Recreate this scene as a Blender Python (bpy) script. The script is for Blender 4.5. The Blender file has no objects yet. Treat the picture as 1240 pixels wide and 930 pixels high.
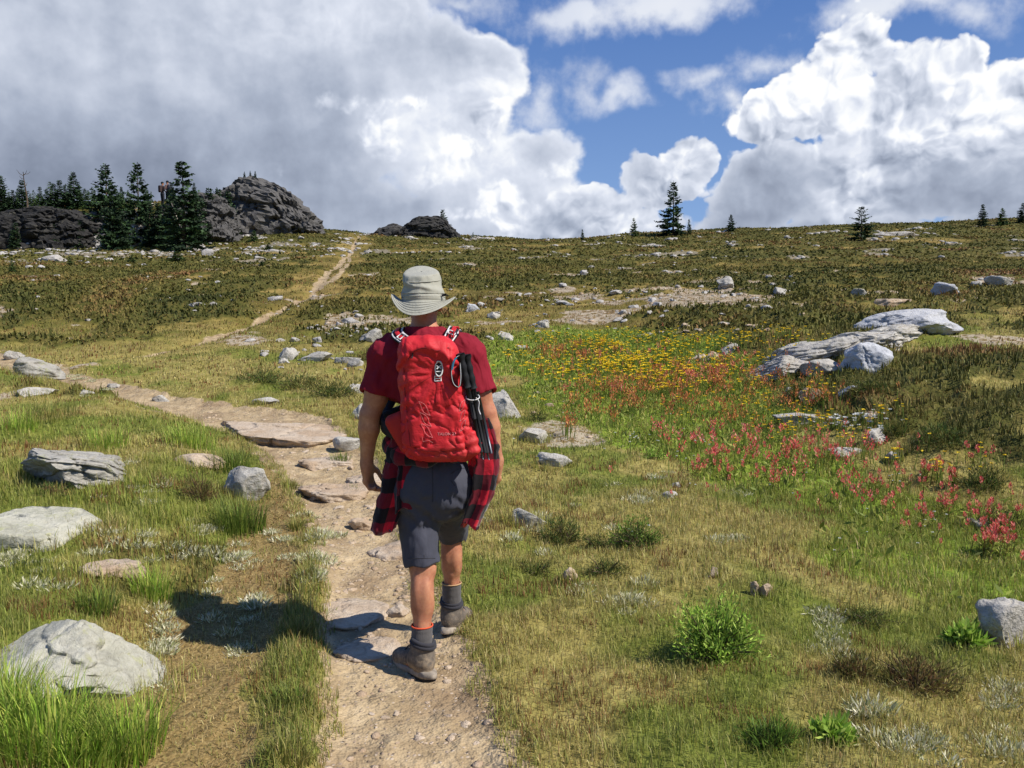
# Alpine trail with a hiker: everything is built in code.
import bpy, math, random
import numpy as np
from mathutils import Vector, Matrix

scene = bpy.context.scene
COL = scene.collection
R = math.radians

# ------------------------------------------------------------------ camera, light, exposure
F_PX = 1004.0                      # focal length in units of the 1240-wide photograph
CAM_Z = 1.6
PITCH = math.atan(65 / F_PX)       # looking slightly down
cam_d = bpy.data.cameras.new('camera')
cam_d.sensor_width = 36.0
cam_d.lens = 36.0 * F_PX / 1240.0
cam_d.clip_start = 0.05
cam_d.clip_end = 5000
cam = bpy.data.objects.new('camera', cam_d)
COL.objects.link(cam)
cam.location = (0, 0, CAM_Z)
cam.rotation_euler = (math.pi / 2 - PITCH, 0, 0)
scene.camera = cam

SUN_EL, SUN_VEC = R(48), Vector((0.90, -0.43))      # sun stands to the right and a little behind
SUN_VEC.normalize()
sun_d = bpy.data.lights.new('sun', 'SUN')
sun_d.energy = 4.8
sun_d.angle = R(0.5)
sun_d.color = (1.0, 0.95, 0.87)
sun = bpy.data.objects.new('sun', sun_d)
COL.objects.link(sun)
to_sun = Vector((SUN_VEC.x * math.cos(SUN_EL), SUN_VEC.y * math.cos(SUN_EL), math.sin(SUN_EL)))
sun.rotation_euler = to_sun.to_track_quat('Z', 'Y').to_euler()

scene.view_settings.view_transform = 'Standard'
scene.view_settings.look = 'None'
scene.view_settings.exposure = 0.35
scene.view_settings.gamma = 1.0
scene.view_settings.use_curve_mapping = False
scene.render.engine = 'CYCLES'
scene.cycles.max_bounces = 5
scene.cycles.diffuse_bounces = 2
scene.cycles.glossy_bounces = 2
scene.cycles.transmission_bounces = 2
scene.cycles.transparent_max_bounces = 6
scene.cycles.use_denoising = True
scene.cycles.use_adaptive_sampling = True
scene.cycles.adaptive_threshold = 0.02
scene.cycles.caustics_reflective = False
scene.cycles.caustics_refractive = False


# ------------------------------------------------------------------ tiny node language
class S:
    """A socket (or a number) with arithmetic that builds Math nodes."""
    def __init__(self, nt, s):
        self.nt, self.s = nt, s

    def _b(self, op, a, b=None, c=None, clamp=False):
        n = self.nt.nodes.new('ShaderNodeMath')
        n.operation = op
        n.use_clamp = clamp
        for i, v in enumerate((a, b, c)):
            if v is None:
                continue
            if isinstance(v, S):
                self.nt.links.new(v.s, n.inputs[i])
            else:
                n.inputs[i].default_value = v
        return S(self.nt, n.outputs[0])

    def __add__(self, o): return self._b('ADD', self, o)
    def __radd__(self, o): return self._b('ADD', o, self)
    def __sub__(self, o): return self._b('SUBTRACT', self, o)
    def __rsub__(self, o): return self._b('SUBTRACT', o, self)
    def __mul__(self, o): return self._b('MULTIPLY', self, o)
    def __rmul__(self, o): return self._b('MULTIPLY', o, self)
    def __truediv__(self, o): return self._b('DIVIDE', self, o)
    def max(self, o): return self._b('MAXIMUM', self, o)
    def min(self, o): return self._b('MINIMUM', self, o)
    def smax(self, o, k): return self._b('SMOOTH_MAX', self, o, k)
    def pow(self, o): return self._b('POWER', self, o)
    def clamp(self): return self._b('ADD', self, 0.0, clamp=True)
    def fract(self): return self._b('FRACT', self)
    def abs(self): return self._b('ABSOLUTE', self)
    def sin(self): return self._b('SINE', self)
    def gt(self, o): return self._b('GREATER_THAN', self, o)

    def ss(self, a, b, lo=0.0, hi=1.0):
        n = self.nt.nodes.new('ShaderNodeMapRange')
        n.interpolation_type = 'SMOOTHSTEP'
        self.nt.links.new(self.s, n.inputs['Value'])
        n.inputs['From Min'].default_value = a
        n.inputs['From Max'].default_value = b
        n.inputs['To Min'].default_value = lo
        n.inputs['To Max'].default_value = hi
        return S(self.nt, n.outputs[0])


class NT:
    def __init__(self, nt):
        self.nt = nt

    def new(self, t, **kw):
        n = self.nt.nodes.new(t)
        for k, v in kw.items():
            setattr(n, k, v)
        return n

    def put(self, inp, v):
        if isinstance(v, S):
            self.nt.links.new(v.s, inp)
        elif isinstance(v, (tuple, list)) and inp.type == 'RGBA' and len(v) == 3:
            inp.default_value = (*v, 1)
        else:
            inp.default_value = v

    def vec(self, op, a, b=None, scale=None):
        n = self.new('ShaderNodeVectorMath', operation=op)
        self.put(n.inputs[0], a)
        if b is not None:
            self.put(n.inputs[1], b)
        if scale is not None:
            self.put(n.inputs['Scale'], scale)
        return S(self.nt, n.outputs['Value' if op in ('LENGTH', 'DOT_PRODUCT', 'DISTANCE') else 'Vector'])

    def noise(self, v, scale, detail=4, rough=0.55, dist=0.0, color=False, lac=2.0):
        n = self.new('ShaderNodeTexNoise')
        self.put(n.inputs['Vector'], v)
        self.put(n.inputs['Scale'], scale)
        n.inputs['Detail'].default_value = detail
        n.inputs['Roughness'].default_value = rough
        n.inputs['Lacunarity'].default_value = lac
        n.inputs['Distortion'].default_value = dist
        return S(self.nt, n.outputs['Color' if color else 'Fac'])

    def voro(self, v, scale, detail=0, rough=0.5, feature='F1', smooth=None, out='Distance', rnd=1.0, lac=2.0):
        n = self.new('ShaderNodeTexVoronoi', feature=feature)
        self.put(n.inputs['Vector'], v)
        self.put(n.inputs['Scale'], scale)
        if 'Detail' in n.inputs:
            n.inputs['Detail'].default_value = detail
            n.inputs['Roughness'].default_value = rough
            n.inputs['Lacunarity'].default_value = lac
        if smooth is not None and 'Smoothness' in n.inputs:
            n.inputs['Smoothness'].default_value = smooth
        n.inputs['Randomness'].default_value = rnd
        return S(self.nt, n.outputs[out])

    def sep(self, v):
        n = self.new('ShaderNodeSeparateXYZ')
        self.put(n.inputs[0], v)
        return [S(self.nt, n.outputs[i]) for i in range(3)]

    def comb(self, x, y, z):
        n = self.new('ShaderNodeCombineXYZ')
        for i, v in enumerate((x, y, z)):
            self.put(n.inputs[i], v)
        return S(self.nt, n.outputs[0])

    def mix(self, f, a, b, blend='MIX'):
        n = self.new('ShaderNodeMix', data_type='RGBA', blend_type=blend)
        self.put(n.inputs[0], f)
        self.put(n.inputs[6], a)
        self.put(n.inputs[7], b)
        return S(self.nt, n.outputs[2])

    def ramp(self, f, stops, interp='LINEAR'):
        n = self.new('ShaderNodeValToRGB')
        self.put(n.inputs[0], f)
        cr = n.color_ramp
        cr.interpolation = interp
        while len(cr.elements) < len(stops):
            cr.elements.new(0.5)
        for e, (p, c) in zip(cr.elements, stops):
            e.position = p
            e.color = (*c, 1) if len(c) == 3 else c
        return S(self.nt, n.outputs[0])

    def attr(self, name, out='Fac'):
        n = self.new('ShaderNodeAttribute', attribute_name=name)
        return S(self.nt, n.outputs[out])

    def pos(self):
        return S(self.nt, self.new('ShaderNodeNewGeometry').outputs['Position'])

    def obj(self):
        return S(self.nt, self.new('ShaderNodeTexCoord').outputs['Object'])

    def rand(self):
        return S(self.nt, self.new('ShaderNodeObjectInfo').outputs['Random'])

    def bump(self, h, strength=0.3, dist=0.01, normal=None):
        n = self.new('ShaderNodeBump')
        n.inputs['Strength'].default_value = strength
        n.inputs['Distance'].default_value = dist
        self.put(n.inputs['Height'], h)
        if normal is not None:
            self.put(n.inputs['Normal'], normal)
        return S(self.nt, n.outputs[0])

    def hsv(self, c, h=0.5, s=1.0, v=1.0):
        n = self.new('ShaderNodeHueSaturation')
        self.put(n.inputs['Hue'], h)
        self.put(n.inputs['Saturation'], s)
        self.put(n.inputs['Value'], v)
        self.put(n.inputs['Color'], c)
        return S(self.nt, n.outputs[0])


MATS = {}


def material(name, build):
    """build(nt) -> dict(color, rough, normal, spec, metallic, trans)"""
    if name in MATS:
        return MATS[name]
    m = bpy.data.materials.new(name)
    m.use_nodes = True
    t = NT(m.node_tree)
    b = m.node_tree.nodes['Principled BSDF']
    d = build(t)
    t.put(b.inputs['Base Color'], d['color'])
    t.put(b.inputs['Roughness'], d.get('rough', 0.8))
    t.put(b.inputs['Specular IOR Level'], d.get('spec', 0.3))
    if 'metallic' in d:
        t.put(b.inputs['Metallic'], d['metallic'])
    if 'sheen' in d:
        b.inputs['Sheen Weight'].default_value = d['sheen']
        b.inputs['Sheen Roughness'].default_value = 0.5
    if 'normal' in d:
        t.put(b.inputs['Normal'], d['normal'])
    if 'sss' in d:
        b.inputs['Subsurface Weight'].default_value = d['sss']
        b.inputs['Subsurface Radius'].default_value = (0.012, 0.005, 0.003)
    if 'trans' in d:                # thin leaves let light through
        tr = t.new('ShaderNodeBsdfTranslucent')
        t.put(tr.inputs['Color'], d['color'])
        mx = t.new('ShaderNodeMixShader')
        mx.inputs[0].default_value = d['trans']
        m.node_tree.links.new(b.outputs[0], mx.inputs[1])
        m.node_tree.links.new(tr.outputs[0], mx.inputs[2])
        m.node_tree.links.new(mx.outputs[0], m.node_tree.nodes['Material Output'].inputs[0])
    MATS[name] = m
    return m


def lin(r, g, b):
    """sRGB 0-255 -> linear"""
    def f(c):
        c /= 255.0
        return c / 12.92 if c <= 0.04045 else ((c + 0.055) / 1.055) ** 2.4
    return (f(r), f(g), f(b))


# ------------------------------------------------------------------ photo pixel <-> direction
_cp, _sp = math.cos(PITCH), math.sin(PITCH)


def pix_dir(px, py):
    """unit view direction(s) for pixels of the 1240x930 photograph"""
    a = (np.asarray(px, float) - 620) / F_PX
    b = (465 - np.asarray(py, float)) / F_PX
    d = np.stack([a, _cp + b * _sp, -_sp + b * _cp], -1)
    return d / np.linalg.norm(d, axis=-1, keepdims=True)


def azel(px, py):
    d = pix_dir(px, py)
    return float(np.arctan2(d[..., 0], d[..., 1])), float(np.arcsin(d[..., 2]))
# ------------------------------------------------------------------ sky: Nishita with procedural clouds
SKY_STRENGTH = 0.10
world = bpy.data.worlds.new('World')
scene.world = world
world.use_nodes = True
world.cycles.sampling_method = 'MANUAL'
world.cycles.sample_map_resolution = 512
wt = NT(world.node_tree)
_w = world.node_tree
bg = _w.nodes['Background']
bg.inputs['Strength'].default_value = SKY_STRENGTH
sky = wt.new('ShaderNodeTexSky', sky_type='NISHITA', sun_disc=False)
sky.sun_elevation = SUN_EL
sky.sun_rotation = math.atan2(SUN_VEC.x, SUN_VEC.y)
sky.altitude = 2000
sky.air_density = 1.0
sky.dust_density = 0.4
sky.ozone_density = 2.0
SKYC = S(_w, sky.outputs[0])


def blob_field(t, P, blobs, k=0.25):
    """soft union of elliptical blobs (photo px, row, rx, ry, gain) in azimuth/elevation"""
    acc = None
    for px, py, rx, ry, g in blobs:
        a, e = azel(px, py)
        v = t.vec('SUBTRACT', P, (a, e, 0))
        v = t.vec('MULTIPLY', v, (F_PX / rx, F_PX / ry, 0))
        d = t.vec('DOT_PRODUCT', v, v)
        q = (1.0 - d._b('SQRT', d)) * g
        acc = q if acc is None else acc.smax(q, k)
    return acc


def sum_field(t, P, blobs):
    acc = None
    for px, py, rx, ry, g in blobs:
        a, e = azel(px, py)
        v = t.vec('SUBTRACT', P, (a, e, 0))
        v = t.vec('MULTIPLY', v, (F_PX / rx, F_PX / ry, 0))
        d = t.vec('DOT_PRODUCT', v, v)
        q = d._b('EXPONENT', d * -1.0) * g
        acc = q if acc is None else acc + q
    return acc


CUMULUS = [(1040, 75, 62, 62, 1), (985, 125, 70, 60, 1), (925, 150, 62, 45, 1), (1085, 130, 85, 80, 1),
           (1170, 120, 48, 68, 1), (1235, 130, 65, 72, 1), (1110, 205, 190, 110, 1), (940, 225, 110, 85, 1),
           (838, 198, 48, 40, 1), (790, 232, 70, 44, 1), (715, 262, 100, 52, 1), (1240, 220, 130, 120, 1),
           (1000, 320, 460, 90, 1), (720, 290, 140, 60, 1), (1340, 150, 120, 120, 1)]
DECK = [(60, 130, 330, 210, 1), (330, 110, 240, 170, 1), (480, 75, 110, 90, 1), (565, 85, 75, 60, 1),
        (560, 200, 90, 110, 1), (600, 262, 140, 62, 1), (300, 300, 520, 110, 1), (-100, 300, 400, 160, 1), (110, 20, 150, 60, 1), (320, 24, 110, 50, 1), (-200, 150, 300, 250, 1),
        (640, 215, 70, 60, 1)]
WISPS = [(690, 18, 90, 34, 1), (800, 2, 130, 40, 1), (560, -4, 70, 18, .8), (752, 132, 62, 26, .75), (705, 118, 42, 40, .55),
         (640, 140, 40, 60, .6), (850, 102, 42, 17, .6), (1080, 8, 130, 36, .9), (930, 80, 60, 25, .45), (880, 130, 30, 26, .5), (1190, 20, 70, 26, .55),
         (400, -20, 300, 40, 1)]
TONE = [(40, 225, 230, 70, -.28), (250, 195, 190, 55, -.13), (520, 60, 100, 40, -.05), (150, 30, 230, 60, .10), (420, 30, 110, 40, .22), (560, 150, 60, 60, .20), (545, 205, 50, 34, .26),
        (480, 145, 45, 50, .18), (600, 105, 50, 30, .20), (300, 235, 60, 25, .06), (600, 268, 70, 22, .18),
        (470, 235, 80, 35, -.10), (420, 90, 90, 30, -.06), (1040, 85, 80, 60, .44), (960, 125, 60, 45, .40), (1150, 110, 55, 50, .40),
        (1230, 130, 60, 70, .42), (900, 140, 45, 30, .30), (840, 190, 45, 32, .36), (1000, 225, 110, 50, -.04), (1180, 225, 90, 45, -.12),
        (1060, 215, 55, 60, .12), (1035, 238, 42, 38, .34), (1150, 170, 60, 40, .16), (880, 245, 70, 35, -.02), (720, 255, 60, 35, .16), (710, 285, 60, 14, .24),
        (655, 215, 40, 18, .14), (690, 240, 34, 16, .16), (620, 245, 36, 16, .16), (760, 270, 34, 14, .16), (610, 190, 26, 30, .16), (700, 20, 150, 40, .26), (820, 10, 130, 30, .3), (750, 130, 60, 30, .34), (1090, 10, 150, 30, .26), (640, 130, 45, 60, .2), (860, 100, 60, 30, .2), (800, 235, 60, 30, .2)]

tc = wt.new('ShaderNodeTexCoord')
DIR = S(_w, tc.outputs['Generated'])
dx, dy, dz = wt.sep(DIR)
_n = wt.new('ShaderNodeMath', operation='ARCTAN2')
wt.put(_n.inputs[0], dx)
wt.put(_n.inputs[1], dy)
AZ = S(_w, _n.outputs[0])
EL = dz._b('ARCSINE', dz)
P0 = wt.comb(AZ, EL, 0.0)

# one warp for everything: broad swirls and finer curls
w1 = wt.vec('SUBTRACT', wt.noise(DIR, 7.0, 2, 0.5, color=True), (.5, .5, .5))
w2 = wt.vec('SUBTRACT', wt.noise(DIR, 28.0, 3, 0.55, color=True), (.5, .5, .5))
WARP = wt.vec('ADD', wt.vec('SCALE', w1, scale=0.055), wt.vec('SCALE', w2, scale=0.026))
WARP = wt.vec('MULTIPLY', WARP, (1, 1, 0))
P = wt.vec('ADD', P0, WARP)
PSOFT = wt.vec('ADD', P0, wt.vec('SCALE', WARP, scale=1.6))


def billow(off, sc=1.0):
    q = wt.vec('ADD', wt.vec('MULTIPLY', P, (1, 1.12, 0)), (off[0], off[1], 0.37))
    v1 = wt.voro(q, 14.5 * sc, 3.2, 0.5, 'F1', lac=2.1)
    return 1.0 - v1


H0 = billow((0, 0))
H1 = billow((0.006, 0.009))                       # a step towards the sun
relief = H0 - H1
fine0 = wt.noise(wt.vec('ADD', DIR, (0, 0, 0)), 34.0, 6, 0.60)
soft0 = wt.noise(DIR, 9.0, 5, 0.55)
soft1 = wt.noise(wt.vec('ADD', DIR, (0.016, 0.0, 0.020)), 9.0, 5, 0.55)
rel_soft = soft0 - soft1

cum = blob_field(wt, P, CUMULUS, 0.10) + (H0 - 0.70) * 0.42 + (fine0 - 0.5) * 0.16
a_cum = cum.ss(-0.01, 0.085)
deck = blob_field(wt, PSOFT, DECK, 0.2) + (soft0 - 0.5) * 0.42 + (H0 - 0.72) * 0.16 + (fine0 - 0.5) * 0.18
a_deck = deck.ss(0.0, 0.20)
wis = blob_field(wt, PSOFT, WISPS, 0.2) + (soft0 - 0.5) * 0.75 + (fine0 - 0.5) * 0.85
a_wis = wis.ss(0.02, 0.75) * 0.80
tone = sum_field(wt, wt.vec('ADD', P0, wt.vec('SCALE', WARP, scale=0.9)), TONE)

t_cum = (tone * .80 + 0.37 + relief * 1.15 * (tone.ss(0.0, .40, .22, 1.0)) + (fine0 - 0.5) * 0.16 + rel_soft * 0.45 + (soft0 - .5) * .25)
edge_c = cum.ss(0.0, 0.34, 0.22, 0.0)
t_cum = t_cum + edge_c
t_deck = tone + 0.51 + rel_soft * 0.65 + relief * 0.40 * tone.ss(0.0, .35, .08, 1.0) + (fine0 - 0.5) * 0.09 + (soft0 - .5) * 0.30
BRIGHT = [(560, 192, 44, 34, 1), (468, 165, 34, 42, 1), (395, 125, 46, 16, .8), (606, 238, 40, 26, 1), (612, 275, 30, 20, 1), (505, 215, 30, 18, .8), (600, 150, 34, 34, .9),
          (690, 205, 44, 16, .8), (655, 262, 40, 16, .9), (735, 258, 40, 20, .9), (560, 262, 34, 14, .8), (345, 210, 40, 12, .6), (500, 130, 40, 20, .7)]
lump = blob_field(wt, P, BRIGHT, 0.1) + (H0 - 0.70) * 0.55 + (fine0 - 0.5) * 0.9
t_deck = t_deck + lump.ss(-0.14, 0.38) * (0.20 + relief * 0.9)
t_deck = t_deck + deck.ss(0.0, 0.35, 0.24, 0.0)
t_wis = tone.max(0.0) * 0.7 + 0.62 + (soft0 - .5) * 0.3

STOPS = [(0.0, lin(114, 124, 143)), (0.22, lin(141, 151, 171)), (0.42, lin(169, 179, 198)), (0.60, lin(197, 205, 221)),
         (0.78, lin(222, 228, 241)), (0.92, lin(244, 247, 252)), (1.0, lin(253, 254, 255))]


def tone_color(v):
    return wt.vec('SCALE', wt.ramp(v, STOPS), scale=0.80 / SKY_STRENGTH)


blue = wt.mix(EL.ss(0.02, 0.45), tuple(c / SKY_STRENGTH for c in lin(136, 172, 226)), tuple(c / SKY_STRENGTH for c in lin(74, 120, 196)))
blue = wt.vec('SCALE', wt.mix(0.65, SKYC, blue), scale=.82)
c = wt.mix(a_wis, blue, tone_color(t_wis))
c = wt.mix(a_deck, c, tone_color(t_deck))
c = wt.mix(a_cum, c, tone_color(t_cum))
wt.put(bg.inputs['Color'], c)
# ------------------------------------------------------------------ numpy noise
_rs = np.random.RandomState(7)
_PERM = _rs.permutation(4096).astype(np.int32)
_G3 = _rs.normal(size=(4096, 3)).astype(np.float32)
_G3 /= np.linalg.norm(_G3, axis=1, keepdims=True)


def _h(i, j, k):
    return _PERM[(_PERM[(_PERM[i & 4095] + j) & 4095] + k) & 4095]


def perlin(p):
    p = np.asarray(p, np.float32)
    i = np.floor(p).astype(np.int32)
    f = p - i
    u = f * f * f * (f * (f * 6 - 15) + 10)
    out = np.zeros(p.shape[:-1], np.float32)
    for a in (0, 1):
        wa = u[..., 0] if a else 1 - u[..., 0]
        for b in (0, 1):
            wb = wa * (u[..., 1] if b else 1 - u[..., 1])
            for c in (0, 1):
                w = wb * (u[..., 2] if c else 1 - u[..., 2])
                g = _G3[_h(i[..., 0] + a, i[..., 1] + b, i[..., 2] + c)]
                out += w * ((f[..., 0] - a) * g[..., 0] + (f[..., 1] - b) * g[..., 1] + (f[..., 2] - c) * g[..., 2])
    return out * 1.6


def fbm(p, oct=4, gain=0.5, lac=2.03):
    p = np.asarray(p, np.float32)
    s, a, o = 0, 1.0, np.zeros(p.shape[:-1], np.float32)
    for k in range(oct):
        o += a * perlin(p * (lac ** k) + 17.3 * k)
        s += a
        a *= gain
    return o / s


def n2(x, y, scale, oct=3, seed=0.0, sx=1.0, gain=0.5):
    """2-d fbm on the ground plane, about -0.6..0.6"""
    x = np.asarray(x, float)
    y = np.asarray(y, float)
    return fbm(np.stack([x / scale / sx, y / scale, np.full_like(x, seed + 0.5)], -1), oct, gain)


def sstep(a, b, x):
    t = np.clip((x - a) / (b - a), 0, 1)
    return t * t * (3 - 2 * t)


def pchip(xs, ys):
    xs, ys = np.array(xs, float), np.array(ys, float)
    h = np.diff(xs)
    d = np.diff(ys) / h
    m = np.zeros_like(ys)
    m[0], m[-1] = d[0], d[-1]
    for i in range(1, len(xs) - 1):
        if d[i - 1] * d[i] > 0:
            w1, w2 = 2 * h[i] + h[i - 1], h[i] + 2 * h[i - 1]
            m[i] = (w1 + w2) / (w1 / d[i - 1] + w2 / d[i])

    def f(x):
        x = np.clip(x, xs[0], xs[-1])
        i = np.clip(np.searchsorted(xs, x) - 1, 0, len(xs) - 2)
        t = (x - xs[i]) / h[i]
        return (ys[i] * (1 + 2 * t) * (1 - t) ** 2 + m[i] * h[i] * t * (1 - t) ** 2
                + ys[i + 1] * t * t * (3 - 2 * t) + m[i + 1] * h[i] * t * t * (t - 1))
    return f


def polyline_dist(x, y, pts):
    """distance to a polyline of (x, y, halfwidth) and the half width there"""
    best = np.full(np.shape(x), 1e9)
    hw = np.zeros(np.shape(x))
    for (x0, y0, w0), (x1, y1, w1) in zip(pts[:-1], pts[1:]):
        ax, ay = x1 - x0, y1 - y0
        t = np.clip(((x - x0) * ax + (y - y0) * ay) / (ax * ax + ay * ay), 0, 1)
        d = np.hypot(x - x0 - t * ax, y - y0 - t * ay)
        m = d < best
        best = np.where(m, d, best)
        hw = np.where(m, w0 + t * (w1 - w0), hw)
    return best, hw


# ------------------------------------------------------------------ mesh helpers
def mesh_data(name, verts, faces, mats=(), smooth=True, attrs=None, mat_idx=None):
    """verts (n,3), faces (m,k) array or list of such arrays"""
    verts = np.asarray(verts, np.float32)
    if isinstance(faces, np.ndarray):
        faces = [faces]
    faces = [np.asarray(f, np.int32) for f in faces if len(f)]
    me = bpy.data.meshes.new(name)
    me.vertices.add(len(verts))
    me.vertices.foreach_set('co', verts.ravel())
    loops = np.concatenate([f.ravel() for f in faces])
    tot = np.concatenate([np.full(len(f), f.shape[1], np.int32) for f in faces])
    start = np.concatenate([[0], np.cumsum(tot)[:-1]]).astype(np.int32)
    me.loops.add(len(loops))
    me.loops.foreach_set('vertex_index', loops)
    me.polygons.add(len(tot))
    me.polygons.foreach_set('loop_start', start)
    me.polygons.foreach_set('loop_total', tot)
    me.polygons.foreach_set('use_smooth', np.full(len(tot), smooth, bool))
    if mat_idx is not None:
        me.polygons.foreach_set('material_index', np.asarray(mat_idx, np.int32))
    for m in (mats if isinstance(mats, (list, tuple)) else [mats]):
        me.materials.append(m)
    for k, v in (attrs or {}).items():
        v = np.asarray(v, np.float32)
        if v.ndim == 1:
            me.attributes.new(k, 'FLOAT', 'POINT').data.foreach_set('value', v)
        elif v.shape[1] == 2:
            v3 = np.concatenate([v, np.zeros((len(v), 1), np.float32)], 1)
            me.attributes.new(k, 'FLOAT_VECTOR', 'POINT').data.foreach_set('vector', v3.ravel())
        elif v.shape[1] == 3:
            v4 = np.concatenate([v, np.ones((len(v), 1), np.float32)], 1)
            me.attributes.new(k, 'FLOAT_COLOR', 'POINT').data.foreach_set('color', v4.ravel())
    me.update(calc_edges=True)
    me.validate()
    return me


def link(name, me, parent=None, loc=(0, 0, 0)):
    o = bpy.data.objects.new(name, me)
    COL.objects.link(o)
    o.location = loc
    if parent is not None:
        o.parent = parent
    return o


def tag(o, label=None, cat=None, group=None, kind=None):
    if label: o['label'] = label
    if cat: o['category'] = cat
    if group: o['group'] = group
    if kind: o['kind'] = kind
    return o


def empty(name, loc, label, cat, group=None, rz=0):
    o = bpy.data.objects.new(name, None)
    COL.objects.link(o)
    o.location = loc
    o.rotation_euler = (0, 0, rz)
    o.empty_display_size = 0.1
    return tag(o, label, cat, group)


class Geo:
    """collects pieces into one mesh"""
    def __init__(self):
        self.v, self.f, self.n, self.a, self.mi = [], {}, 0, {}, {}

    def add(self, verts, faces, mi=0, **attrs):
        verts = np.asarray(verts, np.float32).reshape(-1, 3)
        faces = np.asarray(faces, np.int32)
        self.v.append(verts)
        self.f.setdefault(faces.shape[1], []).append(faces + self.n)
        self.mi.setdefault(faces.shape[1], []).append(np.full(len(faces), mi, np.int32))
        for k, v in attrs.items():
            v = np.asarray(v, np.float32)
            if v.ndim == 0:
                v = np.full(len(verts), float(v), np.float32)
            elif v.ndim == 1 and len(v) in (2, 3) and len(verts) != len(v):
                v = np.tile(v, (len(verts), 1))
            self.a.setdefault(k, []).append(v)
        self.n += len(verts)

    def data(self, name, mats, smooth=True):
        ks = list(self.f)
        return mesh_data(name, np.concatenate(self.v), [np.concatenate(self.f[k]) for k in ks], mats, smooth,
                         {k: np.concatenate(v) for k, v in self.a.items()},
                         np.concatenate([np.concatenate(self.mi[k]) for k in ks]))

    def build(self, name, mats, parent=None, loc=(0, 0, 0), smooth=True):
        return link(name, self.data(name, mats, smooth), parent, loc)


def grid_faces(nu, nv, wrap_u=False, wrap_v=False):
    """quads over verts indexed [u*nv+v]"""
    iu = np.arange(nu if wrap_u else nu - 1)
    iv = np.arange(nv if wrap_v else nv - 1)
    a, b = np.meshgrid(iu, iv, indexing='ij')
    a2, b2 = (a + 1) % nu, (b + 1) % nv
    return np.stack([a * nv + b, a2 * nv + b, a2 * nv + b2, a * nv + b2], -1).reshape(-1, 4)


def tube(path, rad, n=8, cap=True):
    """verts, faces of a tube along a path with per-point radius"""
    path = np.asarray(path, float)
    m = len(path)
    rad = np.broadcast_to(np.asarray(rad, float), (m,))
    tan = np.gradient(path, axis=0)
    tan /= np.linalg.norm(tan, axis=1, keepdims=True) + 1e-9
    up = np.array([0, 0, 1.0]) if abs(tan[0][2]) < 0.9 else np.array([1.0, 0, 0])
    vs = []
    nrm = np.cross(tan[0], up)
    nrm /= np.linalg.norm(nrm)
    for i in range(m):
        nrm = nrm - tan[i] * np.dot(nrm, tan[i])
        nrm /= np.linalg.norm(nrm) + 1e-9
        b = np.cross(tan[i], nrm)
        a = np.arange(n) / n * 2 * np.pi
        vs.append(path[i] + rad[i] * (np.cos(a)[:, None] * nrm + np.sin(a)[:, None] * b))
    v = np.concatenate(vs)
    f = grid_faces(m, n, False, True)
    if cap:
        v = np.concatenate([v, path[:1], path[-1:]])
        i = np.arange(n)
        c0 = np.stack([np.full(n, m * n), (i + 1) % n, i, i], -1)
        c1 = np.stack([np.full(n, m * n + 1), (m - 1) * n + i, (m - 1) * n + (i + 1) % n, (m - 1) * n + (i + 1) % n], -1)
        return v, f, np.concatenate([c0[:, :3], c1[:, :3]])
    return v, f, np.zeros((0, 3), int)


def add_tube(g, path, rad, n=8, mi=0, **at):
    v, f, c = tube(path, rad, n)
    base = g.n
    g.add(v, f, mi, **at)
    if len(c):
        g.f.setdefault(3, []).append(c + base)
        g.mi.setdefault(3, []).append(np.full(len(c), mi, np.int32))


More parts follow.
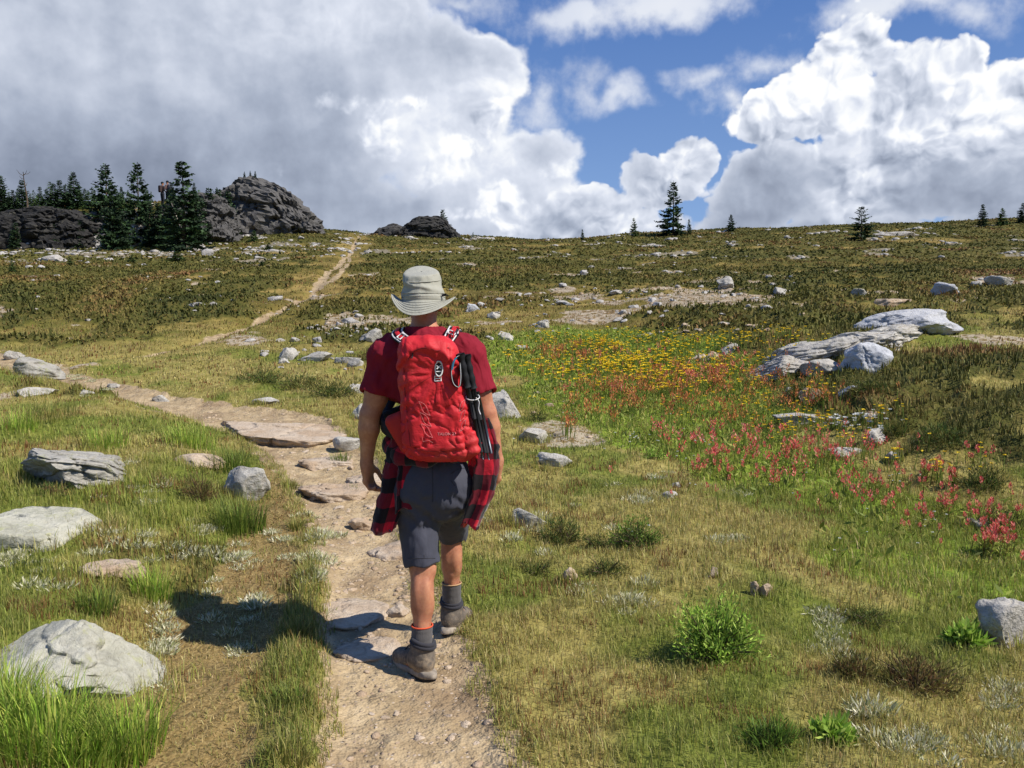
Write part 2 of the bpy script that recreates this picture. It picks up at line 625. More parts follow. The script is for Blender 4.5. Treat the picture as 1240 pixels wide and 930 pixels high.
# ------------------------------------------------------------------ signed-distance modelling (surface nets)
def surface_net(f, lo, hi, step, block=16):
    lo, hi = np.array(lo, float), np.array(hi, float)
    nb = np.ceil((hi - lo) / step / block).astype(int)
    n = nb * block + 1
    vol = np.ones(n, np.float32)
    cs = [np.arange(b) for b in nb]
    bi = np.stack(np.meshgrid(*cs, indexing='ij'), -1).reshape(-1, 3)
    ctr = lo + (bi + 0.5) * block * step
    dc = f(ctr)
    rad = block * step * 0.9 + 0.02
    r = np.arange(block + 1) * step
    loc = np.stack(np.meshgrid(r, r, r, indexing='ij'), -1).reshape(-1, 3)
    for b, d in zip(bi, dc):
        s = tuple(slice(i * block, i * block + block + 1) for i in b)
        if abs(d) > rad:
            vol[s] = np.sign(d) * step
        else:
            vol[s] = f(lo + b * block * step + loc).reshape((block + 1,) * 3)
    neg = vol < 0
    c = [neg[dx:n[0] - 1 + dx, dy:n[1] - 1 + dy, dz:n[2] - 1 + dz] for dx in (0, 1) for dy in (0, 1) for dz in (0, 1)]
    cnt = np.sum(np.stack(c).astype(np.int8), 0)
    act = (cnt > 0) & (cnt < 8)
    idx = np.full(act.shape, -1, np.int32)
    cells = np.argwhere(act)
    idx[act] = np.arange(len(cells))
    acc = np.zeros((len(cells), 3))
    k = np.zeros(len(cells))
    corners = [(dx, dy, dz) for dx in (0, 1) for dy in (0, 1) for dz in (0, 1)]
    for i in range(8):
        for j in range(i + 1, 8):
            ci, cj = np.array(corners[i]), np.array(corners[j])
            if np.abs(ci - cj).sum() != 1:
                continue
            a = vol[tuple((cells + ci).T)]
            b = vol[tuple((cells + cj).T)]
            m = (a < 0) != (b < 0)
            t = np.where(m, a / np.where(m, a - b, 1), 0)
            acc[m] += (ci + t[:, None] * (cj - ci))[m]
            k += m
    verts = lo + (cells + acc / k[:, None]) * step
    quads = []
    for ax in range(3):
        u, v = (ax + 1) % 3, (ax + 2) % 3
        sh = [slice(None)] * 3
        s0, s1 = list(sh), list(sh)
        s0[ax], s1[ax] = slice(0, n[ax] - 1), slice(1, n[ax])
        a, b = neg[tuple(s0)], neg[tuple(s1)]
        e = np.argwhere(a != b)
        e = e[(e[:, u] > 0) & (e[:, v] > 0) & (e[:, u] < n[u] - 1) & (e[:, v] < n[v] - 1)]
        flip = neg[tuple(e.T)]
        o = []
        for du, dv in ((1, 1), (0, 1), (0, 0), (1, 0)):
            q = e.copy()
            q[:, u] -= du
            q[:, v] -= dv
            o.append(idx[tuple(q.T)])
        q = np.stack(o, -1)
        q[~flip] = q[~flip][:, ::-1]
        quads.append(q)
    return verts, np.concatenate(quads)


def smin(a, b, k):
    h = np.clip(0.5 + 0.5 * (b - a) / k, 0, 1)
    return b + (a - b) * h - k * h * (1 - h)


def smax(a, b, k):
    return -smin(-a, -b, k)


def sd_cone(p, a, b, ra, rb):
    a, b = np.asarray(a, float), np.asarray(b, float)
    ab = b - a
    t = np.clip(((p - a) @ ab) / (ab @ ab), 0, 1)
    return np.linalg.norm(p - a - t[:, None] * ab, axis=1) - (ra + (rb - ra) * t)


def sd_ell(p, c, r, M=None):
    q = p - np.asarray(c, float)
    if M is not None:
        q = q @ M
    r = np.asarray(r, float)
    k0 = np.linalg.norm(q / r, axis=1)
    k1 = np.linalg.norm(q / (r * r), axis=1)
    return k0 * (k0 - 1) / np.maximum(k1, 1e-6)


def sd_box(p, c, h, rr, M=None):
    q = p - np.asarray(c, float)
    if M is not None:
        q = q @ M
    q = np.abs(q) - np.asarray(h, float) + rr
    return np.linalg.norm(np.maximum(q, 0), axis=1) + np.minimum(q.max(1), 0) - rr


def rotz(a):
    c, s = math.cos(a), math.sin(a)
    return np.array([[c, -s, 0], [s, c, 0], [0, 0, 1]])


def rotx(a):
    c, s = math.cos(a), math.sin(a)
    return np.array([[1, 0, 0], [0, c, -s], [0, s, c]])


def roty(a):
    c, s = math.cos(a), math.sin(a)
    return np.array([[c, 0, s], [0, 1, 0], [-s, 0, c]])


def leaf_mat(name, trans=.3, rough=.6):
    def b(t):
        return dict(color=t.attr('col', 'Color'), rough=rough, spec=.25, trans=trans)
    return material(name, b)


# ------------------------------------------------------------------ the hillside
_base = pchip([-400, -40, 0, 2, 3, 4, 5, 6, 8, 10, 15, 20, 30, 40, 60, 75, 90, 100, 112, 140, 220, 500, 1500],
              [-30, -3, -.06, -.02, 0, .02, .06, .12, .30, .54, 1.18, 1.85, 3.15, 4.5, 7.2, 9.25, 11.2, 12.1, 12.4, 11.5, 4, -40, -120])
_sky_row = pchip([-500, 0, 240, 330, 380, 440, 600, 650, 700, 760, 850, 950, 1050, 1150, 1240, 1700],
                 [300, 296, 286, 280, 282, 284, 290, 292, 290, 286, 281, 277, 274, 272, 269, 258])
TRAIL = [(-.2, -3, .4), (-.22, 1.0, .39), (-.33, 2.5, .37), (-.36, 3.0, .37), (-.5, 3.8, .36), (-.85, 5, .33), (-1.12, 6, .33), (-1.55, 7.5, .44),
         (-2.1, 8.7, .52), (-2.8, 9.8, .56), (-4.6, 11, .30), (-6.6, 12.6, .25), (-8.0, 13.6, .30), (-9.6, 15.0, .3), (-12, 17.5, .3)]
TRAIL_UP = [(-7.4, 13.9, .10), (-6.75, 15, .12), (-6.25, 17, .17), (-6.0, 21, .14), (-6.6, 27, .12), (-7.6, 33, .14), (-8.6, 40, .14), (-10, 50, .15),
            (-11.6, 61, .14), (-13.4, 72, .06), (-14.4, 80, .02), (-16, 100, .01)]
TRAIL_UP2 = [(-6.9, 30, .2), (-7.4, 36, .08), (-9.5, 49, .08)]
TRACK = [(-1.15, 1.5, .2), (-1.2, 2.6, .22), (-1.27, 3.05, .22), (-1.42, 3.6, .24), (-1.5, 4.15, .26), (-1.58, 5, .24), (-1.72, 6.1, .2), (-2.1, 7.4, .16), (-2.3, 8.0, .1)]
_track_x = pchip([0, 3, 3.55, 4.15, 5, 6.1, 7.8, 9.5, 11, 12.6, 13.6, 15], [-1.2, -1.26, -1.4, -1.5, -1.6, -1.75, -2.3, -3.2, -5.0, -7.0, -8.4, -10])
SWALE = [(4.6, 3.4, .5), (3.7, 4.6, .7), (3.2, 5.6, .9), (3.0, 7.1, 1.0), (2.3, 9.1, 1.3), (1.9, 12.5, 1.9), (1.5, 15.6, 2.2), (1.3, 17, 1.6)]
_swale_x = pchip([0, 3.4, 4.6, 5.6, 7.1, 9.1, 12.5, 15.6, 25, 60], [5.4, 4.6, 3.7, 3.2, 3.0, 2.3, 1.9, 1.5, 1.0, 0])


def masks(x, y):
    """ground cover weights at points (0..1 each)"""
    x, y = np.asarray(x, float), np.asarray(y, float)
    m = {}
    e1 = n2(x, y, .35, 3, 1.0) * .16 + n2(x, y, .09, 2, 2.0) * .05
    d, hw = polyline_dist(x, y, TRAIL)
    m['d_trail'] = d - hw
    t = 1 - sstep(-.05, .07, d - hw + e1)
    for pl in (TRAIL_UP, TRAIL_UP2):
        du, hu = polyline_dist(x, y, pl)
        eu = n2(x, y, 1.2, 3, 3.0) * .5
        t = np.maximum(t, 1 - sstep(-.1, .12, du - hu + eu * np.minimum(1, hu * 3)))
    m['dirt'] = t
    d, hw = polyline_dist(x, y, TRACK)
    m['straw'] = (1 - sstep(-.06, .12, d - hw + e1 * 1.2)) * (1 - t)
    d, hw = polyline_dist(x, y, SWALE)
    fl = 1 - sstep(-.5, .35, d - hw + n2(x, y, 1.3, 3, 5.0) * 1.3)
    m['flower'] = fl * (1 - t)
    sw = x - _swale_x(y)
    fz = sstep(14, 30, y)
    big = n2(x, y, 2.6, 4, 11.0, 1.9) * (1 - .45 * fz) + n2(x, y, 7.5, 3, 13.0, 2.2) * .8 * fz
    small = n2(x, y, .8, 3, 12.0, 1.5)
    far = sstep(12.5, 17, y + np.clip(-x - 4, 0, 3) * -0.3)
    bias = far * .16 - .32 * (1 - far) + .56 * sstep(.9, 2.2, sw) * sstep(5.2, 7.5, y) * (1 - far)
    bias += .30 * np.exp(-(((x + 2.6) / 1.5) ** 2 + ((y - 13.6) / 1.6) ** 2))          # low heather below the white stones
    bias -= .25 * np.exp(-(((x + 6) / 2.6) ** 2 + ((y - 13.2) / 1.6) ** 2))             # mown-looking grass by the bend
    bias += .12 * sstep(17, 24, y)
    bias -= .5 * np.exp(-(np.clip(polyline_dist(x, y, TRAIL_UP)[0] - .4, 0, None) / .8) ** 2)
    hp = sstep(-.02, .16, big * 1.0 + small * .5 + bias) * (1 - t) * (1 - m['flower']) * (1 - m['straw'])
    m['scree'] = sstep(.02, .22, n2(x, y, 1.7, 4, 21.0, 1.6) + .34 * np.exp(-(((x - 3.6) / 4.6) ** 2 + ((y - 24) / 6.5) ** 2))
                       + .18 * np.exp(-(((x + 1.5) / 3) ** 2 + ((y - 19) / 4.) ** 2)) - .14
                       + .30 * np.exp(-(((x + 27) / 14) ** 2 + ((y - 55) / 8.5) ** 2)) + .75 * np.exp(-(((x - .55) / .55) ** 2 + ((y - 9.4) / 1.3) ** 2))
                       - .25 * (1 - sstep(8, 12, y))) * (1 - t) * (1 - m['flower'] * .9)
    m['heath'] = hp * (1 - m['scree'] * .85)
    m['green'] = sstep(-.12, .18, n2(x, y, 1.0, 4, 31.0) + .18 * np.exp(-((x - .4) / .9) ** 2 - ((y - 3.6) / 2.2) ** 2)
                       + .16 * sstep(-1.4, -2.2, x) * sstep(9, 5, y) - .05 - .10 * sstep(.9, 1.8, x) * sstep(9, 6, y))
    return m


def height(x, y, detail=True):
    x, y = np.asarray(x, float), np.asarray(y, float)
    z = _base(y)
    u = 620 + F_PX * x / np.maximum(y, 8.0)
    z = z + (292 - _sky_row(u)) / F_PX * 92 * sstep(38, 92, y)
    # plateau behind the cliffs on the left
    uu = x / np.maximum(y, 8.0)
    z = z + 3.3 * sstep(63, 69, y + n2(x, y, 9, 2, 41.0) * 4) * sstep(-.335, -.40, uu) * sstep(96, 76, y)
    ds, hs = polyline_dist(x, y, SWALE)
    z = z - .10 * np.exp(-(ds / 1.3) ** 2)
    sw = x - _swale_x(y)
    z = z + .42 * sstep(.6, 4.0, sw) * sstep(3.2, 8, y) * sstep(34, 16, y)
    lb = _track_x(y) - x
    z = z + .16 * sstep(.15, 1.1, lb) * sstep(1.5, 3, y) * sstep(16, 11, y)
    z = z + .05 * np.exp(-((lb + .38) / .12) ** 2) * sstep(2, 3, y) * sstep(6.5, 5.5, y)
    d, hw = polyline_dist(x, y, TRAIL)
    off = sstep(-.02, .25, d - hw)
    z = z - .05 * (1 - sstep(-.16, .12, d - hw))
    z = z + off * (n2(x, y, 1.3, 3, 51.0) * .10 + n2(x, y, .32, 2, 52.0) * .03) + (1 - off) * (n2(x, y, .5, 3, 53.0) * .04 + n2(x, y, .15, 3, 57.0) * .018)
    z = z + sstep(13, 30, y) * (n2(x, y, 7, 3, 54.0, 1.6) * .55 + n2(x, y, 2.4, 3, 55.0, 2.0) * .22) * (1 - .6 * sstep(80, 100, y))
    if detail:
        m = masks(x, y)
        bump = np.abs(n2(x, y, .55, 3, 61.0))
        z = z + m['heath'] * (.16 - bump * .35) * sstep(5, 8, y)
        du, hu = polyline_dist(x, y, TRAIL_UP)
        z = z - .12 * (1 - sstep(-.1, .3, du - hu))
        return z, m
    return z


def ground(x, y):
    return height(x, y)[0]


from mathutils.bvhtree import BVHTree
_BVH = []


def pix_ground(px, py):
    """where the view rays through photo pixels meet the hillside"""
    px = np.atleast_1d(np.asarray(px, float))
    py = np.atleast_1d(np.asarray(py, float))
    out = np.zeros((len(px), 3))
    hit = np.zeros(len(px), bool)
    o = Vector((0, 0, CAM_Z))
    for i, d in enumerate(pix_dir(px, py)):
        loc = _BVH[0].ray_cast(o, Vector(d), 200)[0]
        if loc is not None:
            out[i] = loc
            hit[i] = True
    return out, hit


def at(px, py):
    for k in range(40):                      # just above the skyline: step down to it
        p, h = pix_ground([px], [py + k])
        if h[0]:
            return p[0]
    raise ValueError((px, py))


def ground_z(x, y):
    loc = _BVH[0].ray_cast(Vector((x, y, 60)), Vector((0, 0, -1)))[0]
    return loc.z


def build_ground():
    a = np.concatenate([np.linspace(-180, -45, 46)[:-1], np.arange(-45, 45.01, .2), np.linspace(45, 180, 46)[1:-1]])
    a = np.radians(a)
    r = [0.25]
    while r[-1] < 1500:
        r.append(r[-1] * (1.0105 if r[-1] < 125 else 1.05) + (.03 if r[-1] < .9 else 0))
    r = np.array(r)
    A, Rr = np.meshgrid(a, r, indexing='ij')
    x, y = Rr * np.sin(A), Rr * np.cos(A)
    z, m = height(x, y)
    v = np.stack([x, y, z], -1).reshape(-1, 3)
    f = grid_faces(len(a), len(r), True, False)[:, ::-1]
    c = np.array([[0, 0, float(ground(np.array([0.0]), np.array([0.0]))[0])]])
    i = np.arange(len(a))
    tri = np.stack([np.full(len(a), len(v)), i * len(r), ((i + 1) % len(a)) * len(r)], -1)[:, ::-1]
    v = np.concatenate([v, c])
    at_ = {k: np.concatenate([m[k].ravel(), [0]]) for k in ('dirt', 'straw', 'flower', 'heath', 'scree', 'green')}

    def mat(t):
        p = t.pos()
        px, py, pz = t.sep(p)
        dist = t.vec('LENGTH', p)
        n_f = t.noise(p, 38, 4, .65)
        n_m = t.noise(p, 7.0, 5, .6)
        n_l = t.noise(p, 1.1, 5, .6)
        n_x = t.noise(t.vec('MULTIPLY', p, (.5, 1, 1)), .55, 5, .62)
        gold = t.ramp(n_m, [(.25, lin(104, 94, 50)), (.45, lin(132, 120, 66)), (.6, lin(148, 136, 78)), (.8, lin(170, 152, 102))])
        green = t.ramp(n_m, [(.25, lin(76, 84, 32)), (.5, lin(102, 110, 44)), (.8, lin(130, 132, 60))])
        g = t.attr('green')
        c = t.mix((g + (n_l - .5) * .9).clamp(), gold, green)
        # far off the turf turns olive with straw-coloured streaks
        olive = t.ramp(n_x, [(.25, lin(64, 56, 26)), (.40, lin(92, 82, 38)), (.50, lin(112, 98, 48)), (.60, lin(142, 122, 70)), (.70, lin(112, 92, 50)), (.85, lin(108, 108, 42))])
        c = t.mix(py.ss(11, 24), c, olive)
        heath = t.ramp(t.noise(p, 5.0, 5, .7), [(.25, lin(46, 50, 20)), (.45, lin(70, 72, 30)), (.6, lin(92, 84, 42)), (.8, lin(102, 78, 46))])
        h = (t.attr('heath') + (n_m - .5) * .7).ss(.28, .62)
        c = t.mix(h * .92, c, heath)
        fl = t.ramp(n_m, [(.3, lin(82, 98, 32)), (.55, lin(112, 132, 44)), (.75, lin(136, 142, 58))])
        c = t.mix((t.attr('flower') + (n_m - .5) * .5).ss(.25, .7), c, fl)
        scrn = t.ramp(t.voro(p, 9.0, 2, .6, out='Color'), [(.15, lin(70, 56, 34)), (.45, lin(104, 84, 54)), (.75, lin(128, 104, 76)), (.95, lin(168, 154, 136))])
        scr = t.mix(py.ss(38, 50) * .75, scrn, t.ramp(n_f, [(.3, lin(70, 68, 56)), (.5, lin(112, 108, 92)), (.7, lin(160, 156, 146))]))
        c = t.mix((t.attr('scree') + (n_m - .5) * 1.1 + (n_x - .5) * .9).ss(.4, .75) * .8, c, scr)
        stw = t.ramp(t.noise(t.vec('MULTIPLY', p, (1, 1, 1)), 55, 4, .7), [(.25, lin(84, 68, 40)), (.5, lin(132, 110, 70)), (.75, lin(168, 146, 100))])
        c = t.mix((t.attr('straw') + (n_m - .5) * .6).ss(.3, .7) * .9, c, stw)
        grit = t.noise(p, 130, 3, .7)
        soil = t.ramp(n_m * .62 + grit * .38, [(.28, lin(114, 97, 72)), (.45, lin(157, 136, 104)), (.58, lin(179, 158, 124)), (.75, lin(202, 182, 150))])
        soil = t.mix(t.noise(p, 1.9, 4, .6).ss(.44, .66) * .5, soil, lin(122, 100, 78))
        peb = t.voro(p, 48, 0, .5, out='Distance')
        pcol = t.voro(p, 48, 0, .5, out='Color')
        pr, pg, pb = t.sep(pcol)
        soil = t.mix(pr.gt(.72) * peb.ss(.42, .30), soil, t.ramp(pg, [(0, lin(112, 96, 78)), (.5, lin(158, 138, 116)), (1, lin(186, 170, 150))]))
        dm = (t.attr('dirt') + (n_f - .5) * .5 + (n_m - .5) * .3).ss(.35, .62)
        c = t.mix(dm, c, soil)
        hgt = n_f * .6 + n_m * .8 + peb.ss(.45, .1) * pr.gt(.72) * .35 * dm
        far = dist.ss(10, 40)
        b1 = t.bump(hgt, .55, .022)
        b2 = t.bump(t.noise(p, 3.2, 5, .65), .55, .22, b1)
        return dict(color=c, rough=.95, spec=.12, normal=b2)
    me = mesh_data('ground', v, [f, tri], [material('hillside_turf', mat)], True, at_)
    o = link('ground', me)
    bpy.context.view_layer.update()
    _BVH.append(BVHTree.FromObject(o, bpy.context.evaluated_depsgraph_get()))
    return tag(o, kind='structure')


build_ground()
# ------------------------------------------------------------------ rocks
import bmesh
_ICO = {}


def ico(sub):
    if sub not in _ICO:
        bm = bmesh.new()
        bmesh.ops.create_icosphere(bm, subdivisions=sub, radius=1)
        v = np.array([q.co for q in bm.verts])
        f = np.array([[q.index for q in p.verts] for p in bm.faces])
        bm.free()
        _ICO[sub] = (v, f)
    return _ICO[sub]


def rock_mat(name, cols, dark, lichen=None, band=0.0, scale=1.0, warm=None):
    def b(t):
        p = t.vec('SCALE', t.pos(), scale=scale)
        n1 = t.noise(p, 5, 6, .65)
        n2_ = t.noise(p, 26, 5, .7)
        n3 = t.noise(p, 110, 3, .7)
        q = t.vec('ADD', t.vec('MULTIPLY', p, (1, .7, 4.5)), t.vec('SCALE', t.noise(p, 2, 3, .5, color=True), scale=1.4))
        w = t.noise(q, 3.0, 5, .65)
        f = n1 * (.65 - band) + n2_ * .35 + w * band
        lo, mid, hi = [lin(*c) for c in cols]
        c = t.ramp(f, [(.30, lo), (.47, mid), (.64, hi)])
        c = t.mix(t.rand() * .35, c, lin(150, 146, 142))
        c = t.mix(n3.ss(.56, .74) * .45, c, lin(*dark))
        c = t.mix((n2_ * .6 + n1 * .4).ss(.55, .66) * .55, c, lin(*dark))
        if lichen:
            c = t.mix(t.noise(p, 8.0, 5, .7).ss(.56, .66) * .6, c, lin(*lichen))
        if warm:
            c = t.mix(t.noise(p, 3.1, 4, .6).ss(.45, .62) * .6, c, lin(*warm))
        crack = t.voro(t.vec('ADD', p, t.vec('SCALE', t.noise(p, 3, 3, .6, color=True), scale=.5)), 2.6, 0, .5, 'DISTANCE_TO_EDGE').ss(0, .035)
        c = t.mix((1 - crack) * .20, c, lin(70, 64, 58))
        nrm = t.bump(n1 * .8 + n2_ * .5 + n3 * .18 + w * (.5 + band) + crack * .04, .7, .05 / scale)
        return dict(color=c, rough=.9, spec=.2, normal=nrm)
    return material(name, b)


GRANITE = rock_mat('pale_granite', [(124, 119, 110), (172, 166, 155), (208, 203, 192)], (80, 78, 74), (122, 122, 100), .16)
GREENROCK = rock_mat('lichened_granite', [(132, 130, 112), (170, 167, 148), (200, 196, 180)], (78, 76, 66), (168, 168, 118), .22)
GNEISS = rock_mat('layered_gneiss', [(104, 100, 90), (154, 149, 136), (194, 190, 178)], (58, 56, 50), (150, 152, 104), .40)
TANROCK = rock_mat('tan_trail_rock', [(142, 120, 96), (184, 162, 136), (214, 197, 174)], (96, 78, 62), None, .25, 1.0, (164, 138, 110))
BLUEGREY = rock_mat('blue_grey_granite', [(126, 127, 129), (174, 175, 178), (214, 214, 214)], (72, 74, 78), None, .2)
FARROCK = rock_mat('far_pale_rock', [(118, 112, 104), (164, 158, 150), (206, 202, 196)], (82, 78, 72), None, .15, .5)
CLIFF = rock_mat('cloud_shaded_cliff_rock', [(10, 10, 12), (21, 21, 22), (58, 56, 51)], (10, 10, 12), (88, 85, 74), .45, .30)  # dark rock, its colour lowered further to stand in for cloud shadow


def rock_verts(seed, sub=4, facets=14, cut=(.42, .88), rough=.10, strata=0.0, sdir=(.1, .15, 1), sfreq=4.0, square=0.0, cracks=3, planes=()):
    """a weathered block: split along planes, ledged along its layers, cracked; its lower half runs straight into the ground"""
    rs = np.random.RandomState(seed)
    v, f = ico(sub)
    v = v.copy()
    lowr = np.sqrt(np.maximum(1 - np.minimum(v[:, 2], 0) ** 2, .35))
    v[:, :2] /= lowr[:, None]
    o = rs.uniform(-50, 50, 3)
    v += np.stack([fbm(v * .9 + o + k * 9, 2) for k in range(3)], -1) * .34          # uneven outline
    for nx, ny, nz, d in planes:
        n = np.array([nx, ny, nz], float)
        n /= np.linalg.norm(n)
        e = v @ n - d - fbm(v * 1.8 + o, 4) * .05
        v = v - np.where(e > 0, e * .97, 0)[:, None] * n
    for _ in range(facets):
        n = rs.normal(size=3) * np.array([1, 1, .8])
        n /= np.linalg.norm(n)
        d = rs.uniform(*cut)
        e = v @ n - d - fbm(v * 2.2 + o, 3) * .07
        v = v - np.where(e > 0, e * .95, 0)[:, None] * n
    nr = v / np.linalg.norm(v, axis=1, keepdims=True)
    disp = fbm(v * 2.0 + o, 5, .55) * rough - np.abs(fbm(v * 3.4 + o, 4, .55)) * rough * .9
    sd = np.array(sdir, float) + rs.normal(0, .12, 3)
    sd /= np.linalg.norm(sd)
    st = max(strata, .025)
    s = (v @ sd) * sfreq + fbm(v * 1.3 + o, 3) * 1.0
    fr = s - np.floor(s)
    disp += st * (sstep(0, .2, fr) * (1 - .6 * fr) - .4) * (.4 + np.clip(fbm(v * 2.1 - o, 3) + .5, 0, 1.2))
    for _ in range(cracks):
        n = rs.normal(size=3) * np.array([1, 1, .5])
        n /= np.linalg.norm(n)
        q = np.abs(v @ n - rs.uniform(-.35, .35) + fbm(v * 1.7 + rs.uniform(-9, 9, 3), 3) * .28)
        disp -= .075 * np.exp(-(q / .030) ** 2)
    return v + nr * disp[:, None], f


ROCKS = []


def rock(px, row, wpx, hpx, label, mat=None, depth=.7, seed=None, sub=4, rz=0.0, tilt=(0, 0), sink=.36, cat='rock', name='rock',
         group=None, **kw):
    """a stone whose visible base centre is at a photo pixel, sized from the pixels it spans there"""
    p = at(px, row)
    h_scale = .94
    D = math.hypot(p[1], CAM_Z - p[2])
    w = wpx / F_PX * D
    h = hpx / F_PX * D * h_scale
    return rock3(p + np.array([0, depth * w * .35, 0]), (w, w * depth, h), label, mat, seed if seed is not None else int(px * 7 + row), sub, rz, tilt, sink, cat, name, group, **kw)


def rock3(p, size, label, mat=None, seed=1, sub=4, rz=0.0, tilt=(0, 0), sink=.36, cat='rock', name='rock', group=None, **kw):
    w, d, h = size
    v, f = rock_verts(seed, sub, **kw)
    v = v / np.abs(v).max(0)
    hh = h / (1 - sink) / 2
    v = v * np.array([w / 2, d / 2, hh])
    v = v @ (rotz(rz) @ rotx(tilt[0]) @ roty(tilt[1])).T
    v[:, 2] += hh * (1 - 2 * sink)
    o = link(name, mesh_data(name, v, f, [mat or GRANITE], True), None, tuple(p))
    ROCKS.append((p[0], p[1], max(w, d) / 2))
    return tag(o, label, cat, group)


# near left bank
rock(44, 850, 226, 98, 'pale wedge-shaped slab lying in the bank behind the tall green grass at lower left', GREENROCK, .95, 5, 6, .10, (-.12, .05), .34,
     'boulder', 'boulder', facets=4, cut=(.75, .95), rough=.035, planes=((-.55, -.35, .8, .42), (.85, -.2, .55, .40), (.05, -.8, .62, .40), (.3, .7, .6, .5)), cracks=2)
rock(32, 664, 140, 52, 'smooth pale slab half sunk in grass under the dark layered ledge', GREENROCK, 1.1, 12, 5, -.2, (-.25, .10), .45, 'boulder', 'boulder', facets=5, cut=(.7, .95), rough=.05,
     planes=((.1, -.5, .85, .42), (.8, -.2, .5, .55)))
rock(74, 594, 150, 60, 'greenish layered rock ledge with a dark undercut, above the pale sunk slab', GNEISS, .95, 23, 6, .25, (-.22, .14), .18, 'boulder', 'boulder',
     facets=5, cut=(.6, .9), rough=.06, strata=.13, sfreq=3.4, planes=((.15, -.45, .9, .40), (.9, -.1, .4, .6)))
rock(290, 606, 62, 50, 'white wedge stone standing in grass beside the straw track', GRANITE, .7, 31, 4, -.5, (-.3, .35), .2, 'stone', 'rock', facets=12, cut=(.45, .8), rough=.06)
rock(122, 704, 84, 22, 'flat brownish stone in the grass between the pale sunk boulder and the wedge-shaped boulder', TANROCK, .9, 44, 4, .3, (-.1, 0), .4, 'stone', 'rock', rough=.07)
rock(232, 566, 66, 15, 'low flat stone in the grass left of the white wedge stone', TANROCK, .8, 47, 4, .1, (0, 0), .4, 'stone', 'rock', rough=.06)
rock(28, 456, 84, 27, 'dark flat-topped boulder at the left edge where the trail bends out of view', GNEISS, .7, 52, 5, 0, (0, .06), .2, 'boulder', 'boulder', facets=9, rough=.07, strata=.05)
rock(40, 480, 46, 12, 'small whitish stone in front of the dark flat-topped boulder', GRANITE, .8, 55, 4, .2)
rock(14, 436, 26, 12, 'small grey stone lying behind the dark flat-topped boulder', GRANITE, .8, 57, 4, .2)
rock(100, 478, 26, 9, 'small pale stone in grass between the bank and the bend of the trail', GRANITE, .8, 58, 4, .7)

# slabs bedded in the trail
FLAT = dict(facets=5, cut=(.75, .95), rough=.06, planes=((.05, -.25, 1, .34), (-.3, .2, 1, .40)), cracks=5)
rock(332, 538, 200, 34, 'broad flat pinkish slab paving the bend of the trail', TANROCK, 1.1, 61, 6, -.55, (-.04, .06), .40, 'rock slab', 'rock_slab', strata=.04, **FLAT)
rock(392, 566, 74, 18, 'tan step stone just below the broad trail slab', TANROCK, 1.0, 63, 5, .3, (-.04, .06), .40, 'rock slab', 'rock_slab', **FLAT)
rock(398, 608, 92, 30, 'cracked tan rock step with dark gaps across the trail', TANROCK, 1.0, 67, 5, -.2, (-.06, .08), .36, 'rock slab', 'rock_slab', strata=.10, **FLAT)
rock(442, 588, 60, 18, 'tan slab at the right edge of the cracked rock step', TANROCK, 1.0, 68, 5, .6, (0, 0), .4, 'rock slab', 'rock_slab', **FLAT)
rock(420, 548, 40, 22, 'white stone by the trail just left of the hanging arm', GRANITE, .8, 69, 4, .1, (0, 0), .3, 'stone', 'rock', facets=10, rough=.07)
rock(432, 644, 38, 16, 'brown angular stone on the trail below the hanging left shirt sleeve', TANROCK, .8, 71, 4, .4, (0, .1), .25, 'stone', 'rock', facets=14, cut=(.4, .8))
rock(474, 676, 76, 26, 'tan rock hump crossing the trail behind the front leg', TANROCK, 1.1, 73, 5, .1, (-.05, -.06), .5, 'rock slab', 'rock_slab', **FLAT)
rock(412, 756, 104, 20, 'pale tilted slab sunk in the left side of the trail', TANROCK, 1.1, 76, 5, -.6, (-.05, .08), .48, 'rock slab', 'rock_slab', **FLAT)
rock(484, 748, 32, 14, 'angular tan stone lying left of the rear boot', TANROCK, .8, 78, 4, -.5, (0, .1), .25, 'stone', 'rock', facets=14, cut=(.4, .8))
rock(440, 800, 84, 14, 'tan slab in the shadow left of the near boot', TANROCK, 1.1, 79, 5, .2, (-.03, 0), .52, 'rock slab', 'rock_slab', **FLAT)
rock(320, 490, 36, 10, 'white flat stone on the grass verge above the broad trail slab', GRANITE, .9, 81, 4)
rock(193, 487, 26, 9, 'small white stone on the outer edge of the trail bend', GRANITE, .8, 83, 4)
rock(135, 470, 20, 6, 'tiny pale stone where the trail narrows toward the bend', GRANITE, .8, 84, 4)

# around the hiker
rock(614, 506, 72, 50, 'large white boulder behind the hikers right forearm'.replace('hikers', 'walking'), GRANITE, .8, 91, 5, .3, (-.2, .25), .3, 'boulder', 'boulder', facets=6, cut=(.6, .9), rough=.07, strata=.04, planes=((.75, -.25, .65, .22), (-.5, -.3, .8, .55)))
rock(647, 536, 38, 20, 'white stone right of the shirt sleeve below the gravel patch', GRANITE, .8, 92, 4, .2, (0, .2), .2, rough=.08, cat='stone')
rock(668, 566, 52, 18, 'oblong white stone lying on the open turf', GRANITE, .55, 93, 4, -.15, (0, .03), .25, rough=.06, cat='stone')
rock(637, 640, 54, 24, 'grey striped flat stone in the turf near the small dark shrubs', GNEISS, .8, 94, 4, -.2, (-.1, .1), .3, strata=.07, rough=.07, cat='stone')
rock(688, 706, 20, 19, 'small cream stone with a curved edge standing in the turf', TANROCK, .6, 95, 4, .1, (0, .3), .2, facets=14, cut=(.4, .8), cat='stone')
rock(866, 700, 13, 17, 'thin pointed cream stone upright in the grass', TANROCK, .6, 96, 4, 0, (0, .3), .15, facets=12, cut=(.35, .8), cat='stone')
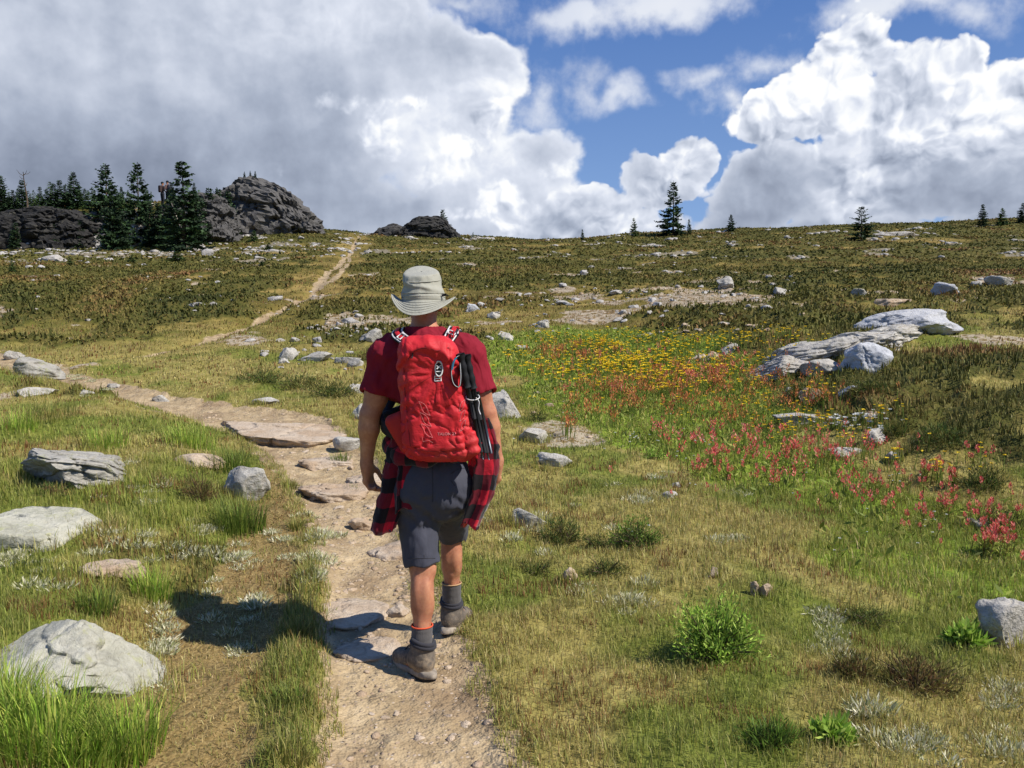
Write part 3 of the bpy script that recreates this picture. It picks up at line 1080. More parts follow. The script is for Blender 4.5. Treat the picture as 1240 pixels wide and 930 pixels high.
rock(914, 722, 13, 20, 'left one of two pointed cream stones standing together in the grass', TANROCK, .7, 97, 4, 0, (0, .12), .15, facets=12, cut=(.35, .8), cat='stone')
rock(928, 725, 20, 19, 'right and broader one of two pointed cream stones standing together', TANROCK, .7, 98, 4, 0, (0, -.1), .15, facets=12, cut=(.35, .8), cat='stone')
rock(1228, 786, 70, 56, 'white rounded boulder cut by the lower right edge of the view', GRANITE, .8, 99, 5, 0, (0, 0), .2, 'boulder', 'boulder', facets=9, rough=.08)
rock(736, 658, 24, 8, 'flat cream stone fragment near the second cream stone', TANROCK, .8, 100, 4, .4, cat='stone') if False else None

# the row of white stones behind the hiker
rock(345, 436, 30, 16, 'domed white stone at the head of the row above the heather mat', GRANITE, .8, 110, 4, 0, cat='stone')
rock(343, 440, 14, 7, 'little white stone tucked against the domed white stone', GRANITE, .8, 111, 4, 0, cat='stone')
rock(380, 438, 44, 13, 'long low white stone second in the row above the heather mat', GRANITE, .6, 112, 4, .05, cat='stone')
rock(418, 440, 40, 11, 'low white stone third in the row above the heather mat', GRANITE, .6, 113, 4, -.1, cat='stone')
rock(432, 444, 26, 13, 'pale slanted stone last in the row by the hikers shoulder'.replace('hikers', 'red shirt'), GRANITE, .6, 114, 4, -.1, cat='stone')
rock(450, 414, 28, 17, 'rounded grey stone just above the left shoulder', GRANITE, .8, 115, 4, .2, cat='stone')
rock(437, 508, 30, 20, 'white stone in the grass beside the left arm', GRANITE, .8, 116, 4, .2, cat='stone')
rock(430, 476, 24, 12, 'white stone low in the heather left of the elbow', GRANITE, .8, 117, 4, .2, cat='stone')
rock(356, 414, 14, 6, 'small white stone left of two by the upper gravel', FARROCK, .8, 118, 3, cat='stone')
rock(384, 414, 14, 7, 'small white stone right of two by the upper gravel', FARROCK, .8, 119, 3, cat='stone')
rock(424, 392, 26, 9, 'flat pale stone in the gravel above the row', FARROCK, .6, 120, 4, cat='stone')
rock(570, 378, 24, 12, 'blue-grey stone just right of the hat brim', BLUEGREY, .8, 121, 4, cat='stone')
rock(597, 386, 18, 10, 'white stone below and right of the blue-grey stone', GRANITE, .8, 122, 4, cat='stone')
rock(613, 412, 22, 11, 'white slanted stone above the right shoulder', GRANITE, .8, 123, 4, 0, (0, .25), cat='stone')
rock(656, 397, 20, 9, 'small grey stone at the upper rim of the flower meadow', GRANITE, .8, 124, 4, cat='stone')
rock(632, 424, 18, 7, 'small white stone at the left rim of the flower meadow', GRANITE, .8, 125, 4, cat='stone')
rock(708, 331, 12, 7, 'lone white stone high on the heather slope', FARROCK, .8, 126, 3, cat='stone')

# the right-hand outcrop
rock(1058, 450, 64, 38, 'round blue-grey boulder at the foot of the long pale outcrop', BLUEGREY, .8, 131, 5, .2, (0, .05), .18, 'boulder', 'boulder', facets=8, cut=(.65, .95), rough=.06)
LEDGE = dict(facets=6, cut=(.7, .95), rough=.09, strata=.09, cracks=6)
rock(1112, 404, 150, 32, 'smooth whaleback tongue of pale rock at the top of the outcrop', BLUEGREY, .8, 132, 6, .22, (-.10, -.13), .34, 'rock outcrop', 'rock_outcrop', facets=5, cut=(.75, .95), rough=.07, strata=.03, cracks=2)
rock(1052, 422, 120, 22, 'long low pale slab joining the whaleback tongue to the cracked slab', GRANITE, .9, 170, 6, .25, (-.12, -.14), .42, 'rock outcrop', 'rock_outcrop', **LEDGE)
rock(1086, 410, 84, 18, 'short pale slab between the whaleback tongue and the long low slab', GRANITE, .9, 172, 5, .25, (-.12, -.14), .42, 'rock outcrop', 'rock_outcrop', **LEDGE)
rock(1006, 438, 130, 28, 'broad cracked pale slab in the middle of the outcrop', GRANITE, 1.0, 133, 6, .15, (-.15, -.14), .42, 'rock outcrop', 'rock_outcrop', **LEDGE)
rock(974, 432, 96, 20, 'flat pale slab behind the broken slab of the outcrop', GRANITE, .9, 171, 5, .2, (-.12, -.14), .42, 'rock outcrop', 'rock_outcrop', **LEDGE)
rock(954, 456, 86, 24, 'broken pale slab at the lower left end of the outcrop', GRANITE, 1.0, 134, 6, -.1, (-.15, -.16), .42, 'rock outcrop', 'rock_outcrop', **LEDGE)
rock(1000, 455, 62, 22, 'whitish smooth stone in front of the cracked slab', GRANITE, .6, 135, 4, -.05, (0, .05), .2, cat='stone', facets=8)
rock(930, 464, 46, 13, 'low split stone at the tip of the outcrop beside the flowers', GRANITE, .7, 136, 4, .2, cat='stone', strata=.06)
rock(1150, 358, 38, 19, 'blocky grey boulder above the whaleback tongue', BLUEGREY, .8, 137, 4, .1, (0, -.08), .15, 'boulder', 'boulder', facets=10, square=.3)
rock(1216, 347, 36, 15, 'rounded pale boulder high on the right side of the slope', GRANITE, .8, 138, 4, 0, (0, 0), .2, 'boulder', 'boulder')
rock(1186, 346, 16, 7, 'small pale stone left of the rounded pale boulder', GRANITE, .8, 139, 3, cat='stone')
rock(1086, 372, 58, 16, 'flat tan slab on the slope left of the blocky boulder', TANROCK, .6, 140, 4, .2, (0, -.15), .35, 'rock slab', 'rock_slab')
rock(888, 426, 28, 11, 'white flat stone beyond the right end of the flower meadow', GRANITE, .5, 141, 4, .3, (0, -.2), cat='stone')
rock(848, 438, 24, 13, 'left one of a pair of tan stones at the far edge of the flowers', TANROCK, .8, 142, 4, cat='stone')
rock(864, 436, 20, 13, 'right one of a pair of tan stones at the far edge of the flowers', TANROCK, .8, 143, 4, cat='stone')
rock(880, 350, 26, 17, 'blocky white boulder among the scattered stones of the upper slope', GRANITE, .8, 144, 4, 0, (0, 0), .15, 'boulder', 'boulder', square=.2)
rock(948, 356, 28, 10, 'pale stone lying right of the blocky white boulder', GRANITE, .7, 145, 4, cat='stone')
rock(1044, 358, 28, 15, 'dark brown block on the slope between outcrop and lone bushy tree', GNEISS, .8, 146, 4, cat='stone')
rock(970, 517, 60, 17, 'grey stone half hidden among the red flowers', GRANITE, .6, 147, 4, 0, (0, 0), .25, cat='stone')
rock(1064, 540, 28, 24, 'pale upright stone in front of a dark heather hump', GRANITE, .8, 148, 4, .3, (0, .2), .2, cat='stone', facets=14)
rock(1028, 553, 54, 14, 'low white stone at the edge of the red flowers', GRANITE, .6, 149, 4, .15, (0, -.05), .3, cat='stone')
rock(1056, 508, 30, 10, 'flat tan stone in the hollow above the upright stone', TANROCK, .7, 150, 4, cat='stone')
rock(985, 484, 32, 15, 'tan stone below the outcrop near the flowers', TANROCK, .7, 151, 4, cat='stone')
rock(957, 478, 14, 10, 'small white stone below the tip of the outcrop', GRANITE, .7, 152, 4, cat='stone')
rock(1088, 556, 24, 9, 'small white stone right of the upright stone', GRANITE, .7, 153, 4, cat='stone')
rock(1030, 478, 28, 12, 'blue-grey stone under the heather below the round boulder', BLUEGREY, .7, 154, 4, cat='stone')
rock(1196, 640, 40, 14, 'grey stone shaded by heather at the right end of the flowers', GNEISS, .7, 155, 4, cat='stone')
rock(690, 612, 18, 6, 'little white stone in the dry turf below the flowers', GRANITE, .7, 156, 3, cat='stone') if False else None
rock(812, 604, 22, 9, 'white stone in the turf at the lower rim of the flowers', GRANITE, .7, 157, 3, cat='stone')
rock(820, 590, 16, 8, 'small white stone just above the stone at the lower flower rim', GRANITE, .7, 158, 3, cat='stone')
rock(1090, 200 + 86, 60, 8, 'long flat rock on the skyline right of the lone bushy tree', FARROCK, .5, 159, 4, cat='rock')
rock(62, 316, 34, 9, 'long pale flat rock in the scree below the left cliffs', FARROCK, .6, 160, 4, cat='rock')
rock(240, 303, 22, 12, 'pointed pale rock below the dead leaning tree', FARROCK, .8, 161, 4, cat='rock')
rock(250, 310, 16, 10, 'pale rock in front of the pointed pale rock', FARROCK, .8, 162, 3, cat='rock')
rock(232, 408, 30, 6, 'low flat pale stone on the left heather slope', FARROCK, .8, 163, 3, cat='rock') if False else None
rock(236, 371, 24, 6, 'flat white stone left of a pair on the left heather slope', FARROCK, .7, 164, 3, cat='rock')
rock(330, 364, 24, 7, 'flat white stone beside the upper trail on the left slope', FARROCK, .7, 165, 3, cat='rock')
rock(258, 370, 14, 5, 'smaller white stone right of a pair on the left heather slope', FARROCK, .7, 166, 3, cat='rock')

# loose stones: the largest ones are objects, copies of a few shapes
LOOSE = []
for k in range(6):
    v, f = rock_verts(300 + k, 3, 11, (.5, .85), .10)
    v = v / np.abs(v).max(0) / 2 * np.array([1, .8, .62])
    LOOSE.append((v, f))
LOOSE_ME = [[mesh_data('loose_stone', v, f, [m]) for v, f in LOOSE] for m in (FARROCK, TANROCK)]
_lr = np.random.RandomState(77)
ZONES = [  # px, row, sx, sy, n, size m, label, group, material row
    (760, 366, 100, 22, 62, (.14, .42), 'pale loose stone in the brown scree across the middle of the slope', 'loose stones in the middle scree', 0),
    (900, 350, 55, 16, 20, (.16, .45), 'pale loose stone in the scree left of the lone bushy tree', 'loose stones on the upper right scree', 0),
    (890, 392, 50, 14, 18, (.10, .26), 'small tan stone in the reddish scree above the flower meadow', 'loose stones above the meadow', 1),
    (420, 385, 40, 18, 24, (.10, .30), 'pale loose stone in the gravel left of the hat', 'loose stones in the left gravel', 0),
    (90, 310, 95, 12, 40, (.25, .8), 'pale rubble block below the left cliffs', 'rubble below the left cliffs', 0),
    (290, 300, 55, 9, 36, (.25, .75), 'pale rubble block below the dark dome', 'rubble below the dark dome', 0),
    (670, 500, 22, 16, 20, (.05, .15), 'small tan stone in the gravel patch right of the large white boulder', 'stones of the gravel patch', 1),
    (420, 402, 50, 14, 26, (.08, .26), 'pale loose stone in the turf above the row of white stones', 'loose stones above the row', 0),
         (640, 360, 90, 18, 30, (.10, .34), 'pale loose stone on the heather slope right of the hat', 'loose stones right of the hat', 0),
         (250, 350, 110, 22, 20, (.10, .34), 'pale loose stone on the left heather slope', 'loose stones on the left slope', 0),
         (500, 880, 60, 30, 22, (.018, .05), 'small loose stone on the trail in front of the boots', 'loose stones on the near trail', 1),
         (425, 690, 26, 40, 22, (.02, .07), 'small loose stone on the trail left of the legs', 'loose stones left of the legs', 1),
         (395, 590, 26, 24, 18, (.04, .14), 'small broken stone among the rock steps of the trail', 'broken stones among the rock steps', 1),
         (395, 438, 50, 8, 14, (.08, .26), 'small pale stone around the row of white stones', 'small stones around the white row', 0),
         (560, 400, 60, 14, 16, (.10, .22), 'small pale stone in the turf around the hat', 'loose stones behind the hat', 0)]
for px, row, sx, sy, n, sz, label, group, mr in ZONES:
    qx = _lr.normal(px, sx, n)
    qy = np.clip(_lr.normal(row, sy, n), 288, 900)
    pts, hit = pix_ground(qx, qy)
    for p in pts[hit]:
        o = link('loose_stone', LOOSE_ME[mr][_lr.randint(6)], None, p)
        s = sz[0] + (sz[1] - sz[0]) * _lr.uniform() ** 2
        o.scale = (s, s * _lr.uniform(.7, 1.1), s * _lr.uniform(.5, 1.0))
        o.rotation_euler = (_lr.uniform(-.25, .25), _lr.uniform(-.25, .25), _lr.uniform(0, 6.28))
        tag(o, label, 'stone', group)

# grit on the trail and rubble too small to count
g = Geo()
v, f = rock_verts(400, 1, 6, (.5, .85), .1)
v = v / np.abs(v).max(0)
x = np.concatenate([_lr.uniform(-1.6, .4, 5200), _lr.uniform(-4, -.8, 2500)])
y = np.concatenate([_lr.uniform(2.2, 7, 5200), _lr.uniform(6, 11.5, 2500)])
z, m = height(x, y)
k = (m['dirt'] > .6) & (_lr.uniform(0, 1, len(x)) < np.clip(.5 + n2(x, y, .4, 2, 80.) * 1.6, .06, 1))
for p in np.stack([x, y, z], -1)[k]:
    s = .004 + .028 * _lr.uniform() ** 6
    g.add(v * np.array([s * _lr.uniform(.8, 1.5), s, s * .6]) @ rotz(_lr.uniform(0, 6)).T + p, f)
x, y = scatter_xy = (_lr.uniform(-40, 40, 60000), np.sqrt(_lr.uniform(9 ** 2, 85 ** 2, 60000)))
z, m = height(x, y)
k = (m['scree'] > .45) & (np.abs(x) < y * .72) & (_lr.uniform(0, 1, len(x)) < .30)
for p in np.stack([x, y, z], -1)[k][:6000]:
    s = p[1] * (.0012 + .0035 * _lr.uniform() ** 2)
    g.add(v * np.array([s * _lr.uniform(.8, 1.6), s, s * .6]) @ rotz(_lr.uniform(0, 6)).T + p, f, 1 if p[1] > 30 or _lr.uniform() < .3 else 0)
tag(g.build('gravel', [TANROCK, FARROCK]), 'tan grit and small pebbles strewn over trail and scree', 'gravel', kind='stuff')
print('gravel', g.n)


# ------------------------------------------------------------------ cliffs
def cliff(px, row, wpx, hpx, depth_m, prof, label, seed, name='rock_outcrop', sub=6, sdir=(-.35, .25, 1), sfreq=6, strata=.09, mat=None, sink=.16, rz=0, depth_off=0):
    p = at(px, row)
    D = p[1]
    w, h = wpx / F_PX * D, hpx / F_PX * D
    v, f = ico(sub)
    v = v.copy()
    q = np.sign(v) * np.abs(v) ** .72
    v = q / np.maximum(1e-6, np.max(np.abs(q), 0))
    xs, ys = zip(*prof)
    top = pchip(xs, ys)(v[:, 0])
    v[:, 2] = np.where(v[:, 2] > 0, v[:, 2] * top, v[:, 2] * .5)
    rs = np.random.RandomState(seed)
    o = rs.uniform(-40, 40, 3)
    sc = np.array([w / 2, depth_m / 2, h])
    P_ = v * sc
    n = v / np.linalg.norm(v, axis=1, keepdims=True)
    sd = np.array(sdir, float)
    sd /= np.linalg.norm(sd)
    s = (P_ @ sd) / h * sfreq + fbm(P_ * .35 + o, 4) * 1.5
    fr = s - np.floor(s)
    d = strata * h * (sstep(0, .22, fr) * (1 - .6 * fr) - .4) * (.35 + np.clip(fbm(P_ * .4 - o, 3) + .5, 0, 1.2))
    # big joint blocks: every block stands proud or set back, with dark joints between
    ns = 170
    seeds = rs.uniform(-1, 1, (ns, 3)) * sc * 1.05
    offs = rs.uniform(-1, 1, ns)
    ww = P_ + np.stack([fbm(P_ * .5 + o + 7 * k, 3) for k in range(3)], -1) * .9
    dd = np.stack([np.linalg.norm((ww - q) * np.array([.75, 1, 2.0]), axis=1) for q in seeds], 1)
    i2 = np.argpartition(dd, 1, axis=1)[:, :2]
    da, db = np.take_along_axis(dd, i2[:, :1], 1)[:, 0], np.take_along_axis(dd, i2[:, 1:2], 1)[:, 0]
    i1 = np.where(da < db, i2[:, 0], i2[:, 1])
    gapd = np.abs(db - da)
    d += offs[i1] * .075 * h - .09 * h * np.exp(-(gapd / (.032 * h)) ** 2)
    d += fbm(P_ * .55 + o, 5, .55) * .13 * h - np.abs(fbm(P_ * 1.1 - o, 4)) * .08 * h
    n[:, 2] *= .4
    P_ = P_ + n * d[:, None]
    P_ = P_ @ rotz(rz).T
    P_ = P_ + rs.normal(0, .010 * h, P_.shape)
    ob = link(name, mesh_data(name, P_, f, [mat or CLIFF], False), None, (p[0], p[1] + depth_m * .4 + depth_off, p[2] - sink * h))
    return tag(ob, label, 'rock outcrop')


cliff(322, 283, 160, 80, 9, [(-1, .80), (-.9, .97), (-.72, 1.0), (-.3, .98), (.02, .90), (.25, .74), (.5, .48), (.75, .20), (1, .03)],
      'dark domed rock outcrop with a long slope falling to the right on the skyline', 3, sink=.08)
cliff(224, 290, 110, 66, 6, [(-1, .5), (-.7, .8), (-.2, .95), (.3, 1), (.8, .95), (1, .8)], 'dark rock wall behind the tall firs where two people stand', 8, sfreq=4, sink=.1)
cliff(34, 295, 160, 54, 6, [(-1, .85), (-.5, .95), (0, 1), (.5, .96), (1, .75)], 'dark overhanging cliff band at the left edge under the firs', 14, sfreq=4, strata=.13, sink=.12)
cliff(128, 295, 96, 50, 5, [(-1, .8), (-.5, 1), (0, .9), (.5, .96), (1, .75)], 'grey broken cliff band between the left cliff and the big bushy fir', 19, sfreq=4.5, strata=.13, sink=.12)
cliff(164, 297, 26, 46, 3, [(-1, .85), (0, 1), (1, .9)], 'pale blocky rock pillar right of the big bushy fir', 24, sub=5, sfreq=3.5, mat=FARROCK, sink=.1)
cliff(112, 299, 40, 20, 2.5, [(-1, .7), (0, 1), (1, .8)], 'low grey block under the broken cliff band', 25, sub=5, sfreq=2.5, mat=FARROCK, sink=.15)
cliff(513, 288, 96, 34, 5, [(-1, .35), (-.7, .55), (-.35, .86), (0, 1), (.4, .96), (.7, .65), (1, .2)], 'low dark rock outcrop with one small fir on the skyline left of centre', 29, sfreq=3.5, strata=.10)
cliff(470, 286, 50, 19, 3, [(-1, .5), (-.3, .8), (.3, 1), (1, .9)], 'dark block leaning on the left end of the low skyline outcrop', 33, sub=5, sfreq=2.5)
# ------------------------------------------------------------------ conifers
BARK = material('fir_bark', lambda t: dict(color=t.ramp(t.noise(t.obj(), 9, 4, .6), [(.3, lin(62, 52, 42)), (.7, lin(108, 94, 78))]), rough=.9, spec=.1))
SNAGWOOD = material('bleached_wood', lambda t: dict(color=t.ramp(t.noise(t.obj(), 9, 4, .6), [(.3, lin(128, 116, 104)), (.7, lin(176, 166, 152))]), rough=.9, spec=.1))
NEEDLE = leaf_mat('fir_needles', .10, .7)


def fir_data(seed, H=5.0, W=1.9, base=.04, whorls=26, gap=.10, shape=1.0, droop=.45, thin=1.0, col=((44, 66, 30), (62, 84, 40), (36, 54, 28)), rag=.6):
    rs = np.random.RandomState(seed)
    tr, cr = Geo(), Geo()
    sway = rs.normal(0, .03, 2)
    zs = np.linspace(-.25, H, 9)
    path = np.stack([sway[0] * np.sin(zs / H * 3), sway[1] * np.sin(zs / H * 2.5), zs], -1)
    add_tube(tr, path, np.interp(zs, [-.25, H], [H * .021, .008]), 7)
    P_, hh, ww, aa, ll, cc = [], [], [], [], [], []
    V, F, C = [], [], []
    nv = 0
    cols = np.array([lin(*c) for c in col])
    for k in range(whorls):
        t = base + (1 - base) * (k + rs.uniform(-.3, .3)) / whorls
        t = min(max(t, base), .995)
        z = t * H
        L0 = W * .62 * (1 - t) ** (.85 * shape) + .05 * H / 5
        nb = max(4, int((10 if t < .6 else 7) * thin))
        for b in range(nb):
            if rs.uniform() < gap:
                continue
            a = rs.uniform(0, 6.283)
            L = L0 * rs.uniform(.45, 1.25) * (1 + .35 * math.sin(a * 1.0 + seed * 2.1) * rag)
            up = .55 * (t ** 2) - droop * (1 - t) * rs.uniform(.5, 1.2)
            o = np.array([math.cos(a), math.sin(a), 0])
            s = np.array([-math.sin(a), math.cos(a), 0])
            ns = max(3, int(L / .11))
            bc = cols[rs.randint(len(cols))] * rs.uniform(.7, 1.3)
            for j in range(ns):
                q = (j + rs.uniform(.2, .8)) / ns
                if q < .16 and t < .8:
                    continue
                p = o * L * q + np.array([0, 0, z + up * L * q + .22 * L * q * q])
                for sg in (-1, 1):
                    r = .16 + .20 * (1 - q) * L
                    d = o * rs.uniform(.35, .9) + s * sg * rs.uniform(.35, 1.0) + np.array([0, 0, rs.uniform(-.45, .25)])
                    d /= np.linalg.norm(d)
                    wv = np.cross(d, rs.normal(size=3))
                    wv /= np.linalg.norm(wv) + 1e-6
                    wv *= r * rs.uniform(.26, .44)
                    tip = p + d * r * rs.uniform(.8, 1.3)
                    m_ = p + d * r * .5
                    V += [p, m_ + wv, tip, m_ - wv]
                    F.append([nv, nv + 1, nv + 2, nv + 3])
                    C += [bc * rs.uniform(.8, 1.25)] * 4
                    nv += 4
    # leader
    for j in range(10):
        z = H * (.93 + .07 * j / 9)
        a = rs.uniform(0, 6.28)
        d = np.array([math.cos(a) * .7, math.sin(a) * .7, .8])
        r = .09 * H / 5
        wv = np.array([-math.sin(a), math.cos(a), 0]) * r * .25
        p = np.array([0, 0, z])
        V += [p, p + d * r * .5 + wv, p + d * r, p + d * r * .5 - wv]
        F.append([nv, nv + 1, nv + 2, nv + 3])
        C += [cols[0]] * 4
        nv += 4
    cr.add(np.array(V), np.array(F), 0, col=np.array(C))
    return tr.data('trunk', [BARK]), cr.data('crown', [NEEDLE], False)


DARKC = ((40, 60, 34), (54, 76, 42), (34, 50, 30))
MIDC = ((64, 88, 42), (80, 102, 50), (52, 72, 36))
FIRS = {
    'bushy': fir_data(1, 5, 2.9, .02, 24, .05, .80, .5, 1.2, DARKC),
    'broad': fir_data(2, 5, 2.5, .04, 26, .08, .9, .45, 1.1, DARKC),
    'spire': fir_data(3, 5, 1.6, .05, 28, .10, .8, .5, 1.0, DARKC),
    'ragged': fir_data(4, 5, 2.3, .05, 24, .18, .85, .5, .9, DARKC),
    'thin': fir_data(5, 5, 1.3, .10, 22, .25, .7, .5, .8, MIDC),
    'young': fir_data(6, 5, 2.6, .02, 20, .08, .9, .4, 1.2, MIDC),
    'wind': fir_data(7, 5, 2.2, .12, 20, .25, .7, .4, .9, DARKC),
}


def fir(kind, px, row, hpx, label, group=None, wide=1.0, dz=0.0, p=None, name='fir_tree', rz=None):
    p = at(px, row) if p is None else np.array(p)
    D = p[1]
    s = hpx / F_PX * D / 5
    o = empty(name, (p[0], p[1], p[2] + dz), label, 'tree', group, rz if rz is not None else (px * 1.7 % 6.28))
    o.scale = (s * wide, s * wide, s)
    link('trunk', FIRS[kind][0], o)
    link('crown', FIRS[kind][1], o)
    return o


def fir_deep(kind, px, row, hpx, Y, label, **k):
    """base hidden behind something: stand it at depth Y in the direction of the pixel column"""
    d = pix_dir(px, row)
    x = d[0] / d[1] * Y
    z = float(ground(np.array([x]), np.array([Y]))[0])
    zt = CAM_Z + (pix_dir(px, row - hpx) / pix_dir(px, row - hpx)[1] * Y)[2]
    s = max(.12, (zt - z) / 5)
    o = empty('fir_tree', (x, Y, z), label, 'tree', k.get('group'), px * 1.3 % 6.28)
    w = k.get('wide', 1.0)
    o.scale = (s * w, s * w, s)
    link('trunk', FIRS[kind][0], o)
    link('crown', FIRS[kind][1], o)
    return o


# along the skyline, left to right
fir('ragged', 536, 266, 31, 'small fir growing on the low skyline outcrop', p=None, wide=1.25)
fir('young', 573, 290, 9, 'tiny fir right of the low skyline outcrop', wide=.9)
fir('spire', 705, 291, 13, 'tiny slim fir alone on the bare skyline', wide=1.1)
fir('young', 767, 287, 23, 'short pyramidal fir left of the tall skyline fir', wide=.9)
fir('ragged', 815, 285, 64, 'tallest fir on the open skyline, ragged branches', wide=1.0)
fir('spire', 834, 284, 18, 'little fir at the right foot of the tall skyline fir')
fir('thin', 803, 285, 15, 'thin sapling at the left foot of the tall skyline fir')
fir('broad', 885, 281, 21, 'small fir alone right of the tall skyline fir', wide=1.1)
fir('wind', 1043, 293, 42, 'bushy fir with bare lower trunk standing on the right slope', wide=1.55)
fir('spire', 1189, 275, 27, 'slim fir on the right skyline', wide=1.3)
fir('young', 1213, 272, 20, 'low round-topped fir right of the slim skyline fir', wide=1.3)
fir('broad', 1238, 270, 24, 'fir cut by the right edge of the view', wide=1.3)
fir('thin', 1150, 284, 14, 'pale thin sapling on the right slope', wide=1.3)

# the stand on the left cliffs
fir('bushy', 137, 303, 78, 'big bushy fir in front of the left cliffs', wide=.86)
fir_deep('broad', 130, 262, 64, 66, 'broad pyramidal fir rising behind the big bushy fir', wide=1.1)
fir_deep('broad', 168, 262, 65, 64, 'tall fir with wide skirts left of the two people', wide=.9)
fir_deep('spire', 222, 300, 104, 58, 'tall narrow fir just right of the two people, standing before the rock wall', wide=1.35)
fir('ragged', 212, 300, 66, 'dark fir in front of the rock wall beside the dead leaning stem', wide=1.3)
fir('broad', 238, 295, 60, 'dark fir filling the gap between rock wall and dome', wide=.95)
fir('spire', 254, 287, 58, 'left one of three slim firs against the dark dome', wide=1.2)
fir('spire', 265, 286, 56, 'middle one of three slim firs against the dark dome', wide=1.2)
fir('spire', 277, 285, 52, 'right one of three slim firs against the dark dome', wide=1.2)
fir('young', 284, 286, 22, 'low spreading fir at the foot of the dark dome', wide=1.4)
fir('broad', 182, 298, 54, 'mid-green fir left of the rock wall', wide=.8)
fir('spire', 192, 297, 50, 'slim fir pressed against the left end of the rock wall', wide=1.3)
for px, hpx, kind, lab in ((2, 62, 'broad', 'fir cut by the left edge of the view above the cliffs'), (17, 44, 'spire', 'slim fir on the left cliffs next to the edge fir'),
                           (28, 56, 'spire', 'slim fir on the left cliffs left of the bare snag'),
                           (46, 38, 'young', 'low fir on the left cliffs right of the bare snag'), (58, 46, 'broad', 'first fir right of the low fir on the left cliffs'),
                           (66, 52, 'spire', 'second fir right of the low fir on the left cliffs'), (74, 56, 'spire', 'third fir right of the low fir on the left cliffs'),
                           (91, 66, 'broad', 'taller dark fir in the middle of the cliff top row'), (108, 44, 'young', 'low fir between the taller dark fir and the broad pyramidal fir'),
                           (150, 40, 'young', 'low fir between the two broad tall firs')):
    fir_deep(kind, px, 274, hpx, 68.5, lab, wide=1.1 if kind != 'spire' else 1.3)
for k, (px, hpx, Y) in enumerate(((22, 36, 67), (38, 40, 68), (52, 36, 66), (82, 42, 66.5), (99, 40, 67), (116, 44, 66.5), (143, 36, 67), (158, 40, 66), (10, 36, 66))):
    fir_deep('young', px, 274, hpx, Y + 3, 'low fir filling a gap in the row on top of the left cliffs', group='low firs on the cliff top', wide=1.1)

for k, (px, hpx, Y, kd) in enumerate(((6, 52, 64, 'spire'), (12, 46, 63, 'thin'), (23, 50, 66, 'ragged'), (42, 48, 64, 'thin'), (50, 52, 65, 'spire'), (62, 58, 66, 'thin'), (70, 44, 63.5, 'ragged'),
                                      (80, 54, 64, 'spire'), (86, 58, 66, 'thin'), (97, 54, 64.5, 'spire'), (104, 50, 65, 'ragged'), (113, 52, 63.5, 'thin'), (148, 52, 66, 'spire'), (156, 48, 64, 'thin'), (178, 52, 63, 'ragged'), (184, 46, 64, 'thin'))):
    fir_deep(kd, px, 274, hpx - 4, Y + 5.5, 'slim fir crowded into the row on top of the left cliffs', group='slim firs crowded on the cliff top', wide=1.1)
for px, row, hpx, lab in ((20, 300, 30, 'young fir at the foot of the left cliff near the edge'), (66, 298, 26, 'young fir at the foot of the left cliff, middle'), (98, 301, 34, 'young fir at the foot of the broken cliff band'),
                          (205, 299, 44, 'slim fir before the rock wall left of the bleached stems'), (246, 291, 50, 'slim fir between the dark gap-filling fir and the trio by the dome')):
    fir('spire', px, row, hpx, lab, wide=1.25)

# shrubs of fir at the scree foot
for px, row, hpx, w, lab in ((215, 317, 13, 3.2, 'dark mat of dwarf fir below the dead leaning stem'), (326, 303, 9, 2.6, 'dwarf fir mat under the right slope of the dome'),
                             (308, 292, 13, 1.6, 'small round dwarf fir in the rubble of the dome'), (15, 330, 18, 1.0, 'little fir sapling low on the left slope'),
                             (160, 318, 9, 2.4, 'dwarf fir mat below the pale rock pillar'), (85, 322, 10, 1.6, 'dwarf fir right of the long pale flat rock'),
                             (318, 322, 7, 3, 'flat dwarf fir on the heather slope left of the upper trail')):
    fir('young', px, row, hpx, lab, wide=w)


# dead trees
def snag(px, row, hpx, lean, label, branches, Y=None, wood=None):
    p = at(px, row)
    if Y:
        d = pix_dir(px, row)
        p = np.array([d[0] / d[1] * Y, Y, float(ground(np.array([d[0] / d[1] * Y]), np.array([Y]))[0])])
        top = CAM_Z + (pix_dir(px, row - hpx) / pix_dir(px, row - hpx)[1] * Y)[2]
        h = top - p[2]
    else:
        h = hpx / F_PX * p[1]
    rs = np.random.RandomState(int(px))
    g = Geo()
    zs = np.linspace(-.1, 1, 8)
    path = np.stack([lean * h * zs + .02 * h * np.sin(zs * 5), np.zeros(8), zs * h], -1)
    add_tube(g, path, np.interp(zs, [0, 1], [h * .018 + .03, .02]), 6)
    o = empty('dead_tree', tuple(p), label, 'dead tree')
    g.build('trunk', [wood or SNAGWOOD], o)
    for k in range(branches):
        z = rs.uniform(.45, .97)
        a = rs.uniform(0, 6.28)
        b = Geo()
        L = h * rs.uniform(.06, .16)
        c = np.array([lean * h * z + .02 * h * np.sin(z * 5), 0, z * h])
        e = np.array([math.cos(a), math.sin(a), rs.uniform(.1, .7)])
        add_tube(b, [c, c + e * L * .6, c + e * L + np.array([0, 0, .05 * h])], [.025, .018, .008], 5)
        b.build('branch', [wood or SNAGWOOD], o)
    return o


snag(34, 276, 68, -.05, 'bare dead snag with stubby branches on the left cliffs', 9, 68, BARK)
snag(226, 302, 56, -.28, 'bleached dead stem leaning left in front of the rock wall', 3)
snag(213, 302, 28, .01, 'short bleached dead stem standing upright beside the leaning one', 2)

# firs and people on top of the outcrops
_dg = bpy.context.evaluated_depsgraph_get()
bpy.context.view_layer.update()


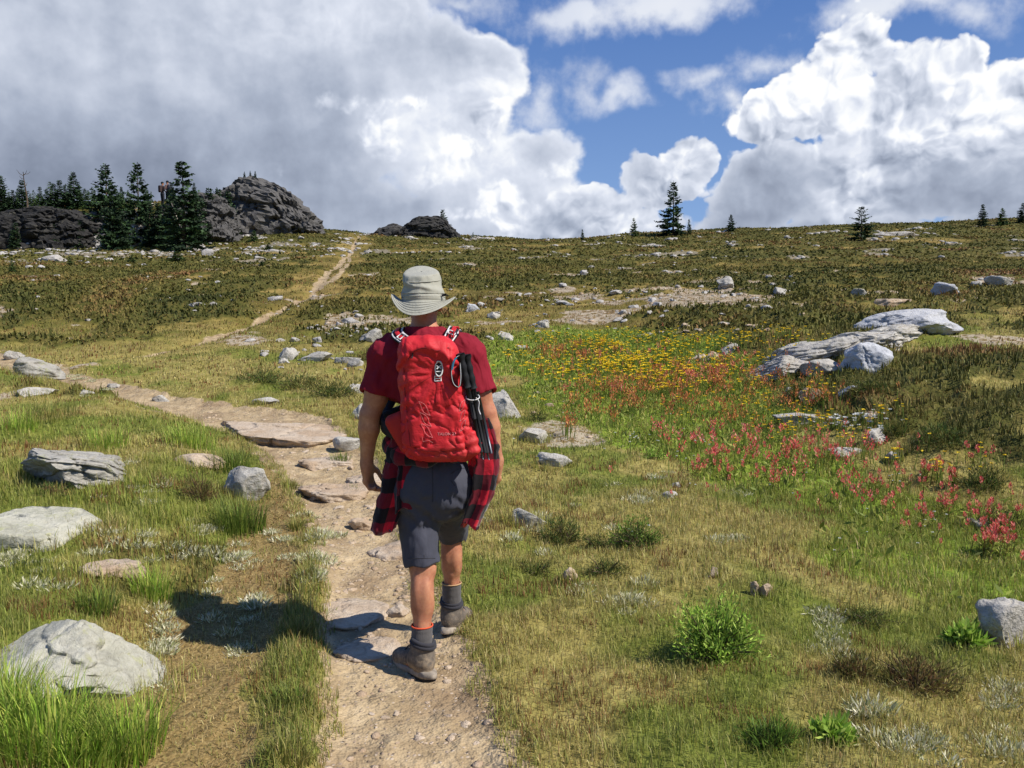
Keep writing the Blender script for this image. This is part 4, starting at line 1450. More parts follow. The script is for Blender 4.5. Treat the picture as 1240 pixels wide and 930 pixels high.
def on_top(px, row, Y0, Y1):
    """first thing hit by a downward ray along the pixel column between two depths: its highest point"""
    best = None
    dg = bpy.context.evaluated_depsgraph_get()
    for Y in np.arange(Y0, Y1, .4):
        d = pix_dir(px, row)
        x = d[0] / d[1] * Y
        ok, loc, nrm, i, ob, mt = scene.ray_cast(dg, Vector((x, Y, 40)), Vector((0, 0, -1)))
        if ok and ob.name.startswith('rock_outcrop'):
            ang = (loc.z - CAM_Z) / Y
            if best is None or ang > best[0]:
                best = (ang, np.array(loc))
    return best[1] if best is not None else at(px, row)


for px, hpx, lab in ((262, 9, 'leftmost little fir on top of the dark dome'), (296, 8, 'little fir left of a trio on top of the dark dome'),
                     (303, 7, 'middle little fir of a trio on top of the dark dome'), (309, 9, 'right little fir of a trio on top of the dark dome')):
    q = on_top(px, 212, 66, 90)
    fir('spire', px, 0, hpx, lab, p=q - np.array([0, 0, .08]), wide=1.2)
for px, hpx, kind, lab in ((208, 24, 'spire', 'slim fir on the rock wall right beside the two people'), (235, 16, 'spire', 'small fir on the rock wall near the dome')):
    q = on_top(px, 226, 55, 85)
    fir(kind, px, 0, hpx, lab, p=q - np.array([0, 0, .1]), wide=1.2)
PEOPLE_SPOTS = [on_top(196.5, 226, 55, 85), on_top(203, 226, 55, 85)]
print('people at', PEOPLE_SPOTS)
# ------------------------------------------------------------------ ground cover
rng = np.random.RandomState(11)


GRASS = leaf_mat('grass_blades', .32)
SPRIG = leaf_mat('heather_sprigs', .12, .8)
PETAL = leaf_mat('petals', .35, .6)
SILVER = leaf_mat('silver_leaves', .2, .7)


def blades(pos, h, w, az, lean, col, curl=.6, tipcol=None):
    """5-vertex curved blades; all arrays of length n"""
    n = len(pos)
    ca, sa = np.cos(az), np.sin(az)
    side = np.stack([-sa, ca, np.zeros(n)], -1)
    out = np.stack([ca, sa, np.zeros(n)], -1)
    up = np.array([0, 0, 1.0])
    m = pos + up * (h * .55 * np.cos(lean * .5))[:, None] + out * (h * .55 * np.sin(lean * .5))[:, None]
    l2 = lean * (1 + curl)
    tip = m + up * (h * .5 * np.cos(l2))[:, None] + out * (h * .5 * np.sin(l2))[:, None]
    hw = (w / 2)[:, None]
    v = np.stack([pos - side * hw, pos + side * hw, m + side * hw * .8, m - side * hw * .8, tip], 1).reshape(-1, 3)
    b = np.arange(n) * 5
    q = np.stack([b, b + 1, b + 2, b + 3], -1)
    t = np.stack([b + 3, b + 2, b + 4], -1)
    c = np.repeat(col, 5, 0).reshape(n, 5, 3)
    if tipcol is not None:
        c[:, 4] = tipcol
        c[:, 2:4] = c[:, 2:4] * .7 + tipcol[:, None] * .3
    return v, q, t, c.reshape(-1, 3)


def add_blades(g, *a, mi=0, **k):
    v, q, t, c = blades(*a, **k)
    base = g.n
    g.add(v, q, mi, col=c)
    g.f.setdefault(3, []).append(t.astype(np.int32) + base)
    g.mi.setdefault(3, []).append(np.full(len(t), mi, np.int32))


def scatter(y0, y1, dens, umax=.74, rs=rng):
    """points on the ground between two depths, evenly per square metre"""
    area = umax * (y1 * y1 - y0 * y0)
    n = int(area * dens)
    y = np.sqrt(rs.uniform(y0 * y0, y1 * y1, n))
    x = rs.uniform(-umax, umax, n) * y
    return x, y


def pick(cols, n, rs=rng):
    c = np.array([lin(*q) for q in cols])
    a = c[rs.randint(len(c), size=n)]
    return a * rs.uniform(.62, 1.28, (n, 1)) * (1 + rs.normal(0, .05, (n, 3)))


GOLD = [(182, 170, 102), (164, 154, 84), (204, 188, 128), (148, 144, 76), (172, 166, 92), (154, 126, 86)]
GREEN = [(122, 138, 56), (138, 150, 64), (106, 122, 48), (158, 158, 78), (130, 142, 60)]
LUSH = [(126, 140, 52), (144, 156, 62), (112, 126, 46), (162, 168, 78), (178, 170, 86)]
FARTURF = [(130, 116, 60), (112, 104, 48), (152, 130, 76), (110, 90, 52), (130, 120, 56), (112, 116, 48)]
STRAW = [(178, 154, 102), (152, 130, 80), (194, 172, 122), (132, 110, 66), (128, 126, 60)]
HEATH = [(52, 58, 22), (66, 70, 28), (44, 50, 20), (82, 78, 36), (90, 72, 40), (74, 82, 34), (104, 96, 48)]
RUST = [(120, 78, 46), (136, 92, 56), (104, 70, 42)]


def turf(y0, y1, dens, hs, ws, seed, umax=.86):
    rs = np.random.RandomState(seed)
    x, y = scatter(y0, y1, dens, umax, rs)
    z, m = height(x, y)
    r = rs.uniform(0, 1, len(x))
    edge = sstep(.02, .20, m['d_trail'])
    clump = n2(x, y, .16, 2, 71.0)
    keep = (r < np.clip(1 - m['dirt'] * 1.35, 0, 1) * (1 - m['scree'] * .72) * (1 - m['heath'] * .75) * np.clip(.8 + clump * 1.2, .15, 1))
    keep &= ~((m['straw'] > .5) & (rs.uniform(0, 1, len(x)) < .45))
    x, y, z = x[keep], y[keep], z[keep]
    m = {k: v[keep] for k, v in m.items()}
    n = len(x)
    gr = np.clip(m['green'] + rs.normal(0, .22, n), 0, 1)[:, None]
    col = pick(GOLD, n, rs) * (1 - gr) + pick(GREEN, n, rs) * gr
    lush = (np.clip(m['flower'] * 1.1, 0, 1) * (rs.uniform(0, 1, n) < .75))[:, None]
    lf = (sstep(-1.75, -2.4, x + .25 * np.sin(y * 2)) * sstep(9.5, 7, y) * sstep(-.12, .12, n2(x, y, .5, 2, 72.0)))
    lush = np.maximum(lush, (lf * (rs.uniform(0, 1, n) < .8))[:, None])
    col = col * (1 - lush) + pick(LUSH, n, rs) * lush
    fw = (sstep(12, 20, y) * .85 * (1 - m['flower']))[:, None]
    pf = pick(FARTURF, n, rs)
    col = col * (1 - fw) + pf * fw
    s = (m['straw'] > .45) * (rs.uniform(0, 1, n) < .85)
    col = np.where(s[:, None], pick(STRAW, n, rs), col)
    rust = (n2(x, y, .45, 3, 73.0) > .16) & (rs.uniform(0, 1, n) < .5) & (m['flower'] < .5)
    col = np.where(rust[:, None], pick(RUST, n, rs), col)
    h = rs.uniform(*hs, n) * (1 + .35 * m['flower'] + .8 * lf) * (.75 + .5 * np.clip(n2(x, y, .5, 2, 74.0) + .5, 0, 1))
    berm = np.exp(-((_track_x(y) - x + .42) / .13) ** 2) * sstep(6.6, 5.5, y)
    h *= 1 + .45 * berm
    bsel = (berm > .4) & (rs.uniform(0, 1, n) < .6)
    col = np.where(bsel[:, None], pick([(104, 122, 46), (122, 136, 54), (90, 106, 42)], n, rs), col)
    h *= np.where(s, .8, 1)
    lean = rs.gamma(2.0, .22, n) + np.where(s, .8, 0)
    tip = col * .55 + pick(GOLD, n, rs) * .45
    tip = tip * (1 - fw * .8) + col * fw * .8
    return np.stack([x, y, z - .006], -1), h, rs.uniform(*ws, n), rs.uniform(0, 6.283, n), lean, col, tip


def rim_turf(seed=9):
    """longer grass hugging the feet of stones near the camera"""
    rs = np.random.RandomState(seed)
    X, Y = [], []
    for rx, ry, rr in ROCKS:
        if ry > 13:
            continue
        n = int(min(900, 260 * rr * 6.28 * 1.2))
        a = rs.uniform(0, 6.283, n)
        q = rr * rs.normal(1.0, .16, n)
        X.append(rx + np.cos(a) * q)
        Y.append(ry + np.sin(a) * q * .8)
    x, y = np.concatenate(X), np.concatenate(Y)
    z, m = height(x, y)
    k = (m['d_trail'] > .03) & (fbm(np.stack([x * 5, y * 5, x * 0], -1), 2) > -.12)
    x, y, z = x[k], y[k], z[k]
    n = len(x)
    col = pick(GOLD, n, rs)
    gsel = rs.uniform(0, 1, n) < .6
    col[gsel] = pick(LUSH, n, rs)[gsel]
    return np.stack([x, y, z - .01], -1), rs.uniform(.05, .15, n), rs.uniform(.003, .006, n), rs.uniform(0, 6.283, n), rs.gamma(2, .2, n), col, pick(GOLD, n, rs)


def edge_turf(seed=19):
    """ragged short grass creeping over the trail edge"""
    rs = np.random.RandomState(seed)
    x, y = scatter(1.9, 9.5, 5200, .62, rs)
    d, hw = polyline_dist(x, y, TRAIL)
    q = d - hw + n2(x, y, .22, 3, 91.0) * .16
    k = (q > -.05) & (q < .10)
    x, y = x[k], y[k]
    z, m = height(x, y)
    n = len(x)
    col = pick(GOLD, n, rs)
    gsel = rs.uniform(0, 1, n) < .5
    col[gsel] = pick(GREEN, n, rs)[gsel]
    return np.stack([x, y, z - .005], -1), rs.uniform(.02, .07, n), rs.uniform(.0025, .005, n), rs.uniform(0, 6.283, n), rs.gamma(2, .3, n), col, pick(GOLD, n, rs)


g = Geo()
p_, h_, w_, a_, l_, c_, t_ = edge_turf()
add_blades(g, p_, h_, w_, a_, l_, c_, tipcol=t_)
p_, h_, w_, a_, l_, c_, t_ = rim_turf()
add_blades(g, p_, h_, w_, a_, l_, c_, tipcol=t_)
for args in ((1.9, 4.6, 9500, (.025, .07), (.0022, .0045), 1, .92), (4.6, 7.5, 4600, (.03, .08), (.003, .006), 2),
             (7.5, 12, 1900, (.025, .065), (.005, .010), 3), (12, 22, 380, (.03, .08), (.010, .022), 4),
             (22, 45, 60, (.04, .08), (.03, .055), 5), (45, 104, 12, (.05, .11), (.06, .11), 6)):
    p_, h_, w_, a_, l_, c_, t_ = turf(*args)
    add_blades(g, p_, h_, w_, a_, l_, c_, tipcol=t_)
print('turf verts', g.n)
tag(g.build('grass', [GRASS], smooth=True), 'short gold and green alpine turf covering the slope beside the trail', 'grass', kind='stuff')


# heather and crowberry mats
def heath(y0, y1, dens, hs, ws, seed, ln):
    rs = np.random.RandomState(seed)
    x, y = scatter(y0, y1, dens, .86, rs)
    z, m = height(x, y)
    keep = rs.uniform(0, 1, len(x)) < m['heath'] ** 1.4
    x, y, z = x[keep], y[keep], z[keep]
    n = len(x)
    hum = np.abs(n2(x, y, .55, 3, 61.0))
    sc_ = 1.0 + sstep(12, 40, y)
    tone = np.clip(n2(x / sc_, y / sc_, 1.3, 3, 76.0, 1.6) * 1.1 + .48 + rs.normal(0, .07, n), 0, .999)
    c = np.array([lin(*q) for q in [(64, 68, 30), (80, 82, 36), (98, 94, 44), (118, 104, 54), (126, 94, 58)]])
    tt = tone * 4
    ti = np.minimum(tt.astype(int), 3)
    col = (c[ti] * (1 - (tt - ti))[:, None] + c[ti + 1] * (tt - ti)[:, None]) * rs.uniform(.82, 1.2, (n, 1))
    h = rs.uniform(*hs, n) * np.clip(1.25 - hum * 1.6, .5, 1.3)
    return np.stack([x, y, z - .02], -1), h, rs.uniform(*ws, n), rs.uniform(0, 6.283, n), rs.gamma(2, ln, n), col


g = Geo()
for args in ((4.5, 9, 1500, (.05, .11), (.007, .013), 21, .25), (9, 15, 620, (.06, .13), (.012, .022), 22, .30), (15, 24, 260, (.06, .12), (.03, .06), 23, .50),
             (24, 45, 150, (.06, .11), (.05, .09), 24, .60), (45, 106, 30, (.08, .14), (.11, .20), 25, .7)):
    a = heath(*args)
    add_blades(g, *a, curl=.3)
print('heath verts', g.n)
tag(g.build('heather', [SPRIG]), 'dark low heather matting the slope in streaks', 'heather', kind='stuff')
# ------------------------------------------------------------------ the hiker
PL, PR = at(521, 824), at(541, 770)                  # heels of the left (near) and right (far) boot
Y0 = PL[1] + .15                                     # plane of the torso
HO = np.array([-.385, Y0, PL[2]])                    # root of the figure
print('heels', PL, PR)


def W(px, row, y):
    d = pix_dir(px, row)
    return np.array([d[0] / d[1] * y, y, CAM_Z + d[2] / d[1] * y])


def relax(v, q, it=2, k=.5):
    e = np.concatenate([q[:, [0, 1]], q[:, [1, 2]], q[:, [2, 3]], q[:, [3, 0]]])
    for _ in range(it):
        acc = np.zeros_like(v)
        cnt = np.zeros(len(v))
        np.add.at(acc, e[:, 0], v[e[:, 1]])
        np.add.at(acc, e[:, 1], v[e[:, 0]])
        np.add.at(cnt, e.ravel(), 1)
        v = v * (1 - k) + acc / np.maximum(cnt, 1)[:, None] * k
    return v


class Body:
    """smooth union of cones and ellipsoids; far pieces are skipped"""
    def __init__(self):
        self.pr = []

    def cone(self, a, b, ra, rb, k=.03):
        a, b = np.array(a), np.array(b)
        self.pr.append((lambda p: sd_cone(p, a, b, ra, rb), (a + b) / 2, np.linalg.norm(a - b) / 2 + max(ra, rb), k))

    def ell(self, c, r, k=.03, M=None):
        c = np.array(c)
        self.pr.append((lambda p: sd_ell(p, c, r, M), c, max(r), k))

    def __call__(self, p):
        c = p.mean(0)
        R_ = np.linalg.norm(p - c, axis=1).max()
        out = None
        for f, pc, pr, k in self.pr:
            if np.linalg.norm(c - pc) - pr > R_ + .09:
                continue
            d = f(p)
            out = d if out is None else smin(out, d, k)
        if out is None:
            # far from everything: a safe lower bound
            return np.min([np.linalg.norm(p - pc, axis=1) - pr for f, pc, pr, k in self.pr], 0)
        return out


def sdf_obj(name, f, lo, hi, step, mat, parent, it=2, attrs=None, origin=None):
    v, q = surface_net(f, lo, hi, step)
    v = relax(v, q, it)
    me = mesh_data(name, v - (HO if origin is None else origin), q, [mat] if not isinstance(mat, list) else mat, True, attrs(v) if attrs else None)
    return link(name, me, parent)


# joints
SH_L, SH_R = W(470, 429, Y0), W(566, 429, Y0)
EL_L, EL_R = W(448, 502, Y0 - .01), W(589, 500, Y0 - .01)
WR_L, WR_R = W(444, 561, Y0 + .02), W(602, 558, Y0 + .02)
NECK, HEAD = W(513, 398, Y0 + .01), W(513, 367, Y0 + .05)
CHEST, BELLY, PELV = W(516, 455, Y0), W(520, 530, Y0), W(523, 586, Y0)
HIP_L, HIP_R = W(502, 592, Y0), W(544, 592, Y0 + .02)
KN_L, KN_R = W(512, 688, PL[1] + .10), W(547, 642, PR[1] - .02)
YAW_L, YAW_R = R(42), R(-20)
FL = np.array([-math.sin(YAW_L), math.cos(YAW_L), 0])
FR = np.array([-math.sin(YAW_R), math.cos(YAW_R), 0])
AN_L = PL + FL * .065 + np.array([0, 0, .115])
AN_R = PR + FR * .065 + np.array([0, 0, .125])

B = Body()
B.ell(CHEST + [0, .0, .02], (.170, .112, .21), .05)
B.ell(BELLY, (.145, .105, .17), .06)
B.ell(PELV + [0, 0, .02], (.160, .118, .125), .06)
for s_, h in ((-1, HIP_L), (1, HIP_R)):
    B.ell(h + [0, -.030, -.01], (.080, .080, .10), .05)
B.cone(SH_L, SH_R, .062, .062, .05)
B.cone(NECK + [0, -.01, -.06], NECK + [0, .02, .07], .066, .056, .04)
B.cone(NECK + [0, 0, -.05], SH_L + [.05, 0, .02], .055, .05, .05)
B.cone(NECK + [0, 0, -.05], SH_R + [-.05, 0, .02], .055, .05, .05)
# head: skull, jaw, brow, nose, lips, ears, eyes
B.ell(HEAD + [0, -.005, .03], (.074, .092, .092), .03)
B.ell(HEAD + [0, .030, -.045], (.058, .068, .068), .04)
B.ell(HEAD + [0, .072, -.092], (.026, .024, .020), .02)
B.cone(HEAD + [0, .086, .022], HEAD + [0, .108, -.014], .010, .014, .012)
B.ell(HEAD + [0, .076, .036], (.050, .020, .014), .02)
B.ell(HEAD + [0, .088, -.046], (.024, .012, .007), .008)
B.ell(HEAD + [0, .086, -.058], (.021, .012, .007), .008)
for s_ in (-1, 1):
    B.ell(HEAD + [s_ * .031, .078, .016], (.013, .012, .012), .006)
    B.ell(HEAD + [s_ * .079, .004, -.008], (.010, .022, .033), .008, rotz(s_ * -.35))
    B.ell(HEAD + [s_ * .045, .062, -.02], (.022, .022, .022), .02)
for sh, el, wr in ((SH_L, EL_L, WR_L), (SH_R, EL_R, WR_R)):
    B.ell(sh, (.064, .064, .075), .05)
    B.cone(sh, el, .056, .044, .04)
    B.ell(el * .6 + sh * .4, (.052, .056, .09), .04)
    fm = el * .72 + wr * .28
    B.cone(el, fm, .043, .047, .03)
    B.cone(fm, wr, .046, .029, .03)


def hand(wr, el, side):
    """relaxed hand hanging from the wrist; side -1 left, +1 right; thumb to the front"""
    dn = np.array([-side * .05, .22, -.97])
    dn /= np.linalg.norm(dn)
    inn = np.array([-side * .94, -.30, -.12])
    inn -= dn * inn.dot(dn)
    inn /= np.linalg.norm(inn)                       # palm faces the thigh
    fr = np.cross(inn, dn) * (1 if side < 0 else -1)
    if fr[1] < 0:
        fr = -fr
    B.cone(wr, wr + dn * .03, .028, .030, .02)
    for a, r in ((.026, .015), (.009, .0155), (-.009, .0150), (-.026, .0138)):
        B.cone(wr + dn * .02 + fr * a * .7, wr + dn * .088 + fr * a, .0165, r, .016)
    L = ((.031, 1.0), (.011, 1.10), (-.010, 1.02), (-.030, .82))
    for i, (a, l) in enumerate(L):
        p0 = wr + dn * .090 + fr * a
        c = .55 + .10 * i
        d1 = dn * math.cos(c * .7) + inn * math.sin(c * .7)
        d2 = dn * math.cos(c * 1.9) + inn * math.sin(c * 1.9)
        d3 = dn * math.cos(c * 2.7) + inn * math.sin(c * 2.7)
        p1 = p0 + d1 * .042 * l
        p2 = p1 + d2 * .026 * l
        p3 = p2 + d3 * .019 * l
        B.cone(p0 - d1 * .012, p1, .0105, .0095, .006)
        B.cone(p1, p2, .0097, .0086, .004)
        B.cone(p2, p3, .0087, .0074, .004)
    t0 = wr + dn * .030 + fr * .026 + inn * .008
    t1 = t0 + (dn * .62 + fr * .62 + inn * .30) * .045
    t2 = t1 + (dn * .88 + fr * .22 + inn * .35) * .034
    t3 = t2 + (dn * .92 - fr * .05 + inn * .36) * .026
    B.cone(t0, t1, .018, .0125, .014)
    B.cone(t1, t2, .0122, .0105, .005)
    B.cone(t2, t3, .0105, .0085, .005)


hand(WR_L, EL_L, -1)
hand(WR_R, EL_R, 1)
for hp, kn, an, fd in ((HIP_L, KN_L, AN_L, FL), (HIP_R, KN_R, AN_R, FR)):
    B.cone(hp, kn, .088, .058, .05)
    B.ell(kn + [0, .012, 0], (.052, .054, .06), .03)
    ax = (an - kn)
    cf = kn + ax * .30 + np.array([0, -.022, 0])
    B.cone(kn, kn + ax * .45, .052, .048, .03)
    B.ell(cf + [-.018, 0, .012], (.036, .046, .095), .022)
    B.ell(cf + [.020, -.002, -.006], (.035, .047, .098), .022)
    B.cone(cf + [0, -.012, -.10], an + [0, -.020, .03], .014, .012, .025)
    B.cone(kn + ax * .45, an, .046, .036, .03)
    B.ell(an + fd * .07 + [0, 0, -.055], (.04, .04, .035), .03)
    B.cone(an, an + fd * .10 + [0, 0, -.06], .035, .03, .03)

SKIN = material('skin', lambda t: dict(
    color=t.ramp(t.noise(t.obj(), 9, 4, .6) * .7 + t.noise(t.obj(), 60, 3, .6) * .3,
                 [(.28, lin(138, 84, 62)), (.48, lin(174, 116, 88)), (.56, lin(182, 126, 94)), (.72, lin(204, 150, 116))]),
    rough=.55, spec=.35, sss=.12, normal=t.bump(t.noise(t.obj(), 180, 3, .6), .15, .002)))

person = empty('person', tuple(HO), 'hiker seen from behind in maroon T-shirt and charcoal shorts striding up the trail', 'person')
sdf_obj('body', B, HO + [-.42, -.30, -.03], HO + [.42, .62, 1.95], .0048, SKIN, person, 2)


# ---- cloth
def cloth_mat(name, col, wr=.25, scale=900.0, sheen=0.15, rough=.85):
    def b(t):
        o = t.obj()
        n = t.noise(o, 14, 5, .6)
        f = t.noise(o, scale * .35, 2, .6)
        w = t.noise(t.vec('MULTIPLY', o, (1, 1, .45)), 26, 4, .6)
        c = t.mix(n.ss(.35, .7) * .30, lin(*col), tuple(q * .72 for q in lin(*col)))
        return dict(color=c, rough=rough, spec=.25, sheen=sheen, normal=t.bump(w * .9 + f * .12, wr, .012))
    return material(name, b)




def jersey(t):
    o = t.obj()
    n = t.noise(o, 8, 5, .6)
    r1 = (t.noise(t.vec('MULTIPLY', o, (1, 1, .55)), 10, 3, .5, .7) - .5).abs()
    c = t.mix(n.ss(.35, .7) * .35, lin(130, 30, 44), lin(104, 22, 34))
    x, y, z = t.sep(o)
    damp = t.noise(o, 6, 3, .6).ss(.42, .62) * (x.abs().ss(.24, .12)) * z.ss(1.30, 1.45)
    c = t.mix(damp * .35, c, lin(84, 18, 28))
    return dict(color=c, rough=.9, spec=.15, normal=t.bump(r1.ss(0, .12) * .9 + n * .4 + t.noise(o, 300, 2, .6) * .06, .32, .012))


SHIRT = material('maroon_jersey', jersey)
SHORTS = cloth_mat('charcoal_cloth', (66, 67, 78), .4, sheen=.05, rough=.75)


def pack_cloth(t):
    o = t.obj()
    n = t.noise(o, 9, 5, .6)
    r1 = (t.noise(t.vec('MULTIPLY', o, (1, 1, 1.5)), 11, 3, .55, .8) - .5).abs()
    r2 = (t.noise(t.vec('MULTIPLY', o, (1.4, 1, 1)), 27, 3, .6, .6) - .5).abs()
    grid = ((t.sep(o)[0] * 1600.0).sin() * (t.sep(o)[2] * 1600.0).sin())
    c = t.mix(n.ss(.35, .7) * .28, lin(192, 35, 43), lin(160, 26, 34))
    c = t.mix(t.noise(o, 5, 4, .65).ss(.52, .72) * .22, c, lin(176, 112, 92))          # trail dust
    h = r1.ss(.0, .10) * .9 + r2.ss(0, .09) * .4 + grid * .03
    return dict(color=c, rough=.62, spec=.3, normal=t.bump(h, .16, .008))


PACKRED = material('red_pack_cloth', pack_cloth)
PACKDARK = cloth_mat('dark_red_mesh', (176, 44, 38), .3, sheen=0.0, rough=.7)
BLACKWEB = cloth_mat('black_webbing', (26, 26, 29), .3, sheen=0.0, rough=.7)
HATCLOTH = cloth_mat('sage_grey_cloth', (158, 156, 143), .45, sheen=.05)
SOCK = cloth_mat('grey_wool', (84, 80, 78), .5, 500, .2)


def boot_leather(t):
    o = t.obj()
    n = t.noise(o, 22, 5, .65)
    z = t.sep(o)[2]
    c = t.ramp(n, [(.3, lin(78, 71, 64)), (.55, lin(104, 95, 85)), (.75, lin(122, 112, 99))])
    c = t.mix((t.noise(o, 40, 4, .7) + z.ss(.16, .02) * .25).ss(.55, .8) * .6, c, lin(158, 138, 112))          # dust
    return dict(color=c, rough=.88, spec=.2, normal=t.bump(n * .7 + t.noise(o, 160, 3, .6) * .3, .5, .006))


BOOT = material('grey_boot_leather', boot_leather)
DARKGAITER = cloth_mat('dark_cuff_cloth', (50, 49, 54), .3, 600, .1)
PALE = material('pale_plastic', lambda t: dict(color=lin(206, 204, 202), rough=.45, spec=.4))
GREYPRINT = material('grey_print', lambda t: dict(color=lin(206, 124, 124), rough=.6))
RUBBER = material('boot_rubber', lambda t: dict(color=t.ramp(t.noise(t.obj(), 30, 4, .6), [(.3, lin(118, 108, 96)), (.7, lin(164, 152, 136))]), rough=.85))
OUTSOLE = material('outsole_rubber', lambda t: dict(color=lin(48, 45, 42), rough=.85))
ORANGE = material('orange_trim', lambda t: dict(color=lin(206, 84, 52), rough=.85))
TANTRIM = material('tan_trim', lambda t: dict(color=lin(176, 142, 104), rough=.85))
ALU = material('dark_metal_shaft', lambda t: dict(color=lin(70, 74, 80), rough=.35, metallic=.7))
TEAL = material('teal_band', lambda t: dict(color=lin(46, 110, 138), rough=.5))


def plaid(t):
    u, v, _ = t.sep(t.attr('uvm', 'Vector'))
    a = (v / .145).fract().gt(.5)
    b = (u / .098).fract().gt(.5)
    c = t.ramp((a + b) * .5, [(0, lin(200, 30, 50)), (.49, lin(200, 30, 50)), (.5, lin(104, 18, 33)), (.9, lin(104, 18, 33)), (.95, lin(22, 18, 22))], 'CONSTANT')
    o = t.obj()
    c = t.mix(t.noise(o, 40, 4, .6).ss(.4, .7) * .25, c, lin(30, 12, 16))
    return dict(color=c, rough=.9, spec=.15, sheen=.2, normal=t.bump(t.noise(o, 30, 4, .6), .35, .01))


PLAID = material('buffalo_plaid', plaid)

# T-shirt
T = Body()
T.ell(CHEST + [0, -.005, .02], (.196, .130, .225), .05)
T.ell(BELLY + [0, 0, .01], (.176, .128, .19), .06)
T.cone(SH_L, SH_R, .078, .078, .05)
T.cone(NECK + [0, -.01, -.06], NECK + [0, 0.008, .012], .085, .069, .04)
T.cone(NECK + [0, -.01, -.055], SH_L + [.05, 0, .02], .067, .066, .05)
T.cone(NECK + [0, -.01, -.055], SH_R + [-.05, 0, .02], .067, .066, .05)
SLV = []
for s_, sh, el in ((-1, SH_L, EL_L), (1, SH_R, EL_R)):
    ax = (el - sh) / np.linalg.norm(el - sh)
    e = sh + ax * .205
    T.ell(sh + [s_ * -.015, 0, -.012], (.079, .082, .086), .06)
    T.cone(sh, sh + ax * .26 + [s_ * .006, 0, 0], .074, .080, .04)
    SLV.append((sh, e, ax))


def shirt_f(p):
    f = T(p)
    q = p - HO
    fold = fbm(np.stack([q[:, 0] * 7 + q[:, 2] * 5, q[:, 1] * 7, q[:, 2] * 3.2 - q[:, 0] * 3], -1), 3)
    sx = np.abs(q[:, 0] + .02)
    drag = np.sin((q[:, 2] - 1.3) * 52 - sx * 44 + fold * 4) * sstep(.10, .19, sx) * sstep(1.0, 1.25, q[:, 2])
    drag2 = np.abs(fbm(np.stack([sx * 16 + q[:, 2] * 8, q[:, 1] * 6, q[:, 2] * 5 - sx * 6], -1), 2))
    f = f - .0024 * drag + .014 * drag2 - .004 - .012 * fold - .006 * np.sin(q[:, 2] * 46 + q[:, 0] * 22 + fold * 5) * sstep(1.32, 1.18, q[:, 2])
    for sh, e, ax in SLV:                              # cuffs: cut across the arm, hollowed from below
        d = (p - e) @ ax
        near = np.linalg.norm(p - e, axis=1) < .17
        r = np.linalg.norm(p - e - np.outer(d, ax), axis=1)
        f = np.where(near, smax(f, d - .012 * np.sin(q[:, 1] * 30), .006), f)
        f = np.where(near & (r < .2), np.maximum(f, -np.maximum(r - .064, -(d + .03))), f)
    f = smax(f, NECK[2] + .022 + (p[:, 1] - NECK[1]) * -.30 - p[:, 2], .004) * 0 + smax(f, p[:, 2] - (NECK[2] + .020 - (p[:, 1] - NECK[1]) * .32), .006)
    return np.maximum(f, BELLY[2] - .10 - p[:, 2])


sdf_obj('t_shirt', shirt_f, HO + [-.42, -.24, .86], HO + [.42, .26, 1.66], .005, SHIRT, person, 2)

# shorts
SHB = Body()
SHB.ell(PELV + [0, -.012, .01], (.182, .138, .17), .07)
for h, kn in ((HIP_L, KN_L), (HIP_R, KN_R)):
    ax = (kn - h) / np.linalg.norm(kn - h)
    SHB.ell(h + [-.004 if h is HIP_L else .004, -.034, .0], (.100, .100, .13), .09)
    SHB.cone(h, kn + ax * .06, .104, .081, .045)
CUT = []
for h, kn, L in ((HIP_L, KN_L, W(512, 684, KN_L[1])), (HIP_R, KN_R, W(547, 658, KN_R[1]))):
    ax = (kn - h) / np.linalg.norm(kn - h)
    CUT.append((L, ax))


def shorts_f(p):
    f = SHB(p)
    q = p - HO
    fold = fbm(np.stack([q[:, 0] * 9 + q[:, 2] * 3, q[:, 1] * 9, q[:, 2] * 5 - q[:, 0] * 8], -1), 3)
    f = f - .015 * fold - .004 * np.sin(q[:, 2] * 80 + q[:, 0] * 50 + fold * 6) * np.exp(-((q[:, 2] - .80) / .09) ** 2)
    left = np.linalg.norm(p - KN_L, axis=1) < np.linalg.norm(p - KN_R, axis=1)
    for i, (L, ax) in enumerate(CUT):
        d = (p - L) @ ax
        r = np.linalg.norm(p - L - np.outer(d, ax), axis=1)
        sel = left if i == 0 else ~left
        sel = sel & (p[:, 2] < PELV[2])
        f = np.where(sel, smax(f, d + .006 * np.sin(q[:, 0] * 60), .005), f)
        f = np.where(sel, np.maximum(f, -np.maximum(r - .066, -(d + .04))), f)
    return np.maximum(f, p[:, 2] - (PELV[2] + .16))


shorts = sdf_obj('shorts', shorts_f, HO + [-.30, -.26, .40], HO + [.32, .62, 1.10], .005, SHORTS, person, 2)
_sb = BVHTree.FromPolygons([tuple(np.array(v.co) + HO) for v in shorts.data.vertices], [tuple(p.vertices) for p in shorts.data.polygons])


def on_shorts(px, row):
    d = pix_dir(px, row)
    loc = _sb.ray_cast(Vector((0, 0, CAM_Z)), Vector(d))[0]
    return np.array(loc) - HO if loc is not None else None


